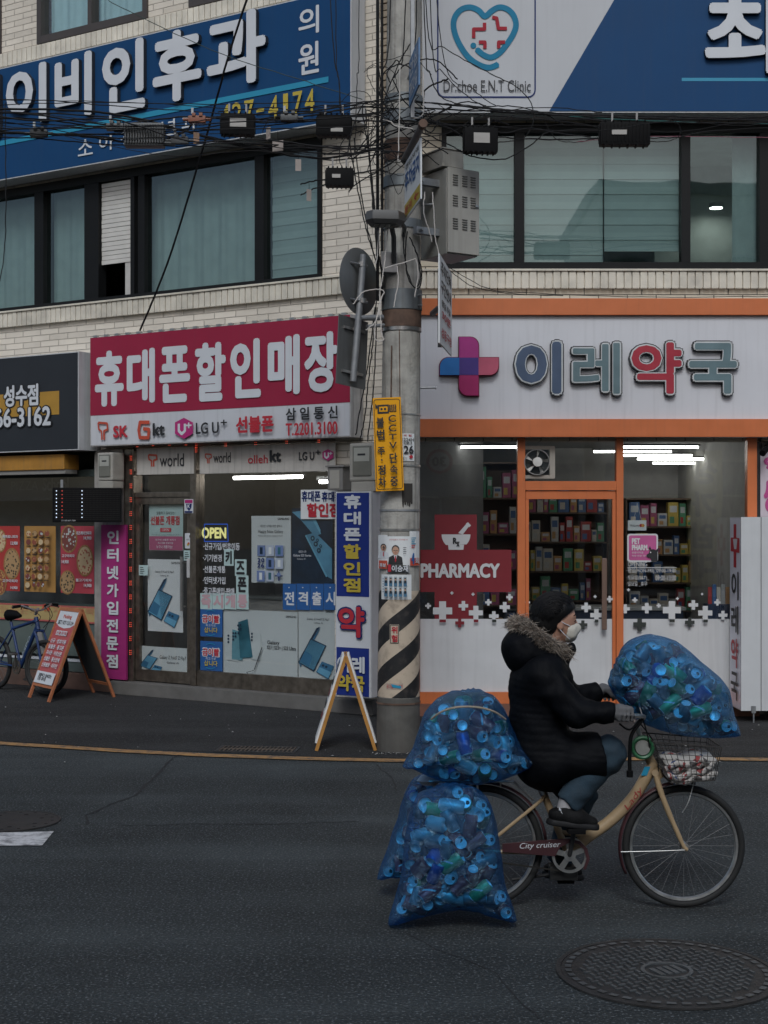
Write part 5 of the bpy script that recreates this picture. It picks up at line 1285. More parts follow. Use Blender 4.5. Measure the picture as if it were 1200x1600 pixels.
def p4(s):
    for r_ in range(2):
        for k in range(5):
            x, y = 603+k*7.5, 905+r_*16
            s.rect(x-2.6, x+2.6, y+3, y+11, M('sheet_blue', (.07, .17, .27), .6)); s.rect(x-2.6, x+2.6, y-4, y+3, M('sheet_grey', (.36, .40, .42), .6)); s.disc(x, y, 1.5, 2.0, SKIN, n=10); s.disc(x, y-1.3, 1.5, 1, INK, n=10); s.rect(x-1.5, x+1.5, y+2, y+6, INK)
    for k in range(6): s.rect(598, 599.2, 903+k*4, 905.5+k*4, MATS['sheet_blue'])
pole_sheet(591, 605.5, 836, 890, PAPER, 'pole_poster', 'narrow candidate flyer with orange block on the left of the pole', 'poster', p2, 'flyers pasted on the pole')
pole_sheet(640, 655.5, 830, 885, PAPER, 'pole_poster', 'flyer with a big blue 4 on the right edge of the pole', 'poster', p3, 'flyers pasted on the pole')
pole_sheet(604, 640, 838, 895, PAPER, 'pole_poster', 'white flyer with a man in a dark suit above a name bar', 'poster', p1, 'flyers pasted on the pole')
pole_sheet(596, 643, 898, 937, PAPER, 'pole_poster', 'white sheet with two rows of small portraits above the hazard stripes', 'poster', p4, 'flyers pasted on the pole')
pole_sheet(609, 623.5, 976, 1006, M('label_cream', (.52, .44, .34), .6, var=.06), 'warning_label', 'cream label with two red warning characters on the hazard stripes', 'label', lambda s: (s.line([(610, 977), (622.5, 977), (622.5, 1005), (610, 1005), (610, 977)], 1, INK, 'border'), s.text('위', 611.5, 621, 979, 990, RED, .03), s.text('험', 611.5, 621, 992, 1003, RED, .03)))
pole_sheet(603, 630, 1068, 1077.5, M('label_worn', (.42, .34, .28), .7, var=.2, scale=20), 'warning_label', 'worn narrow label with blue scribble low on the hazard stripes', 'label', lambda s: (s.text('광고물 부착금지', 604, 629, 1070, 1076, RED, 0), s.poly([(611, 1069), (627, 1072), (626, 1076), (613, 1074)], CYAN)))
pole_sheet(627, 647.5, 677, 720, PAPER, 'number_plate', 'white pole number plate reading 26 beside the yellow camera sign', 'plate', lambda s: (s.text('위 험', 631, 643, 678.5, 682, RED, .02), s.text('1224H', 628, 647, 684, 689, INK, .01), s.text('083', 631, 644, 689.5, 694, INK, .01), s.text('26', 631, 646.5, 696, 709, INK, .03), s.disc(642.5, 713.5, 2.8, 2.8, RED), s.text('표지', 629, 636, 714, 718, INK, 0)))
# yellow camera warning sign
YF = Frame(0, PY-.235, R(6))
YS = M('warning_yellow', (.78, .36, .012), .5, spec=.2, var=.04, scale=4, streak=.06)
s = Sign(YF, 585, 629, 621, 767, 0, .012, YS, 'warning_sign', 'tall yellow camera enforcement sign with black lettering strapped to the pole', 'sign', part='plate', bev=.004)
s.line(rrect(587, 627, 624, 764, 3)+[(627, 761)], .9, INK, 'border')
s.rect(592, 610, 632, 646, INK, 'symbol'); s.rect(610.5, 621.5, 632.5, 643.5, INK, 'symbol'); s.rect(595, 608, 635, 643, YS, 'symbol'); s.disc(598.5, 639, 1.8, 2, INK, 'symbol'); s.disc(604, 639, 1.8, 2, INK, 'symbol'); s.poly([(589, 630), (592, 634), (592, 637), (589, 638)], INK, 'symbol')
for k in range(3): s.rect(613+k*3, 613.8+k*3, 633, 643, YS, 'symbol')
for ch, y0, y1 in (('불', 652, 668), ('법', 671, 687), ('주', 698, 711), ('·', 717, 720), ('정', 726, 742), ('차', 745, 761)): s.text(ch, 590 if ch != '·' else 595, 602 if ch != '·' else 598, y0, y1, INK, .03)
for ch, y0, y1 in (('C', 649, 660), ('C', 664, 675), ('T', 679, 687), ('V', 691, 702), ('단', 708, 724), ('속', 727, 741), ('중', 745, 760)): s.text(ch, 609, 621, y0, y1, INK, .03)
s.done(); s.root.rotation_euler.y = R(-2.0); s.root.location.x += .012
# round and rectangular sign plates seen from behind on a side pipe
SBACK = M('sign_back', (.16, .165, .165), .45, metal=.5, var=.12, scale=5, streak=.2)
BF = Frame(*at(561, 440, 12.22)[:2], R(-56))
sp = empty('traffic_sign', at(560, 600, 12.32), 0, 'round grey traffic sign plate seen from behind on a pipe left of the pole', 'traffic sign')
def sp_build(m, name, mat, parent=None, sm=True):
    if parent is None: parent = sp
    m.xf(Matrix.Translation(-parent.location)); return m.build(name, mat, parent, sm)
m = MB(); m.tube([at(568, 398, 12.34), at(560, 500, 12.34), at(551.5, 596, 12.34)], .030, 14); sp_build(m, 'pipe', GALV)
m = MB(); m.tube([at(563, 497, 12.34), at(598, 496, 12.45)], .026, 12); m.tube([at(574, 510, 12.36), at(600, 508, 12.45)], .016, 8); sp_build(m, 'arm', GALV)
m = MB(); m.lathe([(.001, 0), (.285, 0), (.293, .006), (.285, .012), (.001, .012)], 48, axis='Y'); m.xf(Matrix.Translation(at(560, 440, 12.40))@Matrix.Rotation(R(56), 4, 'Z')@Matrix.Rotation(R(4), 4, 'Y')); sp_build(m, 'plate', SBACK)
m = MB()
for py in (413, 470): p = at(565, py, 12.32); m.tube([p+Vector((-.10, -.04, .01)), p+Vector((.05, .03, -.01))], .012, 6); m.lathe([(.036, -.02), (.036, .02)], 12, tuple(at(566, py, 12.34)), 'Z')
sp_build(m, 'clamp', STEEL)
s2 = Sign(Frame(*at(547, 550, 12.36)[:2], R(-52)), 525, 571, 496, 604, 0, .008, SBACK, 'traffic_sign', 'square-cornered grey sign plate seen from behind below the round one', 'traffic sign', part='plate', bev=.003)
m = MB(); 
for q in (.12, .50): m.box(-.14, .14, -.02, -.001, q-.012, q+.012); m.box(-.02, .05, -.035, -.021, q-.018, q+.018)
m.build('clamp', STEEL, s2.root); s2.root.rotation_euler.y = R(4); s2.done()
# flood lamp
t = empty('street_lamp', at(601, 343, 12.0), R(8), 'flat grey hexagonal street lamp on a short arm left of the pole', 'street lamp')
LG = M('lamp_grey', (.10, .10, .10), .5, metal=.3, var=.12)
m = MB(); P = [(-.17, -.05), (-.12, -.13), (.10, -.13), (.175, -.03), (.15, .11), (-.13, .11)]; n = len(P)
vs = [(x*.93, y*.93, .055) for x, y in P]+[(x, y, .03) for x, y in P]+[(x, y, -.02) for x, y in P]+[(x*.8, y*.8, -.05) for x, y in P]
m.add(vs, [list(range(n))]+[[(i+1) % n+k*n, i+k*n, i+(k+1)*n, (i+1) % n+(k+1)*n] for k in range(3) for i in range(n)]+[list(range(4*n-1, 3*n-1, -1))]); m.build('housing', LG, t, True)
m = MB()
for i in range(4):
    for j in range(3): m.box(-.09+i*.05, -.055+i*.05, -.07+j*.055, -.03+j*.055, -.056, -.0505)
m.build('led_panel', M('lens_dim', (.16, .16, .15), .3), t)
m = MB(); m.tube([(.07, .1, -.02), (.11, .22, -.10), (.13, .34, -.30)], .022, 10); m.tube([(.15, .08, .0), (.2, .2, -.02), (.22, .38, -.05)], .02, 8); m.build('arm', LG, t, True)
m = MB(); m.box(.02, .16, .36, .40, -.38, -.2, .005); m.build('mounting_plate', STEEL, t)
# small fuse box and cabinet
CAB = M('cabinet_grey', (.36, .345, .31), .5, var=.06, streak=.18, dirt=.12)
KF = R(-32)
t = empty('control_cabinet', at(697, 396, 12.38), -KF, 'grey louvred control cabinet clamped to the right side of the pole', 'cabinet')
m = MB(); m.box(0, .335, 0, .40, .0, .745, .006); m.build('case', M('cabinet_side', (.24, .235, .215), .5, var=.08, streak=.2), t)
m = MB(); m.box(.006, .34, -.022, -.001, .012, .752, .005); dd = m.build('door', CAB, t)
m = MB()
for gy in (.22, .42, .60):
    for gx in (.055, .155, .245):
        for k in range(5): m.box(gx, gx+.052, -.030, -.0215, gy+k*.021, gy+k*.021+.006)
m.build('louvre', M('louvre_dark', (.10, .095, .085), .6), dd)
m = MB(); m.box(.29, .325, -.036, -.0225, .43, .45, .003); m.build('lock', STEEL, dd)
m = MB()
for q in (.17, .60): m.box(-.24, -.001, .10, .16, q, q+.06); m.tube([(-.20, .09, q+.03), (-.20, .05, q+.03)], .018, 8)
m.build('bracket', GALV, t)
t = empty('fuse_box', at(693, 262, 12.40), -R(-32), 'small grey fuse box above the louvred cabinet', 'fuse box')
m = MB(); m.box(-.02, .2, -.02, .36, .01, .16, .006); m.box(-.03, .21, -.03, .37, .161, .172, .003); m.build('case', CAB, t)
# three edge-on sign panels
E1 = Frame(.175, 12.13, R(82.3))
s = Sign(E1, 632, 657, 236, 328, 0, .012, PAPER, 'hanging_sign', 'white hanging sign with blue letters and yellow foot seen almost edge-on at the pole', 'sign', part='panel')
s.root['_z'] = 0
def edge_layers(s, rows):
    a, b = s.u0-s.uc, s.u1-s.uc; h = s.z1-s.z0
    for t_, x0, x1, z0, z1, mt in rows:
        y = s.y()
        if t_ is None: s.mb(mt, 'artwork').flat([(a+(b-a)*x0, h*z0), (a+(b-a)*x1, h*z0), (a+(b-a)*x1, h*z1), (a+(b-a)*x0, h*z1)], y)
        else: text_into(s.mb(mt, 'lettering'), t_, a+(b-a)*x0, a+(b-a)*x1, h*z0, h*z1, y, .03)
edge_layers(s, [(None, .02, .98, .03, .26, YEL), ('주차금지', .06, .94, .46, .80, POSTB), ('견인지역', .1, .9, .84, .93, INK), ('←', .65, .92, .07, .2, RED), ('문의', .08, .5, .07, .2, RED)])
s.done(); del s.root['_z']
m = MB(); m.tube([(-.46, .0, s.z1-s.z0+.04), (.52, .0, s.z1-s.z0+.075)], .028, 14); m.build('pipe', M('pipe_grey', (.16, .15, .145), .6, metal=.4, var=.3, dirt=.5), s.root, True)
m = MB(); m.tube([(.50, 0, s.z1-s.z0+.074), (.57, 0, s.z1-s.z0+.076)], .034, 14); m.build('rust_cap', RUST, s.root, True)
E2 = Frame(.215, 12.12, R(84))
s = Sign(E2, 639, 654, 78, 150, 0, .012, M('sign_sky', (.10, .20, .36), .5, var=.3, scale=9), 'hanging_sign', 'small blue hanging sign seen almost edge-on high on the pole', 'sign', part='panel')
edge_layers(s, [('안심', .1, .9, .55, .9, WHITE), ('귀갓길', .1, .9, .1, .45, WHITE)]); s.done()
m = MB(); m.box(-.30, -.26, .01, .04, -.1, .9); m.tube([(-.5, .02, .3), (-.25, .02, .3)], .014, 8); m.build('bracket', GALV, s.root)
E3 = Frame(.458, 11.72, R(-81.4))
s = Sign(E3, 687, 706, 412, 546, 0, .012, PAPER, 'hanging_sign', 'white narrow sign with small black text standing out at the right of the pole', 'sign', part='panel')
edge_layers(s, [('주차단속', .1, .9, .78, .95, INK), ('구간안내', .1, .9, .58, .74, INK), ('평일 주말', .15, .85, .44, .52, INK), ('30분', .15, .85, .30, .40, RED), ('성동구청', .1, .9, .08, .2, RED)]); s.done()
m = MB(); m.tube([(-.02, .05, .02), (-.02, .05, s.z1-s.z0-.04)], .02, 8); m.tube([(.15, .03, .42), (.72, .20, .42)], .028, 10); m.build('bracket', M('bracket_dark', (.05, .052, .055), .5, metal=.3), s.root, True)

# ================================================================ boxes hung on the wires
def splice(px0, px1, py0, py1, Y, label, scrib=0, fins=0, name='splice_box'):
    c = at((px0+px1)/2, py1, Y); w_ = (px1-px0)/2*Y/F; h = (py1-py0)*Y/F
    t = empty(name, c, R(random.Random(px0).uniform(-8, 8)), label, 'splice box', 'black splice boxes hung on the overhead wires')
    m = MB(); m.box(-w_, w_, -.05, .06, 0, h, .012); m.box(-w_*1.05, w_*1.05, -.01, .02, h*.08, h*.92, .006)
    for k in range(6): x = -w_*.8+k*w_*.32; m.box(x-.006, x+.006, -.056, .05, h*.985, h*1.06); m.box(x-.006, x+.006, -.056, .05, -h*.05, h*.01)
    if fins:
        for k in range(13): x = -w_*.9+k*w_*.15; m.box(x-.004, x+.004, -.058, -.049, h*.12, h*.88)
    m.build('case', BLACK, t, True)
    m = MB()
    if scrib == 1: m.box(-w_*.45, w_*.5, -.053, -.0505, h*.35, h*.75)
    elif scrib == 2: m.box(-w_*.2, w_*.5, -.053, -.0505, h*.18, h*.36)
    else: m.box(-w_*.55, w_*.05, -.060, -.0505, h*.42, h*.62)
    m.build('label_strip', M('label_grey', (.42, .40, .37), .6, var=.05), t)
    m = MB()
    for k in (-.5, .5): m.box(w_*k-.008, w_*k+.008, -.01, 0, h, h+.09)
    m.build('strap', M('strap_grey', (.30, .29, .28), .5), t)
splice(345, 398, 179, 212, 12.2, 'black splice box with a white label hung in front of the blue clinic sign', 1)
splice(495, 549, 181, 214, 12.2, 'black splice box at the lower right corner of the blue clinic sign', 2)
splice(509, 552, 264, 292, 12.15, 'black splice box with thick wires hung in front of the brick corner', 3)
splice(724, 777, 200, 239, 12.2, 'black splice box with a pale label right of the pole under the white sign', 1)
splice(937, 1014, 192, 228, 12.2, 'long ribbed black splice box on the right under the clinic sign', 3, 1)
t = empty('cable_amplifier', at(226, 230, 12.2), 0, 'grey finned metal cable amplifier hung on the wires at left', 'amplifier')
AL = M('cast_aluminium', (.085, .088, .09), .5, metal=.5, var=.12)
m = MB(); w_, h = .172, .20; m.box(-w_, w_, -.05, .07, 0, h, .02)
for k in range(14): x = -w_*.88+k*w_*.135; m.box(x-.005, x+.005, -.075, -.048, .02, h-.02)
m.build('case', AL, t, True)
m = MB(); m.tube([(-w_-.09, 0, h*.75), (-w_, 0, h*.75)], .022, 8); m.tube([(w_, 0, h*.15), (w_+.09, 0, h*.12)], .022, 8); m.build('connector', AL, t, True)
for px, py, lb, c in ((61, 209, 'small grey line connector at the left end of the wires', AL), (180, 199, 'grey line connector just left of the finned amplifier', AL), (281, 220, 'grey line connector just right of the finned amplifier', AL), (452, 184, 'small grey line connector below the yellow phone number', AL), (308, 187, 'orange line connector between amplifier and splice box', M('orange_plastic', (.22, .075, .04), .5))):
    t = empty('line_connector', at(px, py, 12.2), 0, lb, 'connector', 'line connectors on the wires')
    m = MB(); m.box(-.075, .075, -.03, .03, -.03, .03, .012); m.tube([(-.12, 0, 0), (.12, 0, 0)], .014, 8); m.box(-.04, -.01, -.04, .04, .02, .05, .004); m.box(.02, .05, -.04, .04, .02, .05, .004); m.build('body', c, t, True)
    m = MB(); m.box(-.05, -.03, -.01, .01, .05, .10); m.build('hook', GALV, t)
# tags dangling from the wires
for i, (px, py) in enumerate(((419, 208), (434, 227), (466, 258), (307, 216), (483, 305))):
    t = empty('wire_tag', at(px, py, 12.15), R(20*(i-2)), ('pale tag hung under the yellow phone number', 'wide white tag on the wires above the left windows', 'pink tag dangling in front of the left windows', 'brown tag dangling beside the finned amplifier', 'small pink tag below the splice box at the brick corner')[i], 'tag')
    m = MB(); q = .05 if i == 1 else .025; m.box(-q, q, 0, .004, -.05, .05 if i != 1 else .04, .001); m.build('card', M('tag_pale', (.36, .31, .28), .7) if i != 3 else M('tag_brown', (.35, .22, .15), .7), t)
    m = MB(); m.tube([(0, 0, .05), (0, 0, .12)], .002, 5); m.build('thread', CABLE, t)

# ================================================================ overhead cables
def crom(P, n=8):
    out = []
    for i in range(len(P)-1):
        p0, p1_, p2_, p3_ = [Vector(P[max(0, min(len(P)-1, i+k))]) for k in (-1, 0, 1, 2)]
        for j in range(n):
            t = j/n; out.append(.5*((2*p1_)+(-p0+p2_)*t+(2*p0-5*p1_+4*p2_-p3_)*t*t+(-p0+3*p1_-3*p2_+p3_)*t**3))
    out.append(Vector(P[-1])); return out
def cable(pts, wpx, label, group=None, mat=None, Y=12.25, wob=.004, name='overhead_cable', cat='cable'):
    rnd = random.Random(str(pts)); P = crom([at(p[0], p[1], p[2] if len(p) > 2 else Y) for p in pts])
    P = [p+Vector((rnd.uniform(-1, 1), rnd.uniform(-1, 1), rnd.uniform(-1, 1)))*wob for p in P]
    o = P[0].copy(); m = MB(); m.tube([p-o for p in P], wpx/2*Y/F, 6)
    ob = m.build(name, mat or CABLE, None, True); ob.location = o; return tag(ob, label, cat, group)
A_ = 'black cable strung in front of the blue clinic sign, one of the bundle'; GA = 'cables in front of the blue clinic sign'
for i, (pts, w_) in enumerate((
    ([(-60, 170), (100, 172), (195, 181), (300, 208), (380, 228), (500, 247), (612, 228)], 3.6), ([(-60, 166), (140, 160), (345, 163), (500, 159), (610, 165)], 1.4), ([(-60, 176), (90, 178), (200, 186), (290, 206), (420, 232), (540, 240), (620, 222)], 2.2),
    ([(-60, 204), (60, 209), (130, 213), (196, 222)], 3.4), ([(-60, 188), (40, 185), (110, 192), (160, 200), (200, 198)], 2.4), ([(258, 218), (290, 205), (308, 187), (345, 182)], 2.6), ([(398, 186), (450, 186), (500, 178), (560, 168), (622, 170)], 2.4),
    ([(260, 222), (330, 218), (430, 236), (520, 250), (610, 238)], 2.2), ([(340, 175), (420, 168), (480, 174), (560, 160), (620, 158)], 1.8), ([(410, 208), (418, 190), (440, 178), (456, 172), (500, 168), (575, 162)], 1.4), ([(-60, 155), (200, 160), (400, 172), (610, 180)], 1.2),
    ([(550, 250), (575, 228), (600, 210), (640, 195)], 2), ([(552, 272), (585, 266), (605, 268)], 2.4), ([(469, 288), (490, 283), (510, 280)], 2.2), ([(470, 305), (490, 295), (511, 288)], 2.2), ([(549, 200), (575, 215), (560, 240), (530, 236), (500, 243)], 1.4))):
    cable(pts, w_, A_, GA)
cable([(20, -55), (150, -10), (190, 12), (330, 78), (480, 128), (566, 155)], 1.3, 'thin dark green wire sagging across the blue clinic sign to the pole', mat=M('wire_green', (.03, .05, .045), .5))
cable([(392, -20, 13), (355, 95, 13.4), (318, 228, 14), (262, 410, 14.9), (219, 516, 15.6)], 4.2, 'thick black diagonal cable running down across the left facade', wob=.002)
cable([(8, 160), (9, 290), (8, 380), (0, 440)], 1.6, 'thin black wire hanging straight down at the left edge')
cable([(500, -330), (520, 60), (529, 120), (531, 178)], 1.6, 'thin wire hanging down the right end of the blue clinic sign, bent one', GA)
cable([(526, -330), (525, 60), (530, 130), (533, 180)], 1.4, 'thin wire hanging down the right end of the blue clinic sign, straighter one', GA)
cable([(563, -330), (561, 70), (558, 120), (556, 200), (552, 262)], 1.3, 'thin black wire dropping beside the white edge of the blue clinic sign')
B_ = 'black cable running in front of the white sign and right windows, one of the bundle'; GB_ = 'cables in front of the right windows'
for pts, w_ in (
    ([(640, 168), (800, 176), (940, 183), (1080, 186), (1260, 190)], 2.6), ([(640, 178), (760, 180), (880, 190), (940, 200)], 2), ([(655, 186), (700, 200), (724, 214)], 2.4), ([(655, 205), (700, 225), (740, 245), (790, 248), (830, 226), (860, 206), (937, 202)], 2), ([(778, 214), (850, 218), (937, 216)], 2.2),
    ([(1014, 222), (1050, 219), (1064, 205), (1050, 186), (1020, 182)], 1.3), ([(1012, 216), (1060, 214), (1120, 204), (1260, 198)], 1.8), ([(653, -330), (668, 40), (695, 75), (760, 112), (812, 140), (834, 175), (820, 215), (778, 222)], 1.6), ([(660, -330), (676, 70), (690, 110), (730, 150), (770, 170), (850, 180)], 1.6),
    ([(665, -330), (690, 75), (740, 140), (775, 166)], 1.4), ([(655, -330), (664, 60), (672, 115), (690, 152), (740, 166), (840, 176)], 1.8), ([(640, 215), (700, 208), (760, 178), (850, 168), (940, 176)], 1.4), ([(635, 210), (690, 186), (740, 170), (800, 166), (850, 178), (880, 195)], 1.8), ([(640, 160), (700, 162), (760, 172), (830, 176)], 1.2), ([(934, 216), (900, 222), (870, 218), (850, 190)], 1.2)):
    cable(pts, w_, B_, GB_)
cable([(700, 124), (682, 130), (665, 140), (661, 158)], 2.6, 'thick black cable stub curling out beside the heart logo')
cable([(880, 181), (1040, 190), (1260, 195)], 1.4, 'thin teal cable along the lower edge of the white clinic sign', mat=M('wire_teal', (.02, .12, .11), .5))
cable([(900, 222), (980, 214), (1040, 213), (1260, 216)], 1.0, 'thin pink cable across the top of the right windows', mat=M('wire_pink', (.30, .10, .14), .5))
C_ = 'black cable running down along the pole, one of the bundle'; GC = 'cables running down the pole'
for i, pts in enumerate((
    [(615, -330), (608, 60), (590, 110), (594, 150), (620, 190)], [(640, -330), (632, 60), (618, 95), (597, 120), (596, 155), (620, 188), (640, 198)], [(652, -330), (650, 40), (640, 70), (628, 90), (610, 130), (600, 160)],
    [(571, 170), (575, 220), (585, 320), (590, 390), (600, 430)], [(545, 215), (556, 280), (570, 350), (585, 400)], [(553, 215), (562, 290), (575, 360), (590, 420)], [(566, 170), (577, 250), (583, 330), (590, 400), (592, 460)],
    [(575, 215), (582, 300), (590, 380), (598, 440)], [(590, 90), (600, 140), (640, 200), (700, 240)], [(560, 240), (600, 215), (660, 190), (720, 160), (760, 165)], [(660, 205), (630, 240), (600, 262), (560, 285), (545, 300)],
    [(630, 360), (632, 400), (640, 440), (655, 450), (658, 420), (645, 380)], [(636, 362), (634, 410), (646, 448), (657, 436), (652, 400), (640, 370)], [(640, 200), (652, 260), (648, 300)], [(588, 470), (582, 540), (575, 600), (570, 650), (562, 690)], [(586, 480), (576, 560), (566, 620), (556, 680)], [(590, 480), (584, 600), (580, 640), (574, 690)])):
    cable(pts, 1.9, C_, GC, Y=12.3 if i < 13 else 13.3)
ROPE = M('rope_pale', (.58, .54, .50), .8, var=.1)
D_ = 'pale frayed string tied on the pole'; GD = 'pale strings tied on the pole'
for pts in ([(592, 355), (590, 395), (587, 412)], [(606, 358), (602, 400), (597, 440), (593, 460), (596, 520), (600, 530), (590, 533), (585, 520), (592, 480)], [(552, 475), (568, 456), (592, 452), (600, 456), (596, 466), (588, 500), (572, 516)], [(601, 419), (625, 412), (650, 404)], [(620, 415), (622, 440), (615, 480)], [(650, 404), (653, 430), (648, 464)],
            [(625, 100), (624, 180), (622, 252)], [(661, 112), (662, 160), (660, 180), (645, 185)], [(598, 187), (610, 190), (620, 197), (645, 201)], [(664, 300), (662, 330), (670, 360), (675, 378)], [(676, 300), (678, 340), (680, 370), (686, 398)]):
    cable(pts, 1.7, D_, GD, mat=ROPE, Y=12.1, wob=.003, name='tied_string', cat='string')
E_ = 'thin grey wire running along the brick ledge above the pharmacy sign'
for pts in ([(690, 410), (760, 450), (830, 458), (1000, 464), (1200, 463)], [(700, 420), (740, 448), (800, 459), (880, 462)]):
    cable(pts, 1.2, E_, 'wires on the brick ledge', Y=14.6)

rnd = random.Random(77)
for k in range(26):
    if k < 13:
        x0 = -60; y0 = rnd.uniform(150, 215); x1, y1 = rnd.uniform(590, 650), rnd.uniform(145, 250); n_ = 6
        pts = [(x0+(x1-x0)*i/n_, y0+(y1-y0)*i/n_+rnd.uniform(-9, 9)+14*math.sin(math.pi*i/n_)*rnd.uniform(.2, 1)) for i in range(n_+1)]; lb, gp = A_, GA
    elif k < 20:
        x0, y0 = rnd.uniform(635, 655), rnd.uniform(150, 215); x1, y1 = (1260, rnd.uniform(176, 205)) if k % 2 else (rnd.uniform(740, 940), rnd.uniform(170, 212)); n_ = 6
        pts = [(x0+(x1-x0)*i/n_, y0+(y1-y0)*i/n_+rnd.uniform(-7, 7)+10*math.sin(math.pi*i/n_)) for i in range(n_+1)]; lb, gp = B_, GB_
    else:
        x0, y0 = rnd.uniform(540, 610), rnd.uniform(150, 240); pts = [(x0, y0)]+[(x0+rnd.uniform(-30, 90), y0+rnd.uniform(-30, 70)) for i in range(4)]; lb, gp = C_, GC
    cable(pts, rnd.choice((1.1, 1.3, 1.6, 2.0, 2.6)), lb, gp, Y=rnd.uniform(12.05, 12.3))

for k in range(16):
    cx_, cy_, rr = rnd.uniform(560, 690), rnd.uniform(120, 260), rnd.uniform(14, 48); a0 = rnd.uniform(0, 6.3)
    pts = [(cx_+rr*math.cos(a0+i*.9)*rnd.uniform(.7, 1.3), cy_+rr*.8*math.sin(a0+i*.9)*rnd.uniform(.7, 1.3)) for i in range(rnd.choice((4, 5, 7)))]
    cable(pts, rnd.choice((1.1, 1.4, 2.0)), C_, GC, Y=rnd.uniform(12.0, 12.3))
# ================================================================ the far side of the street (stands behind the camera, mirrored in the glass)
def far_house(x0, x1, h, y, mat, label, floors, nwin, shop):
    t = empty('street_building', ((x0+x1)/2, y, 0), 0, label, 'building')
    w_ = (x1-x0)/2
    m = MB(); m.box(-w_, w_, -8, 0, 0, h); m.build('wall', mat, t)
    m = MB(); m.box(-w_-.1, w_+.1, -8, .15, h+.001, h+.35); m.build('parapet', M('parapet', (.40, .38, .35), .8), t)
    for f in range(floors):
        for k in range(nwin):
            cx_ = -w_+2*w_*(k+.5)/nwin; z0 = 4.3+f*3.4; ww = w_/nwin*.62
            m = MB(); m.box(cx_-ww-.06, cx_+ww+.06, .001, .06, z0-.06, z0+1.56); wd = m.build('window', M('far_frame', (.5, .5, .5), .5), t)
            m = MB(); m.box(cx_-ww, cx_+ww, .061, .07, z0, z0+1.5); m.build('pane', M('far_glass', (.03, .04, .045), .1), wd)
    m = MB(); m.box(-w_+.2, w_-.2, .001, .08, .2, 2.7); m.build('shopfront', M('far_shop', (.05, .05, .05), .2), t)
    m = MB(); m.box(-w_+.1, w_-.1, .001, .3, 2.75, 3.6); m.build('fascia', shop, t)
far_house(-15, -4.2, 9.8, -9, M('far_brick', (.42, .25, .17), .8, var=.15), 'red brick building across the street mirrored in the shop glass', 2, 4, M('far_green', (.05, .16, .12), .5))
far_house(-4, 5.6, 7.6, -10, M('far_cream', (.72, .68, .60), .8, var=.1), 'low cream building across the street behind the camera', 1, 5, M('far_awning', (.25, .27, .28), .5))
far_house(5.9, 15.5, 10.9, -9, M('far_grey', (.75, .70, .62), .8, var=.1), 'grey building across the street with a yellow banner mirrored in the pharmacy glass', 2, 6, M('far_blue', (.10, .14, .2), .5))
FF = Frame(8.6, -8.9, R(180))
t = FF.root('street_banner', 0, .3, .32, 'tall yellow banner with dark letters hung on the grey building across the street', 'banner')
m = MB(); m.box(-.45, .45, 0, .02, 0, 3.6); m.build('sheet', M('banner_yellow', (.80, .66, .25), .6), t)
m = MB()
for i, ch in enumerate('상가임대'): text_into(m, ch, -.34, .34, 2.7-i*.85, 3.4-i*.85, -.004, .05)
m.build('lettering', INK, t)
t = empty('speed_sign', (1.29, -3.0, 0), R(180), 'round speed limit sign on a thin post, mirrored in the pharmacy glass', 'traffic sign')
m = MB(); m.tube([(0, .04, 0), (0, .04, 3.8)], .03, 10); m.build('post', GALV, t, True)
m = MB(); m.lathe([(.30, 0), (.30, .012), (.001, .012)], 40, (0, 0, 3.4), 'Y'); m.build('plate', RED, t)
m = MB(); m.lathe([(.001, .014), (.235, .014)], 40, (0, 0, 3.4), 'Y'); text_into(m, '', 0, 1, 0, 1, 0); m.build('field', WHITE, t)
m = MB(); text_into(m, '30', -.16, .16, 3.28, 3.52, -.018, .05); m.build('lettering', INK, t)
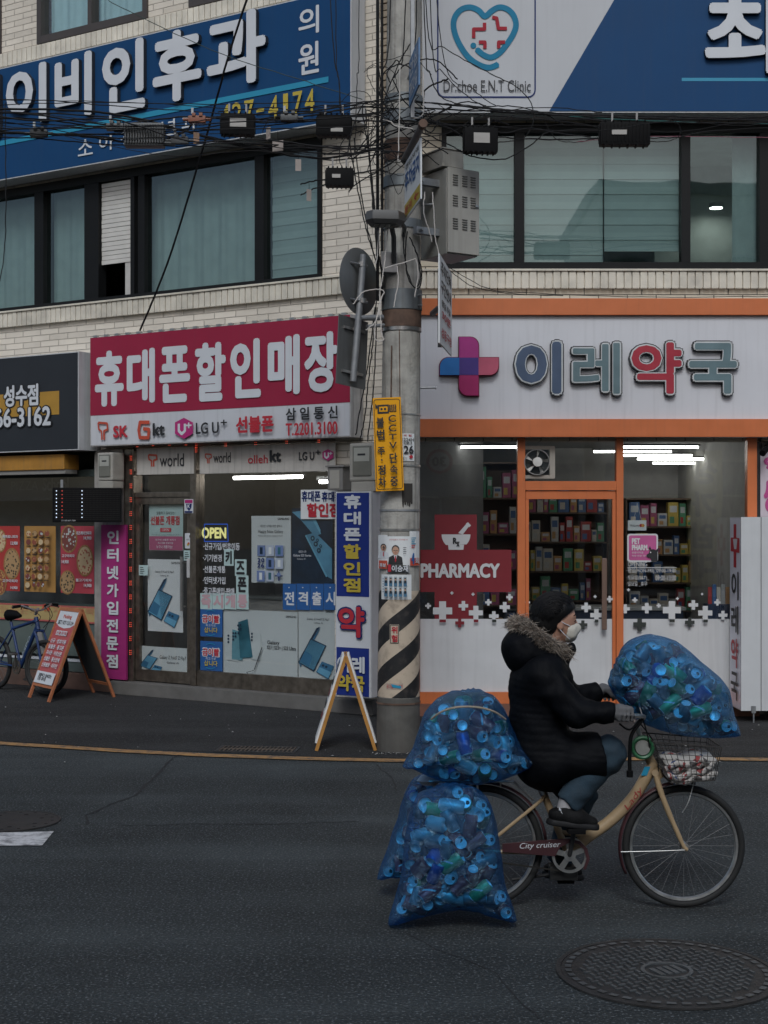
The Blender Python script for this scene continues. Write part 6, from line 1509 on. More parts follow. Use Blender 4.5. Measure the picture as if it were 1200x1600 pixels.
# ================================================================ A-boards
def a_board(p, rz, h, w_, spread, frame_mat, name, label, art, back_mat, thick=.03, proud=.006):
    """two hinged leaves; local x along the board's face, -y towards its reader"""
    t = empty(name, p, rz, label, 'a-board')
    ang = math.atan2(spread/2, h)
    for sgn in (-1, 1):
        fm = MB(); L_ = h/math.cos(ang)
        fm.box(-w_, -w_+.035, -thick/2, thick/2, 0, L_, .004); fm.box(w_-.035, w_, -thick/2, thick/2, 0, L_, .004)
        fm.box(-w_+.0351, w_-.0351, -thick/2+.002, thick/2-.002, L_-.04, L_-.001); fm.box(-w_+.0351, w_-.0351, -thick/2+.002, thick/2-.002, L_*.135, L_*.135+.035)
        T = Matrix.Translation((0, sgn*spread/2, 0))@Matrix.Rotation(sgn*ang, 4, 'X')
        fm.xf(T); lf = fm.build('leaf', frame_mat, t)
        pm = MB(); pm.box(-w_+.036, w_-.036, min(-.006, sgn*proud), max(.006, sgn*proud), L_*.135+.036 if proud < .01 else .06, L_-.041 if proud < .01 else L_-.005); pm.xf(T); pm.build('board', back_mat if sgn > 0 or art is None else art['base'], lf)
        if sgn < 0 and art:
            z0, z1 = L_*.135+.036, L_-.041; W = 2*(w_-.036); x0 = -w_+.036
            bufs = {}; k = 0
            for it in art['rows']:
                k += 1
                tx, a, b, c, d, mt = it[:6]
                mb_ = bufs.setdefault((mt, 'lettering' if tx else 'artwork'), MB()); y = -proud-.001-.0011*k
                A, B, C, D = x0+W*a, x0+W*b, z0+(z1-z0)*(1-d), z0+(z1-z0)*(1-c)
                if tx: text_into(mb_, tx, A, B, C, D, y, .03)
                else: mb_.flat([(A, C), (B, C), (B, D), (A, D)] if len(it) < 7 else [(x0+W*u, z0+(z1-z0)*(1-v)) for u, v in it[6]], y)
            for (mt, nm), mb_ in bufs.items(): mb_.xf(T); mb_.build(nm, mt, lf)
    m = MB(); m.tube([(-w_*.7, 0, h-.01), (w_*.7, 0, h-.01)], .012, 8); m.build('hinge', STEEL, t)
    return t
PINKB = M('board_rose', (.44, .085, .085), .5, var=.04); OWOOD = M('orange_wood', (.38, .13, .055), .6, var=.15, scale=14)
rows = [(None, 0, 1, 0, .0, WHITE, [(0, 0), (1, 0), (1, .17), (.8, .215), (.5, .235), (.2, .215), (0, .17)]), ('Mobing', .28, .72, .045, .115, MATS['carrier_red']), ('SKT / KT / LG U+', .1, .92, .13, .185, INK)]
for i, ch in enumerate('선불폰팅'): rows += [(None, .2+i*.155, .33+i*.155, .27, .335, WHITE), (ch, .22+i*.155, .31+i*.155, .28, .325, RED)]
for i, t_ in enumerate(('신규 · 번호이동', '알뜰폰 · 중고폰', '자녀폰 · 어르신폰', '선불폰 · 통신연체', '신용불량 · 외국인')): rows.append((t_, .1, .93, .385+i*.083, .445+i*.083, WHITE))
rows += [(None, 0, 1, .84, 1, WHITE), ('알뜰하고 실속있는\n모빙 대리점', .15, .85, .865, .965, INK)]
pA = Vector((*G(112, 1090), 0))
a_board((pA.x, pA.y, .004), R(-53), 1.02, .285, .80, OWOOD, 'a_board', 'rose and white a-board in an orange wooden frame beside the blue bicycle', {'base': PINKB, 'rows': rows}, M('chalk_green', (.035, .04, .042), .8))
# the second board stands sideways by the pole
pB = Vector((*G(539, 1174), 0))
rowsB = [(None, .05, .95, .04, .2, POSTB), ('오늘의 특가', .1, .9, .07, .17, WHITE), ('사과 5,000', .1, .9, .26, .38, INK), ('딸기 7,000', .1, .9, .42, .54, RED), ('바나나 3,500', .1, .9, .58, .70, INK), ('귤 4,000', .1, .9, .74, .86, RED)]
a_board((pB.x, pB.y+.23, .004), R(-88), .83, .23, .52, M('ochre_wood', (.42, .20, .045), .55, var=.12, scale=14), 'a_board', 'ochre framed a-board standing end-on beside the pole', {'base': PAPER, 'rows': rowsB}, PAPER, proud=.032)
# ================================================================ bicycles
YB = 7.44
CREAM = M('cream_paint', (.40, .285, .165), .38, var=.08, scale=14, dirt=.3)
MAROON = M('maroon_plastic', (.055, .020, .024), .4, var=.1)
RUBBER = M('tyre_rubber', (.014, .014, .014), .75, var=.2)
CHROME = M('dull_chrome', (.52, .52, .51), .33, metal=.9, var=.15, scale=20)
def wheel(parent, c, r, tw=.019, nsp=28, tyre=RUBBER, rimw=.012, rot=None, rim=CHROME):
    """axis along y"""
    i0 = []
    def fin(m, name, mat, par):
        if rot is not None: m.xf(Matrix.Translation(c)@rot@Matrix.Translation(-Vector(c)))
        return m.build(name, mat, par, True)
    m = MB(); ri = r-tw*2; m.lathe([(ri, -rimw), (ri, rimw), (ri-.012, rimw*.8), (ri-.017, 0), (ri-.012, -rimw*.8)], 64, c, 'Y', closed=True); wh = fin(m, 'wheel', rim, parent)
    m = MB(); m.lathe([(r-tw+tw*math.cos(a*math.pi/5), tw*math.sin(a*math.pi/5)) for a in range(10)], 72, c, 'Y', closed=True); fin(m, 'tyre', tyre, wh)
    m = MB(); m.lathe([(.001, -.045), (.02, -.045), (.02, -.03), (.012, -.02), (.012, .02), (.02, .03), (.02, .045), (.001, .045)], 16, c, 'Y'); fin(m, 'hub', CHROME, wh)
    m = MB()
    for k in range(nsp):
        a = 2*math.pi*k/nsp; b = a+(.5 if k % 4 < 2 else -.5); s = .03 if k % 2 else -.03
        m.tube([(c[0]+.018*math.cos(b), c[1]+s, c[2]+.018*math.sin(b)), (c[0]+(ri-.012)*math.cos(a), c[1], c[2]+(ri-.012)*math.sin(a))], .0011, 4, caps=False)
    fin(m, 'spokes', M('spoke_grey', (.20, .20, .20), .5, metal=.5), wh)
    return wh
def fender(parent, c, r, a0, a1, mat, wd=.026, dy=0):
    m = MB(); n = 28; vs = []
    for i in range(n+1):
        a = R(a0+(a1-a0)*i/n)
        for k in range(7):
            q = R(-80+160*k/6); rr = r+.016*math.cos(q); vs.append((c[0]+rr*math.cos(a), c[1]+wd*math.sin(q)/math.sin(R(80)), c[2]+rr*math.sin(a)))
    m.add(vs, [(i*7+k, i*7+k+1, (i+1)*7+k+1, (i+1)*7+k) for i in range(n) for k in range(6)])
    o = m.build('fender', mat, parent, True); md = o.modifiers.new('solid', 'SOLIDIFY'); md.thickness = .003; return o
bk = empty('bicycle', (at(905, 1418, YB).x, YB, 0), 0, 'cream step-through bicycle ridden past the pharmacy and loaded with blue sacks', 'bicycle')
BO = Vector((bk.location.x, YB, 0))
b_ = lambda px, py, dy=0.0: at(px, py, YB+dy)-BO
SC = YB/F                                        # metres per photo pixel in the bicycle's plane
FWc, RWc = b_(1068, 1322), b_(753, 1322); RW = 96*SC
FWc.z = RWc.z = RW+.002
wheel(bk, FWc, RW); wheel(bk, RWc, RW)
fender(bk, FWc, RW+.006, 80, 205, MAROON); fender(bk, RWc, RW+.006, 5, 200, MAROON)
def bt(pts, r, name, mat, n=10, sm=True, parent=None):
    m = MB(); m.tube(crom([tuple(p) for p in pts], 6), r if not hasattr(r, '__len__') else list(np.interp(np.linspace(0, 1, (len(pts)-1)*6+1), np.linspace(0, 1, len(r)), r)), n); return m.build(name, mat, parent or bk, sm)
fm = MB()
fm.tube(crom([b_(1022, 1190), b_(1006, 1220), b_(986, 1250), b_(953, 1283), b_(915, 1310), b_(889, 1334)], 6), .031, 14)
fm.tube([b_(1012, 1180), b_(1030, 1216)], .026, 14)
fm.tube([b_(848, 1236), b_(888, 1336)], .019, 12)
fm.tube([b_(874, 1300), b_(916, 1306)], .013, 10)
for dy in (-.055, .055):
    fm.tube(crom([b_(850, 1244), b_(838, 1257, dy*.8), b_(753, 1326, dy)], 4), .0095, 8); fm.tube(crom([b_(888, 1334), b_(860, 1333, dy), b_(753, 1330, dy)], 4), .011, 8)
fm.tube([b_(889, 1336, -.045), b_(889, 1336, .045)], .027, 16)
frame = fm.build('frame', CREAM, bk, True)
def flat_text(txt, p0, p1, up, mat, parent, name='lettering', bold=.0, side=-1, keep=False):
    """lettering lying in the bicycle's plane from p0 to p1, letter height up (metres)"""
    L_ = (p1-p0).length; m = MB(); text_into(m, txt, 0, L_, 0, up, 0, bold)
    for i, (x, y, z) in enumerate(m.v): m.v[i] = (x+.28*z, y, z)
    a = math.atan2(p1.z-p0.z, p1.x-p0.x); m.xf(Matrix.Translation(p0)@Matrix.Rotation(-a, 4, 'Y')); return m.build(name, mat, parent)
p0 = b_(984, 1263); p1 = b_(1008, 1232); d = Vector((0, -.0325, 0)); flat_text('Lady', p0+d-Vector((.01, 0, .012)), p1+d-Vector((.012, 0, .012)), .040, M('script_red', (.30, .03, .03), .5), frame)
m = MB(); q0, q1 = b_(1003, 1210)+d, b_(1006, 1199)+d; m.add([q0+Vector((-.012, -.001, 0)), q0+Vector((.02, -.001, 0)), q1+Vector((.028, -.001, .01)), q1+Vector((-.002, -.001, .01))], [(0, 1, 2, 3)]); m.build('sticker', CYAN, frame)
# fork, stem, bar
fm = MB()
for dy in (-.05, .05): fm.tube(crom([b_(1024, 1208, dy*.7), b_(1032, 1236, dy), b_(1044, 1268, dy), b_(1058, 1300, dy), b_(1068, 1322, dy), b_(1074, 1328, dy)], 5), [.016]*6+[.015]*6+[.013]*6+[.011]*6+[.009]*2, 10)
fm.tube([b_(1024, 1208, -.05), b_(1024, 1208, .05)], .018, 10); fm.build('fork', CREAM, bk, True)
hb = MB(); hb.tube([b_(1012, 1180), b_(997, 1142), b_(994, 1130)], .0125, 10)
near, far = b_(966, 1117, -.28), b_(942, 1084, .27)
hb.tube(crom([near, b_(988, 1118, -.27), b_(1006, 1120, -.17), b_(996, 1128, -.04), b_(993, 1126, .05), b_(990, 1108, .17), b_(965, 1088, .26), far], 6), .0115, 10)
hbo = hb.build('handlebar', CHROME, bk, True)
m = MB(); m.tube([near-Vector((.012, 0, 0)), b_(990, 1118, -.27)], .017, 12); m.build('grip', BLACK, hbo, True)
m = MB(); m.tube([far-Vector((.012, 0, 0)), b_(962, 1087, .262)], .017, 12); m.build('grip', BLACK, hbo, True)
m = MB(); m.tube(crom([b_(1000, 1124, -.2), b_(984, 1140, -.24), b_(968, 1131, -.28)], 5), .005, 8); m.build('brake_lever', BLACK, hbo, True)
m = MB(); m.tube(crom([b_(1004, 1124, -.18), b_(987, 1148, -.2), b_(984, 1175, -.2), b_(984, 1205, -.2)], 6), .010, 8); m.tube([b_(984, 1204, -.2), b_(984, 1214, -.2)], .017, 10); m.build('hanging_strap', BLACK, hbo, True)
bt([b_(1004, 1120, -.18), b_(1000, 1095, -.12), b_(1030, 1105, -.1), b_(1045, 1140, -.08), b_(1048, 1150, -.05)], .0035, 'brake_cable', M('cable_grey', (.16, .16, .16), .4)); bt([b_(1000, 1130, -.05), b_(1022, 1160, -.04), b_(1028, 1190, -.03), b_(1030, 1240, -.02)], .003, 'brake_cable', CABLE)
bt([b_(1004, 1122, -.17), b_(1012, 1150, -.12), b_(1016, 1180, -.05)], .0035, 'brake_cable', CABLE)
m = MB(); gc = b_(1004, 1168, -.07); m.lathe([(.052+.011*math.cos(a*math.pi/4), .014*math.sin(a*math.pi/4)) for a in range(8)], 28, gc, 'Y', closed=True); o = m.build('cable_lock', M('lock_green', (.03, .14, .06), .45), bk, True)
m = MB(); m.lathe([(.001, .012), (.038, .010), (.042, -.005)], 24, gc, 'Y'); m.build('lock_face', M('lock_grey', (.26, .26, .24), .5), o, True)
# drive
m = MB(); cc = b_(890, 1336, -.07); m.lathe([(.092, -.004), (.092, .006), (.078, .006), (.078, -.004)], 48, cc, 'Y', closed=True)
for k in range(5):
    a = 2*math.pi*k/5+.4; P = [(cc.x+r_*math.cos(a+da), cc.z+r_*math.sin(a+da)) for r_, da in ((.022, -.6), (.080, -.22), (.080, .16), (.022, .6))]; m.prism(P, cc.y-.003, cc.y+.004)
m.lathe([(.03, -.006), (.03, .012), (.001, .012)], 20, cc, 'Y'); cr = m.build('chainring', CHROME, bk, True)
m = MB(); m.tube([b_(890, 1336, -.10), b_(897, 1299, -.11)], .012, 8); m.tube([b_(890, 1336, .09), b_(883, 1372, .10)], .012, 8); m.tube([b_(890, 1336, -.10), b_(890, 1336, .09)], .011, 8); ck = m.build('crank', M('crank_dark', (.05, .05, .05), .4, metal=.6), bk, True)
for p, s in ((b_(900, 1297, -.16), -1), (b_(883, 1374, .15), 1)): m = MB(); m.box(p.x-.045, p.x+.045, p.y-.045, p.y+.045, p.z-.013, p.z+.013, .005); m.build('pedal', BLACK, ck)
m = MB(); P = [b_(x, y) for x, y in ((783, 1313), (840, 1308), (885, 1305), (903, 1309), (914, 1320), (918, 1336), (912, 1352), (908, 1352), (913, 1336), (909, 1322), (900, 1313), (886, 1311), (872, 1318), (864, 1332), (783, 1325))]
m.prism([(p.x, p.z) for p in P], -.085, -.072); cg = m.build('chain_guard', MAROON, bk)
flat_text('City cruiser', b_(808, 1323)+Vector((0, -.0865, 0)), b_(871, 1320)+Vector((0, -.0865, 0)), .038, WHITE, cg)
m = MB(); m.tube([b_(753, 1344, -.06), b_(885, 1362, -.06)], .005, 5); m.build('chain', M('chain_dark', (.03, .028, .025), .5, metal=.5), bk)
m = MB(); m.tube([b_(868, 1340, .03), b_(862, 1366, .03), b_(800, 1374, .06)], .009, 8); m.box(b_(858, 0).x, b_(902, 0).x, -.03, .05, b_(0, 1374).z, b_(0, 1352).z, .01); m.build('kickstand', MATS['crank_dark'], bk, True)
# saddle, rack
m = MB(); m.tube([b_(848, 1238), b_(836, 1206)], .013, 10); m.tube([b_(845, 1231), b_(849, 1241)], .020, 10); m.build('seat_post', CHROME, bk, True)
m = MB(); m.tube(crom([b_(806, 1207), b_(820, 1203), b_(845, 1204), b_(866, 1203)], 5), list(np.interp(np.linspace(0, 1, 16), [0, .3, .7, 1], [.05, .075, .04, .02])), 14)
for i in range(len(m.v)): x, y, z = m.v[i]; m.v[i] = (x, y*1.25, b_(0, 1203).z+(z-b_(0, 1203).z)*.38)
m.build('saddle', BLACK, bk, True)
m = MB()
for dy in (-.06, .06): m.tube([b_(802, 1221, dy), b_(670, 1221, dy)], .006, 8); m.tube([b_(802, 1221, dy), b_(833, 1250, dy*.5)], .006, 8); m.tube([b_(745, 1221, dy), b_(753, 1326, dy*1.1)], .006, 8)
for px in (802, 780, 755, 730, 700, 670): m.tube([b_(px, 1221, -.06), b_(px, 1221, .06)], .006, 8)
m.tube([b_(782, 1221, -.06), b_(782, 1230, -.03)], .004, 6); m.build('rear_rack', CHROME, bk, True)
bt([b_(970, 1331, -.035), b_(1020, 1330, -.05), b_(1074, 1328, -.055)], .003, 'fender_stay', CHROME); bt([b_(1084, 1222, -.03), b_(1076, 1252, -.05), b_(1066, 1270, -.055)], .003, 'basket_stay', CHROME)
# basket of wires
WIREM = M('basket_wire', (.075, .07, .065), .45, metal=.5, var=.2)
bm_ = MB()
T = [b_(1012, 1152), b_(1116, 1160)]; Bt = [b_(1040, 1216), b_(1108, 1212)]
def bp(u, v, y):                                     # u along, v up 0..1, y side -1..1
    lo, hi = Bt[0].lerp(Bt[1], u), T[0].lerp(T[1], u); p = lo.lerp(hi, v); p.y = y*(.13+.035*v); return p
for v in np.linspace(0, 1, 8):
    r_ = .0035 if v in (0, 1) else .0017
    bm_.tube([bp(0, v, -1), bp(1, v, -1), bp(1, v, 1), bp(0, v, 1)], r_, 5, closed=True)
for u in np.linspace(0, 1, 11):
    for y in (-1, 1): bm_.tube([bp(u, 0, y), bp(u, 1, y)], .0017, 5)
    bm_.tube([bp(u, 0, -1), bp(u, 0, 1)], .0017, 5)
for y in np.linspace(-1, 1, 9):
    bm_.tube([bp(1, 0, y), bp(1, 1, y)], .0017, 5); bm_.tube([bp(0, 0, y), bp(0, 1, y)], .0017, 5); bm_.tube([bp(0, 0, y), bp(1, 0, y)], .0017, 5)
bm_.tube([bp(0, .5, 0), b_(1016, 1190)], .008, 6); bm_.build('basket', WIREM, bk, False)
# papers in the basket
NEWS = M('newsprint', (.50, .47, .44), .8, var=.1, scale=30); 
tn = NEWS.node_tree; v_ = tn.nodes.new('ShaderNodeTexVoronoi'); v_.inputs['Scale'].default_value = 34; tcn = tn.nodes.new('ShaderNodeTexCoord'); tn.links.new(tcn.outputs['Object'], v_.inputs['Vector'])
cr_ = tn.nodes.new('ShaderNodeValToRGB'); cr_.color_ramp.interpolation = 'CONSTANT'
el_ = cr_.color_ramp.elements; el_[0].position = 0; el_[0].color = (.55, .52, .49, 1); el_[1].position = .62; el_[1].color = (.34, .06, .06, 1)
for ps, c in ((.70, (.50, .48, .45, 1)), (.82, (.06, .09, .2, 1)), (.87, (.52, .5, .47, 1)), (.94, (.10, .09, .09, 1))): e = el_.new(ps); e.color = c
sxx = tn.nodes.new('ShaderNodeSeparateColor'); tn.links.new(v_.outputs['Color'], sxx.inputs[0]); tn.links.new(sxx.outputs[0], cr_.inputs[0]); tn.links.new(cr_.outputs[0], tn.nodes['Principled BSDF'].inputs['Base Color'])
rnd = random.Random(4)
for i in range(6):
    v = .06+i*.10; c = BO+bp(.52, v, 0); t0 = MB(); L_ = .105+.012*(i % 3); Wd = .115; n = 12; vs = []
    for k in range(n+1):
        x = -L_+2*L_*k/n
        for j in range(5):
            y = -Wd+2*Wd*j/4; z = .010*math.sin(k*1.1+i)+.008*math.sin(j*1.7+i*2)+.02*(k/n)**2*(i % 2)
            vs.append((x, y, z))
    t0.add(vs, [(k*5+j, (k+1)*5+j, (k+1)*5+j+1, k*5+j+1) for k in range(n) for j in range(4)])
    o = t0.build('folded_paper', NEWS, None, True); o.location = c; o.rotation_euler = (rnd.uniform(-.1, .1), rnd.uniform(-.22, .02), rnd.uniform(-.2, .2)); md = o.modifiers.new('thick', 'SOLIDIFY'); md.thickness = .026
    tag(o, 'folded printed paper in the stack inside the wire basket', 'newspaper', 'folded papers stacked in the bicycle basket')
# ---- blue mountain bike at the left edge
bl = empty('bicycle', (*G(40, 1083), .004), R(-42), 'blue mountain bike parked against the pizza shop behind the rose a-board', 'bicycle')
BP = M('bike_blue', (.012, .035, .12), .4, var=.08)
rw = .325
DRIM = M('rim_dark', (.05, .05, .05), .5, metal=.4); wheel(bl, Vector((-.62, 0, rw)), rw, .025, 24, rim=DRIM)
turn = Matrix.Rotation(R(14), 4, 'Z')
wheel(bl, Vector((.42, 0, rw)), rw, .026, 24, rot=turn, rim=DRIM)
m = MB(); m.tube([(-.10, 0, .30), (.24, 0, .80)], .024, 12); m.tube([(-.28, 0, .74), (.22, 0, .86)], .02, 12); m.tube([(-.10, 0, .30), (-.30, 0, .82)], .018, 10); m.tube([(.21, 0, .90), (.26, 0, .76)], .026, 12)
for y in (-.06, .06): m.tube([(-.10, y*.4, .30), (-.62, y, rw)], .011, 8); m.tube([(-.27, y*.4, .72), (-.62, y, rw)], .010, 8)
fo = m.build('frame', BP, bl, True)
p0, p1 = Vector((.0, -.0255, .43)), Vector((.15, -.0255, .655)); flat_text('ESPO', p0-Vector((.012, 0, -.008)), p1-Vector((.012, 0, -.008)), .032, M('ghost_blue', (.35, .42, .5), .5), fo)
m = MB()
for y in (-.06, .06): m.tube([(.27, y, .74), (.32, y, .66), (.42, y, rw)], .015, 8)
m.tube([(.27, -.06, .74), (.27, .06, .74)], .018, 8); m.build('fork', BP, bl, True)
m = MB(); m.box(-.035, .035, -.03, .03, -.14, .14, .012); m.xf(Matrix.Translation((.30, -.0, .60))@Matrix.Rotation(R(-22), 4, 'Y')); m.build('mud_guard', M('guard_grey', (.22, .22, .22), .5), bl, True)
m = MB(); m.tube([(.20, 0, .93), (.24, 0, .99), (.26, 0, 1.0)], .016, 8); m.tube(crom([(.20, -.31, 1.03), (.22, -.2, 1.04), (.27, -.06, .99), (.27, .06, .99), (.22, .2, 1.04), (.20, .31, 1.03)], 5), .012, 8); h_ = m.build('handlebar', CHROME, bl, True)
for y in (-1, 1):
    m = MB(); m.tube([(.20, .31*y, 1.03), (.212, .21*y, 1.04)], .018, 8); m.tube([(.22, .19*y, 1.035), (.30, .26*y, 1.01)], .008, 6); m.tube([(.22, .17*y, 1.03), (.225, .12*y, 1.02)], .022, 8); m.build('grip', BLACK, h_, True)
m = MB()
for a, b in (((.23, -.16, 1.02), (.16, -.03, .80)), ((.23, .16, 1.02), (.33, .02, .78)), ((.24, .1, 1.02), (.36, .0, .72))): m.tube(crom([a, (.42, a[1]*.5, .92), b], 6), .004, 5)
m.build('brake_cable', CABLE, bl)
m = MB(); m.lathe([(.085, -.004), (.085, .004), (.06, .004), (.06, -.004)], 32, (-.10, -.06, .30), 'Y', closed=True); m.lathe([(.03, -.006), (.03, .006), (.001, .006)], 16, (-.10, -.06, .30), 'Y')
for k in range(5): a = k*1.257; m.prism([(-.10+r_*math.cos(a+d_), .30+r_*math.sin(a+d_)) for r_, d_ in ((.02, -.5), (.062, -.2), (.062, .2), (.02, .5))], -.063, -.057)
m.build('chainring', M('old_steel', (.14, .12, .10), .45, metal=.7, var=.3), bl, True)
m = MB(); m.tube([(-.10, -.08, .30), (-.07, -.09, .46)], .012, 8); m.tube([(-.10, .08, .30), (-.13, .09, .14)], .012, 8); m.box(-.11, -.02, -.17, -.09, .45, .475, .005); m.box(-.18, -.09, .09, .17, .125, .15, .005); m.build('crank', M('crank_steel', (.2, .19, .18), .4, metal=.7), bl, True)
m = MB(); m.tube([(-.35, 0, .90), (-.20, 0, .91), (-.10, 0, .90)], [.07, .05, .02], 10); m.tube([(-.30, 0, .82), (-.31, 0, .9)], .013, 8); m.build('saddle', BLACK, bl, True)
# ================================================================ soft shapes from distance fields
def nets(fn, lo, hi, h):
    ax = [np.arange(lo[i], hi[i]+h, h) for i in range(3)]
    nx, ny, nz = map(len, ax)
    D = np.empty((nx, ny, nz), np.float32)
    Yg, Zg = np.meshgrid(ax[1], ax[2], indexing='ij')
    for i0 in range(0, nx, 24):
        xs = ax[0][i0:i0+24]; n = len(xs)
        P = np.empty((n, ny, nz, 3), np.float32); P[..., 0] = xs[:, None, None]; P[..., 1] = Yg; P[..., 2] = Zg
        D[i0:i0+n] = fn(P.reshape(-1, 3)).reshape(n, ny, nz)
    S = D < 0
    acc = np.zeros((nx-1, ny-1, nz-1, 3), np.float32); cnt = np.zeros((nx-1, ny-1, nz-1), np.float32)
    C = [(a, b, c) for a in (0, 1) for b in (0, 1) for c in (0, 1)]
    sl_ = lambda A, o: A[o[0]:nx-1+o[0], o[1]:ny-1+o[1], o[2]:nz-1+o[2]]
    for d in range(3):
        for c in C:
            if c[d]: continue
            e = list(c); e[d] = 1
            da, db = sl_(D, c), sl_(D, e); mk = (da < 0) != (db < 0)
            with np.errstate(divide='ignore', invalid='ignore'): t = np.where(mk, da/(da-db), 0)
            for k in range(3): acc[..., k] += np.where(mk, (t if k == d else c[k]), 0)
            cnt += mk
    act = cnt > 0; idx = -np.ones(act.shape, np.int64); idx[act] = np.arange(act.sum())
    ijk = np.argwhere(act); V = (acc[act]/cnt[act][:, None]+ijk)*h+np.array(lo)
    Fs = []
    for d in range(3):
        o1, o2 = [(1, 2), (2, 0), (0, 1)][d]
        a = [slice(1, -1)]*3; a[d] = slice(0, -1); b = list(a); b[d] = slice(1, None)
        s0, s1 = S[tuple(a)], S[tuple(b)]; q = np.argwhere(s0 != s1)
        if not len(q): continue
        base = q.copy(); base[:, [o1, o2]] += 1
        sg = s0[tuple(q.T)]
        def g(da, db): w_ = base.copy(); w_[:, o1] -= da; w_[:, o2] -= db; return idx[tuple(w_.T)]
        f = np.stack([g(1, 1), g(0, 1), g(0, 0), g(1, 0)], 1); f[~sg] = f[~sg][:, ::-1]; Fs.append(f)
    return V, np.concatenate(Fs)
def cone(P, a, b, r1, r2):
    a, b = np.array(a, np.float32), np.array(b, np.float32); d = b-a
    t = np.clip(((P-a)@d)/max(1e-9, d@d), 0, 1); return np.linalg.norm(P-a-t[:, None]*d, axis=1)-(r1+(r2-r1)*t)
def ell(P, c, r, rot=None):
    q = P-np.array(c, np.float32)
    if rot is not None: q = q@np.array(rot, np.float32)
    r = np.array(r, np.float32); k = np.linalg.norm(q/r, axis=1); k2 = np.linalg.norm(q/(r*r), axis=1); return k*(k-1)/np.maximum(k2, 1e-6)
def sm(a, b, k): h_ = np.clip(.5+.5*(b-a)/k, 0, 1); return b+(a-b)*h_-k*h_*(1-h_)
def smax(a, b, k): return -sm(-a, -b, k)
def sdf_obj(fn, lo, hi, h, name, mat, parent, org, it=1):
    V, Fc = nets(fn, lo, hi, h)
    me = bpy.data.meshes.new(name); me.from_pydata((V-np.array(org)).tolist(), [], Fc.tolist()); me.materials.append(mat)
    me.polygons.foreach_set('use_smooth', [True]*len(Fc)); me.update()
    o = bpy.data.objects.new(name, me); col.objects.link(o); o.parent = parent
    if it:
        bm = bmesh.new(); bm.from_mesh(me)
        for _ in range(it): bmesh.ops.smooth_vert(bm, verts=bm.verts, factor=.5, use_axis_x=True, use_axis_y=True, use_axis_z=True)
        bm.to_mesh(me); bm.free()
    return o
def roty(a): c, s = math.cos(a), math.sin(a); return [[c, 0, -s], [0, 1, 0], [s, 0, c]]
# ================================================================ the rider
W_ = lambda px, py, dy=0.0: np.array(at(px, py, YB+dy))
rd = empty('person', at(850, 1205, YB), 0, 'rider in a black hooded padded coat, jeans, grey gloves and white mask on the bicycle', 'person')
org = tuple(rd.location)
SKINM = M('skin', (.42, .23, .16), .5, var=.06, scale=18)
hip = [W_(846, 1186, d) for d in (-.085, .085)]; kn = [W_(950, 1178, -.11), W_(905, 1238, .10)]; an = [W_(888, 1254, -.13), W_(874, 1344, .13)]
sh = [W_(848, 1052, -.165), W_(846, 1046, .165)]; elb = [W_(900, 1112, -.24), W_(897, 1094, .24)]; wr = [W_(962, 1114, -.275), W_(936, 1080, .265)]
hc = W_(870, 966)                                     # head centre
def head_sdf(P):
    d = ell(P, hc+[0.0, 0, .012], (.095, .076, .108), roty(R(12)))
    d = sm(d, ell(P, hc+[.030, 0, -.040], (.064, .058, .078)), .03)           # face
    d = sm(d, cone(P, hc+[.092, 0, -.018], hc+[.112, 0, -.046], .008, .014), .018)   # nose
    d = sm(d, ell(P, hc+[.062, 0, -.102], (.030, .030, .022)), .03)           # chin
    for s in (-1, 1):
        d = sm(d, ell(P, hc+[.078, s*.030, .012], (.018, .022, .010)), .014)  # brow
        d = smax(d, -ell(P, hc+[.094, s*.032, -.010], (.012, .017, .009)), .008)
        d = sm(d, ell(P, hc+[.090, s*.032, -.011], (.009, .013, .007)), .004)  # eye
        e = ell(P, hc+[.006, s*.078, -.028], (.020, .010, .034), roty(R(14))); e = smax(e, -ell(P, hc+[.010, s*.089, -.026], (.011, .008, .020)), .006); d = sm(d, e, .008)
    d = sm(d, cone(P, hc+[-.012, 0, -.06], W_(856, 1016), .055, .058), .03)
    return d
def body_sdf(P):
    d = head_sdf(P)
    t = sm(cone(P, W_(848, 1040), W_(842, 1130), .115, .11), cone(P, W_(842, 1130), W_(846, 1186), .11, .135), .05)
    t = sm(t, cone(P, sh[0], sh[1], .06, .06), .06); d = sm(d, t, .04)
    for i in (0, 1):
        d = sm(d, cone(P, sh[i], elb[i], .052, .042), .03); d = sm(d, cone(P, elb[i], wr[i], .042, .028), .02)
        d = sm(d, cone(P, hip[i], kn[i], .080, .056), .04); d = sm(d, cone(P, kn[i], an[i], .056, .036), .03)
    return d
sdf_obj(body_sdf, np.array(org)+[-.22, -.36, -.55], np.array(org)+[.40, .36, .95], .0085, 'body', SKINM, rd, org)
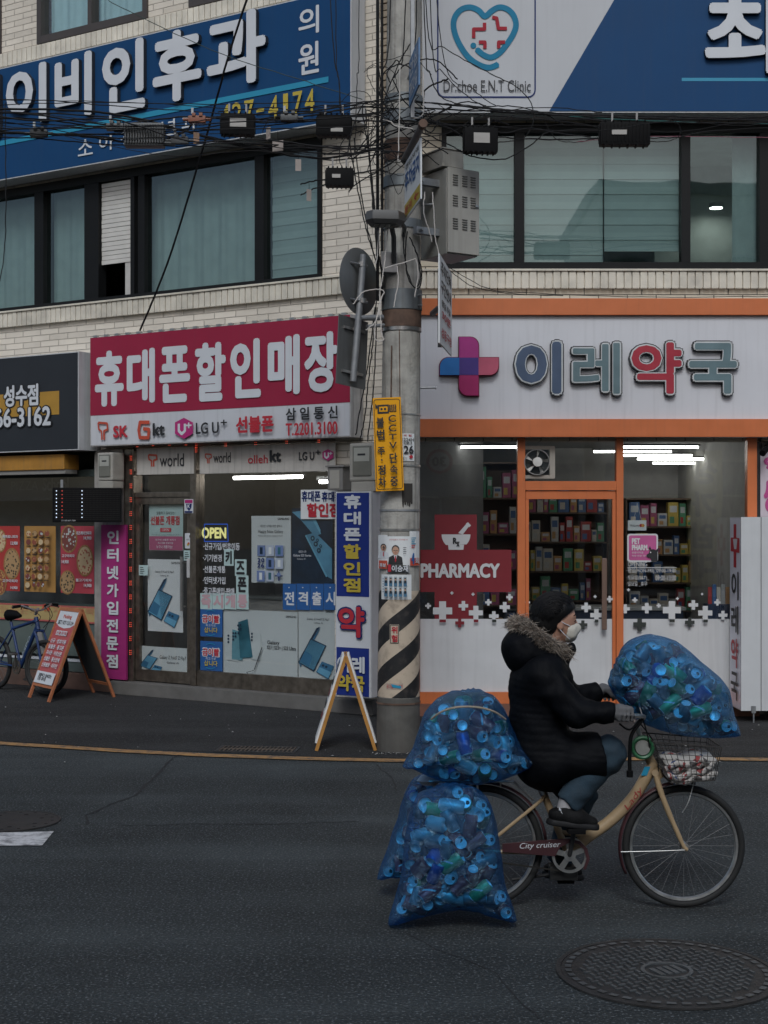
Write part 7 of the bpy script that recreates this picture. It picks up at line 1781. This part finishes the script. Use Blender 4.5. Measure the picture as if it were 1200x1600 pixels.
# hands in grey knitted gloves, closed on the grips
def hand(gc, ax, s, name):
    """gc: grip centre, ax: grip direction, s: side (-1 near)"""
    ax = np.array(ax)/np.linalg.norm(ax); up = np.array([0, 0, 1.]); out = np.cross(ax, up); out /= np.linalg.norm(out); up = np.cross(out, ax)
    if out[1]*s < 0: out = -out
    rg = .019
    segs = []
    for k in range(4):
        c = gc+ax*(-.030+.021*k+.0); rr = (.0095, .0102, .0100, .0088)[k]; g = rg+rr*.95
        L_ = [(105, 1.35), (62, 1.18), (10, 1.05), (-50, 1.02), (-105-(6, 0, 3, 14)[k], 1.0)]
        pts = [c+(out*math.cos(R(a))+up*math.sin(R(a)))*g*f for a, f in L_]
        segs += [(pts[i], pts[i+1], rr*(1-.05*i), rr*(1-.05*(i+1))) for i in range(4)]
    th = [gc-ax*.035+up*.030-out*.012, gc-ax*.004+up*.022-out*.026, gc+ax*.026+up*.0-out*.030, gc+ax*.040-up*.012-out*.024]
    segs += [(th[i], th[i+1], .0125-.001*i, .0115-.001*i) for i in range(3)]
    w = wr[0 if s < 0 else 1]
    def fn(P):
        d = None
        for a, b, r1, r2 in segs:
            q = cone(P, a, b, r1, r2); d = q if d is None else sm(d, q, .0035)
        pal = ell(P, gc+up*.031-out*.004-ax*.006, (.046, .036, .017)); d = sm(d, pal, .012)
        d = sm(d, cone(P, gc+up*.030-ax*.03, w, .026, .033), .02); return d
    return sdf_obj(fn, gc-.13, gc+.13, .0042, name, M('glove_grey', (.12, .12, .125), .9, var=.15, scale=40, bump=.4, bscale=300), rd, org, 1)
gn, gf = np.array(BO)+np.array(b_(976, 1117.5, -.276)), np.array(BO)+np.array(b_(949, 1085, .266))
hand(gn, np.array(b_(990, 1118, -.27))-np.array(near), -1, 'glove'); hand(gf, np.array(b_(962, 1087, .262))-np.array(far), 1, 'glove')
# coat
COAT = M('coat_black', (.0035, .004, .0055), .65, var=.25, scale=7, bump=.6, bscale=22, spec=.10)
def wr_noise(P, s, amp): return amp*(np.sin(P[:, 0]*s*1.3+P[:, 2]*s*.9+2*np.sin(P[:, 1]*s*.7))*np.sin(P[:, 2]*s*1.5-P[:, 0]*s*.6+1.5*np.sin(P[:, 0]*s)))
zq0, zq1 = W_(0, 1175)[2], W_(0, 1040)[2]
def coat_sdf(P):
    t = ell(P, W_(846, 1075), (.165, .20, .235), roty(R(4)))
    t = sm(t, ell(P, W_(842, 1140), (.152, .19, .20)), .08)
    t = sm(t, ell(P, W_(848, 1192), (.155, .195, .135)), .08)
    t = sm(t, cone(P, sh[0]+[.01, .02, .0], sh[1]+[.01, -.02, .0], .095, .09), .07)
    # skirt of the coat over both thighs
    t = sm(t, cone(P, hip[0]+[.03, 0, .0], W_(945, 1180, -.11), .132, .112), .05)
    t = sm(t, cone(P, hip[1]+[.03, 0, .0], W_(892, 1225, .08), .12, .10), .05)
    t = sm(t, cone(P, W_(862, 1200, -.02), W_(880, 1226, -.02), .11, .06), .05)
    pl = (P-W_(936, 1180))@np.array([.975, 0, .22]); t = smax(t, pl, .01)           # hem
    # quilted channels
    z = P[:, 2]+.10*(P[:, 0]-W_(846, 0)[0])+.008*np.sin(P[:, 0]*17+P[:, 1]*9)+.006*np.sin(P[:, 2]*31); q = np.abs(np.sin(math.pi*z/.037)); wq = np.clip((zq1-P[:, 2])/.05, 0, 1)*np.clip((P[:, 2]-zq0+.06)/.06, 0, 1)
    t = t-.0060*np.sqrt(q)*wq-wr_noise(P, 17, .005)-wr_noise(P[:, [2, 1, 0]], 11, .006)
    a = None
    for i in (0, 1):
        q1 = cone(P, sh[i]+[0, 0, -.01], elb[i], .086, .074); q2 = cone(P, elb[i], wr[i]-(wr[i]-elb[i])*.02, .074, .053)
        q_ = sm(q1, q2, .03); cut = (P-wr[i])@((wr[i]-elb[i])/np.linalg.norm(wr[i]-elb[i])); q_ = smax(q_, cut, .008)
        L_ = np.linalg.norm(P-sh[i], axis=1); q_ = q_-.003*np.sqrt(np.abs(np.sin(L_*math.pi/.06)))*np.clip(1-L_/.33, 0, 1)-wr_noise(P, 26, .006)-wr_noise(P[:, [1, 2, 0]], 15, .005)
        a = q_ if a is None else np.minimum(a, q_)
    t = sm(t, a, .025)
    # standing collar
    c = cone(P, W_(866, 1030), W_(880, 1010), .078, .070); c = smax(c, -(cone(P, W_(864, 1035), W_(880, 1000), .055, .058)), .01); c = smax(c, (P-W_(884, 1008))@np.array([.3, 0, .95]), .008)
    lap = ell(P, W_(890, 1016, -.03), (.026, .05, .045), roty(R(-25))); c = sm(c, lap, .02)
    return sm(t, c, .02)
lo, hi = np.array(org)+[-.25, -.40, -.20], np.array(org)+[.42, .40, .72]
coat = sdf_obj(coat_sdf, lo, hi, .0095, 'coat', COAT, rd, org, 1)
def hood_sdf(P):
    d = ell(P, W_(818, 1013), (.115, .165, .125), roty(R(-25))); d = sm(d, ell(P, W_(842, 1020), (.12, .15, .085)), .05)
    d = smax(d, -ell(P, W_(868, 985), (.125, .11, .145)), .02); return d-wr_noise(P, 22, .006)-.004*np.abs(np.sin((P[:, 0]+P[:, 2]*.7)*30))
hood = sdf_obj(hood_sdf, np.array(W_(818, 1010))-[.20, .22, .22], np.array(W_(818, 1010))+[.33, .22, .22], .010, 'hood', COAT, coat, (0, 0, 0), 1)
# fur trim: tapered tufts along the hood's rim
FUR = [M('fur_pale', (.36, .31, .26), .9, var=.2), M('fur_brown', (.13, .095, .07), .9, var=.2), M('fur_dark', (.03, .025, .022), .9, var=.2)]
rim = crom([tuple(W_(*q)) for q in ((806, 976, .02), (812, 975, -.05), (826, 982, -.10), (846, 997, -.125), (864, 1008, -.115), (880, 1016, -.07), (886, 1018, -.03))], 30)+crom([tuple(W_(*q)) for q in ((806, 976, .02), (812, 972, .08), (830, 978, .12), (850, 992, .13), (872, 1008, .10))], 20)
m = MB(); rnd = random.Random(9)
for p in rim:
    for k in range(80):
        d = Vector((rnd.gauss(-.25, .55), rnd.gauss(-.55 if p.y < YB else .4, .45), rnd.gauss(.25, .6))).normalized(); L_ = rnd.uniform(.016, .044); b = p+Vector((rnd.gauss(0, .014), rnd.gauss(0, .012), rnd.gauss(0, .014)))
        sdw = d.orthogonal().normalized()*rnd.uniform(.0008, .0018); bend_ = Vector((rnd.gauss(0, .012), rnd.gauss(0, .01), -rnd.uniform(.0, .02)))
        m.m(FUR[rnd.choice((0, 0, 0, 1, 1, 2))])
        m.add([b-sdw, b+sdw, b+d*L_*.6+sdw*.7+bend_*.4, b+d*L_*.6-sdw*.7+bend_*.4, b+d*L_+bend_], [(0, 1, 2, 3), (3, 2, 4)])
m.xf(Matrix.Translation((0, 0, 0))); fo = m.build('fur_trim', None, coat)
fo.location = (-org[0], -org[1], -org[2]); hood.location = (-org[0], -org[1], -org[2])
# hair
HAIR = M('hair_black', (.005, .0045, .0045), .5, var=.3, scale=30, bump=.15, bscale=60, spec=.25)
def hair_sdf(P):
    d = ell(P, hc+[-.014, 0, .028], (.118, .096, .112), roty(R(10)))
    d = sm(d, ell(P, hc+[-.055, 0, -.030], (.080, .082, .085)), .04)
    f = (P-(hc+[.090, 0, .030]))@np.array([.80, 0, -.60]); d = smax(d, f, .012)                     # fringe line above the brow
    ear = (P-(hc+[.012, 0, -.012]))@np.array([.86, 0, -.50]); d = smax(d, ear-.035*np.clip((P[:, 2]-hc[2]-.0)/.05, 0, 2), .012)
    st = np.sin((P[:, 1]+P[:, 0]*.2)*260+np.sin(P[:, 2]*30+P[:, 0]*20)*2.5); return d-.0007*st-wr_noise(P, 24, .004)
sdf_obj(hair_sdf, hc-[.16, .13, .15], hc+[.14, .13, .16], .005, 'hair', HAIR, rd, org, 0)
# strands combed back over it
m = MB(); rnd = random.Random(31); hb_ = hc+[-.016, 0, .024]; e2_ = np.array(roty(R(10)))
for k in range(620):
    ph = R(rnd.uniform(-84, 84)); t0 = R(rnd.uniform(24, 70)); t1 = R(rnd.uniform(170, 222)); off_ = rnd.uniform(1.0, 1.035); wv = rnd.uniform(-.05, .05); n_ = 9
    pts_ = []
    for i in range(n_):
        t = t0+(t1-t0)*i/(n_-1); ph2 = ph+wv*math.sin(i*1.2)
        q = np.array([math.cos(t)*math.cos(ph2)*.121, math.sin(ph2)*.099, math.sin(t)*math.cos(ph2)*.114-max(0, -math.sin(t-.2))*.0])*off_
        if i == n_-1: q = q*rnd.uniform(1.0, 1.07)
        pts_.append(hb_+e2_@q)
    ok_ = [not (p[0] > hc[0]+.0 and p[2] < hc[2]+.012+.55*max(0, (p[0]-hc[0])-.03)) for p in pts_]
    pts_ = [p for p, o_ in zip(pts_, ok_) if o_]
    if len(pts_) > 3: m.tube(pts_, [.0016]*(len(pts_)-1)+[.0004], 4, caps=False)
m.xf(Matrix.Translation(-Vector(org))); m.build('hair_strand', HAIR, bpy.data.objects['hair'], True)
# mask with ear loops
def mask_sdf(P):
    d = ell(P, hc+[.060, 0, -.066], (.050, .066, .062), roty(R(8))); d = sm(d, cone(P, hc+[.088, 0, -.030], hc+[.112, 0, -.050], .010, .014), .035)
    d = smax(d, -((P-(hc+[.046, 0, -.07]))@np.array([.9, 0, -.15])), .006); d = smax(d, (P-(hc+[.10, 0, -.022]))@np.array([.25, 0, 1.]), .008); return d-wr_noise(P, 60, .0015)
MASK = M('mask_white', (.56, .53, .46), .85, var=.05)
mk = sdf_obj(mask_sdf, hc+[.0, -.1, -.16], hc+[.16, .1, .02], .0045, 'mask', MASK, rd, org, 1)
m = MB()
for s in (-1, 1):
    for z0, z1 in ((-.035, -.008), (-.105, -.052)): m.tube([hc+[.060, s*.066, z0], hc+[.03, s*.079, (z0+z1)/2], hc+[.006, s*.081, z1]], .0022, 5)
m.xf(Matrix.Translation(-Vector(org))); m.build('ear_loop', WHITE, mk, True)
m = MB()
for s in (-1, 1): m.tube(crom([hc+[.094, s*.020, -.010], hc+[.096, s*.032, -.008], hc+[.088, s*.044, -.012]], 4), .0028, 5); m.tube(crom([hc+[.096, s*.016, .018], hc+[.094, s*.034, .022], hc+[.082, s*.050, .016]], 4), .003, 5)
m.xf(Matrix.Translation(-Vector(org))); m.build('eyelid', HAIR, rd, True)
# jeans
JEAN = M('denim', (.019, .040, .060), .85, var=.3, scale=12, bump=.3, bscale=140)
def jeans_sdf(P):
    d = None
    for i in (0, 1):
        k = kn[i]; foot = an[i]+(an[i]-k)*.02
        q = sm(cone(P, hip[i], k, .092, .084), cone(P, k, foot, .080, .067), .05)
        dirv = (an[i]-k)/np.linalg.norm(an[i]-k); q = smax(q, (P-foot)@dirv, .006)
        L_ = (P-k)@dirv; q = q-.0025*np.sin(L_*95+P[:, 0]*30)*np.exp(-(np.abs(L_)-.02)**2/.008)-wr_noise(P, 24, .0045)-.003*np.abs(np.sin(L_*52+P[:, 0]*38+P[:, 1]*20))
        d = q if d is None else sm(d, q, .02)
    return smax(d, (P-W_(0, 1135))[:, 2], .01)
sdf_obj(jeans_sdf, np.array(org)+[-.14, -.27, -.52], np.array(org)+[.45, .27, .30], .009, 'jeans', JEAN, rd, org, 1)
# shoes and socks
SHOE = M('shoe_black', (.006, .006, .0065), .7, spec=.2, var=.2, scale=30, bump=.3, bscale=120); SOLE = M('shoe_sole', (.012, .012, .013), .6, spec=.25)
def shoe(a, heel, toe, name):
    ax = (toe-heel)/np.linalg.norm(toe-heel); upv = np.array([-ax[2], 0, ax[0]]); L_ = np.linalg.norm(toe-heel)
    def fn(P):
        d = cone(P, heel+ax*.045+upv*.045, heel+ax*L_*.55+upv*.042, .044, .046); d = sm(d, cone(P, heel+ax*L_*.5+upv*.036, toe-ax*.04+upv*.026, .046, .030), .03)
        d = sm(d, cone(P, heel+ax*.055+upv*.05, a, .043, .040), .02); d = smax(d, (P-(heel+upv*.012))@(-upv), .004); d = smax(d, (P-(a-[0, 0, .012]))@np.array([-.25, 0, 1.]), .006); return d
    o = sdf_obj(fn, np.minimum(heel, toe)-[.06, .10, .08], np.maximum(heel, toe)+[.06, .10, .14], .0055, name, SHOE, rd, org, 1)
    def fs(P):
        d = cone(P, heel+ax*.042, heel+ax*L_*.55, .044, .046); d = np.minimum(d, cone(P, heel+ax*L_*.5, toe-ax*.038, .048, .036)); h_ = (P-heel)@upv; return smax(smax(d-.004, h_-.022, .004), -h_-.010, .004)
    s_ = sdf_obj(fs, np.minimum(heel, toe)-[.06, .10, .06], np.maximum(heel, toe)+[.06, .10, .09], .0055, 'sole', SOLE, o, org, 1); s_.location = (0, 0, 0)
    # sdf_obj already made the sole relative to the rider
    return o
s1 = shoe(an[0]+np.array([-.005, 0, .0]), W_(855, 1284, -.145), W_(936, 1294, -.145), 'shoe'); shoe(an[1], W_(848, 1366, .14), W_(912, 1372, .14), 'shoe')
m = MB(); p = W_(876, 1268, -.195); m.xf(Matrix()); m.add([p+np.array(q)*1.2 for q in ((-.006, 0, .018), (.004, -.001, .006), (.000, -.001, .004), (.010, -.002, -.012), (.002, -.001, -.004), (.004, 0, .0), (-.008, 0, .006))], [(0, 1, 2, 3, 4, 5, 6)]); m.xf(Matrix.Translation(-Vector(org))); m.build('shoe_mark', WHITE, s1)
def sock_sdf(P): return cone(P, an[0]+[-.012, 0, -.03], an[0]+[.006, 0, .03], .047, .049)
sdf_obj(sock_sdf, an[0]-.09, an[0]+.09, .006, 'sock', M('sock_grey', (.38, .37, .38), .9, var=.1), rd, org, 1)

# ================================================================ blue sacks of cans
def film_mat():
    m = bpy.data.materials.new('blue_film'); m.use_nodes = True; t = m.node_tree; n = t.nodes; L = t.links; n.remove(n['Principled BSDF'])
    tc = n.new('ShaderNodeTexCoord'); nz = n.new('ShaderNodeTexNoise'); nz.inputs['Scale'].default_value = 5; nz.inputs['Detail'].default_value = 5; L.new(tc.outputs['Object'], nz.inputs['Vector'])
    nb = n.new('ShaderNodeTexNoise'); nb.inputs['Scale'].default_value = 13; nb.inputs['Detail'].default_value = 7; nb.inputs['Distortion'].default_value = 2.5; L.new(tc.outputs['Object'], nb.inputs['Vector'])
    bp_ = n.new('ShaderNodeBump'); bp_.inputs['Strength'].default_value = .9; bp_.inputs['Distance'].default_value = .05; rg = n.new('ShaderNodeMath'); rg.operation = 'SUBTRACT'; rg.inputs[1].default_value = .5; L.new(nb.outputs['Fac'], rg.inputs[0]); ra = n.new('ShaderNodeMath'); ra.operation = 'ABSOLUTE'; L.new(rg.outputs[0], ra.inputs[0]); L.new(ra.outputs[0], bp_.inputs['Height'])
    tr = n.new('ShaderNodeBsdfTransparent'); tr.inputs[0].default_value = (.23, .66, .98, 1)
    df = n.new('ShaderNodeBsdfDiffuse'); df.inputs[0].default_value = (.004, .10, .34, 1); L.new(bp_.outputs[0], df.inputs['Normal'])
    tl = n.new('ShaderNodeBsdfTranslucent'); tl.inputs[0].default_value = (.01, .14, .45, 1); L.new(bp_.outputs[0], tl.inputs['Normal'])
    mx0 = n.new('ShaderNodeMixShader'); mx0.inputs[0].default_value = .5; L.new(df.outputs[0], mx0.inputs[1]); L.new(tl.outputs[0], mx0.inputs[2])
    mr = n.new('ShaderNodeMapRange'); mr.inputs['From Min'].default_value = .35; mr.inputs['From Max'].default_value = .7; mr.inputs['To Min'].default_value = .02; mr.inputs['To Max'].default_value = .17; L.new(nz.outputs['Fac'], mr.inputs['Value'])
    fw_ = n.new('ShaderNodeLayerWeight'); fw_.inputs[0].default_value = .5; pw_ = n.new('ShaderNodeMath'); pw_.operation = 'POWER'; pw_.inputs[1].default_value = 2.2; L.new(fw_.outputs['Facing'], pw_.inputs[0])
    fa_ = n.new('ShaderNodeMath'); fa_.operation = 'MULTIPLY_ADD'; fa_.inputs[1].default_value = .75; fa_.use_clamp = True; L.new(pw_.outputs[0], fa_.inputs[0]); L.new(mr.outputs[0], fa_.inputs[2])
    mx1 = n.new('ShaderNodeMixShader'); L.new(fa_.outputs[0], mx1.inputs[0]); L.new(tr.outputs[0], mx1.inputs[1]); L.new(mx0.outputs[0], mx1.inputs[2])
    gl = n.new('ShaderNodeBsdfGlossy'); gl.inputs['Roughness'].default_value = .17; gl.inputs[0].default_value = (.55, .8, 1, 1); L.new(bp_.outputs[0], gl.inputs['Normal'])
    lw_ = n.new('ShaderNodeLayerWeight'); lw_.inputs[0].default_value = .25; L.new(bp_.outputs[0], lw_.inputs['Normal'])
    ad = n.new('ShaderNodeMath'); ad.operation = 'MULTIPLY_ADD'; ad.inputs[1].default_value = .62; ad.inputs[2].default_value = .075; ad.use_clamp = True; L.new(lw_.outputs['Facing'], ad.inputs[0])
    mx2 = n.new('ShaderNodeMixShader'); L.new(ad.outputs[0], mx2.inputs[0]); L.new(mx1.outputs[0], mx2.inputs[1]); L.new(gl.outputs[0], mx2.inputs[2])
    L.new(mx2.outputs[0], n['Material Output'].inputs[0]); return m
FILM = film_mat()
can_cols = {'silver': (.22, .23, .24), 'red': (.55, .05, .06), 'green': (.06, .42, .16), 'blue': (.03, .10, .36), 'white': (.52, .52, .5)}
LID = M('can_lid', (.92, .92, .92), .45, metal=.35, var=.1)
HOLE = M('can_hole', (.01, .01, .01), .6)
can_mesh = {}
def make_can(cn, crushed):
    body = M('can_'+cn, can_cols[cn], .42, metal=.35, var=.12, scale=20)
    m = MB(); r, h = .031, .112
    m.m(body).lathe([(r*.78, 0), (r, .010), (r, h-.014), (r*.82, h-.002)], 18)
    m.m(LID).lathe([(r*.82, h-.002), (r*.84, h), (r*.78, h-.001), (r*.76, h-.006), (.0005, h-.006)], 18); m.m(LID).lathe([(r*.78, 0), (r*.70, .001), (r*.62, .008), (.0005, .012)], 18)
    m.m(HOLE).lathe([(.0095, h-.0055), (.0005, h-.0054)], 10, (.011, 0, 0)); m.m(LID).box(-.014, .004, -.006, .006, h-.0055, h-.003)
    if cn != 'silver':
        m.m(WHITE)
        for k in range(5): a = .3*k; m.add([(math.cos(a+d_)*(r+.0004), math.sin(a+d_)*(r+.0004), z) for d_, z in ((0, .04+.008*k), (.3, .045+.008*k), (.3, .055+.008*k), (0, .050+.008*k))], [(0, 1, 2, 3)])
    if crushed:
        for i, (x, y, z) in enumerate(m.v):
            q = math.sin(z/h*math.pi); sx_ = 1-.5*q; m.v[i] = (x*sx_+.012*math.sin(z*90), y*(1+.25*q), z*.8)
    o = m.build('drink_can', None, None, True); me = o.data; bpy.data.objects.remove(o); return me
for cn in can_cols:
    for cr in (0, 1): can_mesh[(cn, cr)] = make_can(cn, cr)
from mathutils.bvhtree import BVHTree
can_pts = [Vector((r_*math.cos(a), r_*math.sin(a), z)) for r_, z in ((.031, .008), (.031, .1), (.027, .112), (.026, 0)) for a in [k*math.pi/4 for k in range(8)]]
def sack(outline, dyc, T, cen, label, tie, where, ncan, seed, npp=(0, 0)):
    Y = YB+dyc
    pts = [at(px, py, Y) for px, py in outline]; c3 = at(*cen, Y); c = Vector((c3.x, c3.z))
    # resample the outline by angle-free arc length
    P = [Vector((p.x, p.z)) for p in pts]; N = 160; seg = []
    # rounded outline but sharp tips kept: light Catmull-Rom
    Q = []
    n0 = len(P)
    for i in range(n0):
        p0, p1_, p2_, p3_ = P[i-1], P[i], P[(i+1) % n0], P[(i+2) % n0]
        for j in range(8):
            t = j/8; Q.append(p1_.lerp(p2_, t)*.45+.55*.5*((2*p1_)+(-p0+p2_)*t+(2*p0-5*p1_+4*p2_-p3_)*t*t+(-p0+3*p1_-3*p2_+p3_)*t**3))
    K = len(Q); rings = 26; vs = []; tie2 = at(*tie, Y); tv = Vector((tie2.x, tie2.z))
    def prof(s): return math.sqrt(max(0, 1-s*s))
    for i in range(rings+1):
        lat = math.pi*(i/rings-.5); s = max(.0, math.cos(lat))**.75
        for q in Q:
            p = c+(q-c)*s; y = T*math.sin(lat)
            v3 = Vector((p.x, y, p.y)); nn = Vector(((q-c).normalized().x*math.cos(lat), math.sin(lat), (q-c).normalized().y*math.cos(lat)))
            d = .014*mnoise.noise(v3*7+Vector((seed, 0, 0)))+.010*abs(mnoise.noise(v3*13+Vector((0, seed, 0))))+.0025*mnoise.noise(v3*34)
            tdv = Vector((p.x, p.y))-tv; dist = tdv.length; a = math.atan2(tdv.y, tdv.x)
            d += .013*math.exp(-dist/.13)*math.cos(a*11+y*18)
            edge_ = 1-abs(math.sin(lat))
            v3 += nn*d*(.35+.65*abs(math.sin(lat))) ; vs.append((v3.x-c.x, v3.y, v3.z-c.y))
    m = MB(); m.add(vs, [(i*K+j, i*K+(j+1) % K, (i+1)*K+(j+1) % K, (i+1)*K+j) for i in range(rings) for j in range(K)])
    o = m.build('can_sack', FILM, None, True); o.location = (c.x, Y, c.y); tag(o, label, 'sack', None)
    bm = bmesh.new(); bm.from_mesh(o.data); bmesh.ops.recalc_face_normals(bm, faces=bm.faces); bm.to_mesh(o.data); bvh = BVHTree.FromBMesh(bm); bm.free(); O3 = o.location
    def worst(M_):
        d_, n_ = -9, None
        for q in can_pts:
            w_ = M_@q-O3; l_, nn, _, ds = bvh.find_nearest(w_); sd_ = ds if (w_-l_).dot(nn) > 0 else -ds
            if sd_ > d_: d_, n_ = sd_, nn
        return d_, n_
    # cans, dart-thrown: a front layer pressed against the film, then deeper ones
    rnd = random.Random(seed); pl = [tuple(q) for q in Q]; xs = [q[0] for q in pl]; zs = [q[1] for q in pl]; placed = []; tries = 0; qa = np.array([math.atan2(q.y-c.y, q.x-c.x) for q in Q]); qr = np.array([(q-c).length for q in Q])
    while len(placed) < ncan and tries < 14000:
        tries += 1; endon = rnd.random() < .40; mg = .048 if endon else .076; x, z = rnd.uniform(min(xs), max(xs)), rnd.uniform(min(zs), max(zs))
        s = math.hypot(x-c.x, z-c.y)/max(1e-4, float(np.interp(math.atan2(z-c.y, x-c.x), qa, qr, period=2*math.pi)))
        if s > .97 or (math.hypot(x-c.x, z-c.y) > .05 and min(math.hypot(x-a_, z-b__) for a_, b__ in pl[::2]) < mg-.012 or s > 1-mg*.6/float(np.interp(math.atan2(z-c.y, x-c.x), qa, qr, period=2*math.pi))): continue
        full = len(placed) < ncan*.55
        lim = T*math.sqrt(max(0, 1-min(1, s**(1/.75))**2))
        y = -max(0, lim-.05) if full else rnd.uniform(-max(0, lim-.06), max(0, lim-.06))
        p = Vector((x, y, z))
        if any((p-q).length < (.064 if full else .056) for q in placed): continue
        placed.append(p); cn = rnd.choice(('silver', 'silver', 'silver', 'red', 'red', 'red', 'green', 'green', 'blue', 'white')); cr = rnd.random() < .28
        ob = bpy.data.objects.new('drink_can', can_mesh[(cn, int(cr))]); col.objects.link(ob)
        if full and endon: d = Vector((rnd.gauss(0, .35), -1 if rnd.random() < .75 else 1, rnd.gauss(0, .35)))
        else: d = Vector((rnd.gauss(0, 1), rnd.gauss(0, .4), rnd.gauss(0, 1)))
        d.normalize(); ob.rotation_mode = 'QUATERNION'; ob.rotation_quaternion = d.to_track_quat('Z', 'Y')
        sc_ = 1.10*rnd.uniform(.92, 1.08); ob.scale = (sc_,)*3
        off = .056 if abs(d.y) < .6 else (.095 if d.y < 0 else .02)
        ob.location = Vector((x, Y+y, z))-d*(.05*sc_) if abs(d.y) < .6 else Vector((x, Y+y+(.095 if d.y < 0 else -.0), z))
        okc = False
        for it in range(14):
            M_ = Matrix.LocRotScale(ob.location, ob.rotation_quaternion, ob.scale); d_, n_ = worst(M_)
            if d_ > -.004: ob.location -= n_*(d_+.0055)
            elif full and d_ < -.012: ob.location.y -= min(.03, (-d_-.004)*.8); okc = True
            else: okc = True; break
        if not okc or worst(Matrix.LocRotScale(ob.location, ob.rotation_quaternion, ob.scale))[0] > -.001: bpy.data.objects.remove(ob); placed.pop(); continue
        tag(ob, '%s%s drink can inside the %s' % ('crushed ' if cr else '', cn, where), 'can', '%s%s cans in the %s' % ('crushed ' if cr else '', cn, where))
    return o
OA = [(707, 1081), (740, 1077), (770, 1086), (788, 1106), (799, 1135), (818, 1168), (837, 1191), (815, 1204), (782, 1217), (745, 1225), (700, 1222), (668, 1212), (645, 1200), (629, 1197), (645, 1170), (655, 1142), (663, 1114), (682, 1092)]
OB = [(655, 1240), (686, 1228), (708, 1224), (735, 1228), (762, 1246), (776, 1288), (782, 1330), (790, 1382), (807, 1437), (785, 1435), (750, 1425), (715, 1421), (680, 1427), (640, 1438), (607, 1444), (616, 1408), (627, 1370), (633, 1312), (640, 1270)]
OC = [(648, 1214), (672, 1209), (700, 1216), (712, 1250), (705, 1300), (690, 1350), (672, 1378), (640, 1370), (612, 1371), (589, 1373), (604, 1330), (620, 1285), (632, 1240)]
OD = [(966, 1024), (984, 1001), (1018, 991), (1058, 1003), (1090, 1030), (1124, 1058), (1139, 1080), (1147, 1118), (1155, 1148), (1128, 1152), (1095, 1151), (1050, 1146), (1012, 1133), (985, 1116), (965, 1095), (950, 1066), (956, 1048)]
sack(OA, -.07, .235, (735, 1160), 'blue sack of cans roped on top of the rear rack', (733, 1090), 'roped sack on the rear rack', 74, 21)
sack(OB, -.34, .175, (706, 1335), 'tall blue sack of cans hanging beside the rear wheel, nearest the viewer', (712, 1232), 'hanging sack nearest the viewer', 104, 5)
sack(OC, .20, .165, (655, 1300), 'blue sack of cans hanging on the far side of the rear wheel', (675, 1215), 'sack on the far side of the rear wheel', 44, 8)
sack(OD, 0.0, .215, (1050, 1080), 'bulging blue sack of cans riding above the front basket', (975, 1045), 'sack above the front basket', 76, 13)
o = MB(); P = [at(674, 1124, YB-.23), at(690, 1112, YB-.28), at(715, 1105, YB-.305), at(745, 1105, YB-.305), at(772, 1112, YB-.28), at(790, 1124, YB-.23)]; q0 = P[0].copy()
o.tube([p-q0 for p in crom([tuple(p) for p in P], 8)], .0055, 8); o = o.build('rope', M('rope_tan', (.30, .25, .19), .85, var=.2, bump=.5, bscale=200), None, True); o.location = q0; tag(o, 'tan rope lashed over the sack on the rear rack', 'rope')
m = MB(); m.lathe([(.0005, .05), (.03, .045), (.045, .01), (.025, -.02), (.0005, -.025)], 18); o = m.build('white_bag', M('white_bag', (.5, .5, .5), .5, var=.1), None, True); o.location = at(671, 1222, YB+.08); o.scale = (1.5, .8, .8); tag(o, 'crumpled white plastic bag tucked at the top of the far hanging sack', 'plastic bag')
bpy.data.scenes.remove(TS)
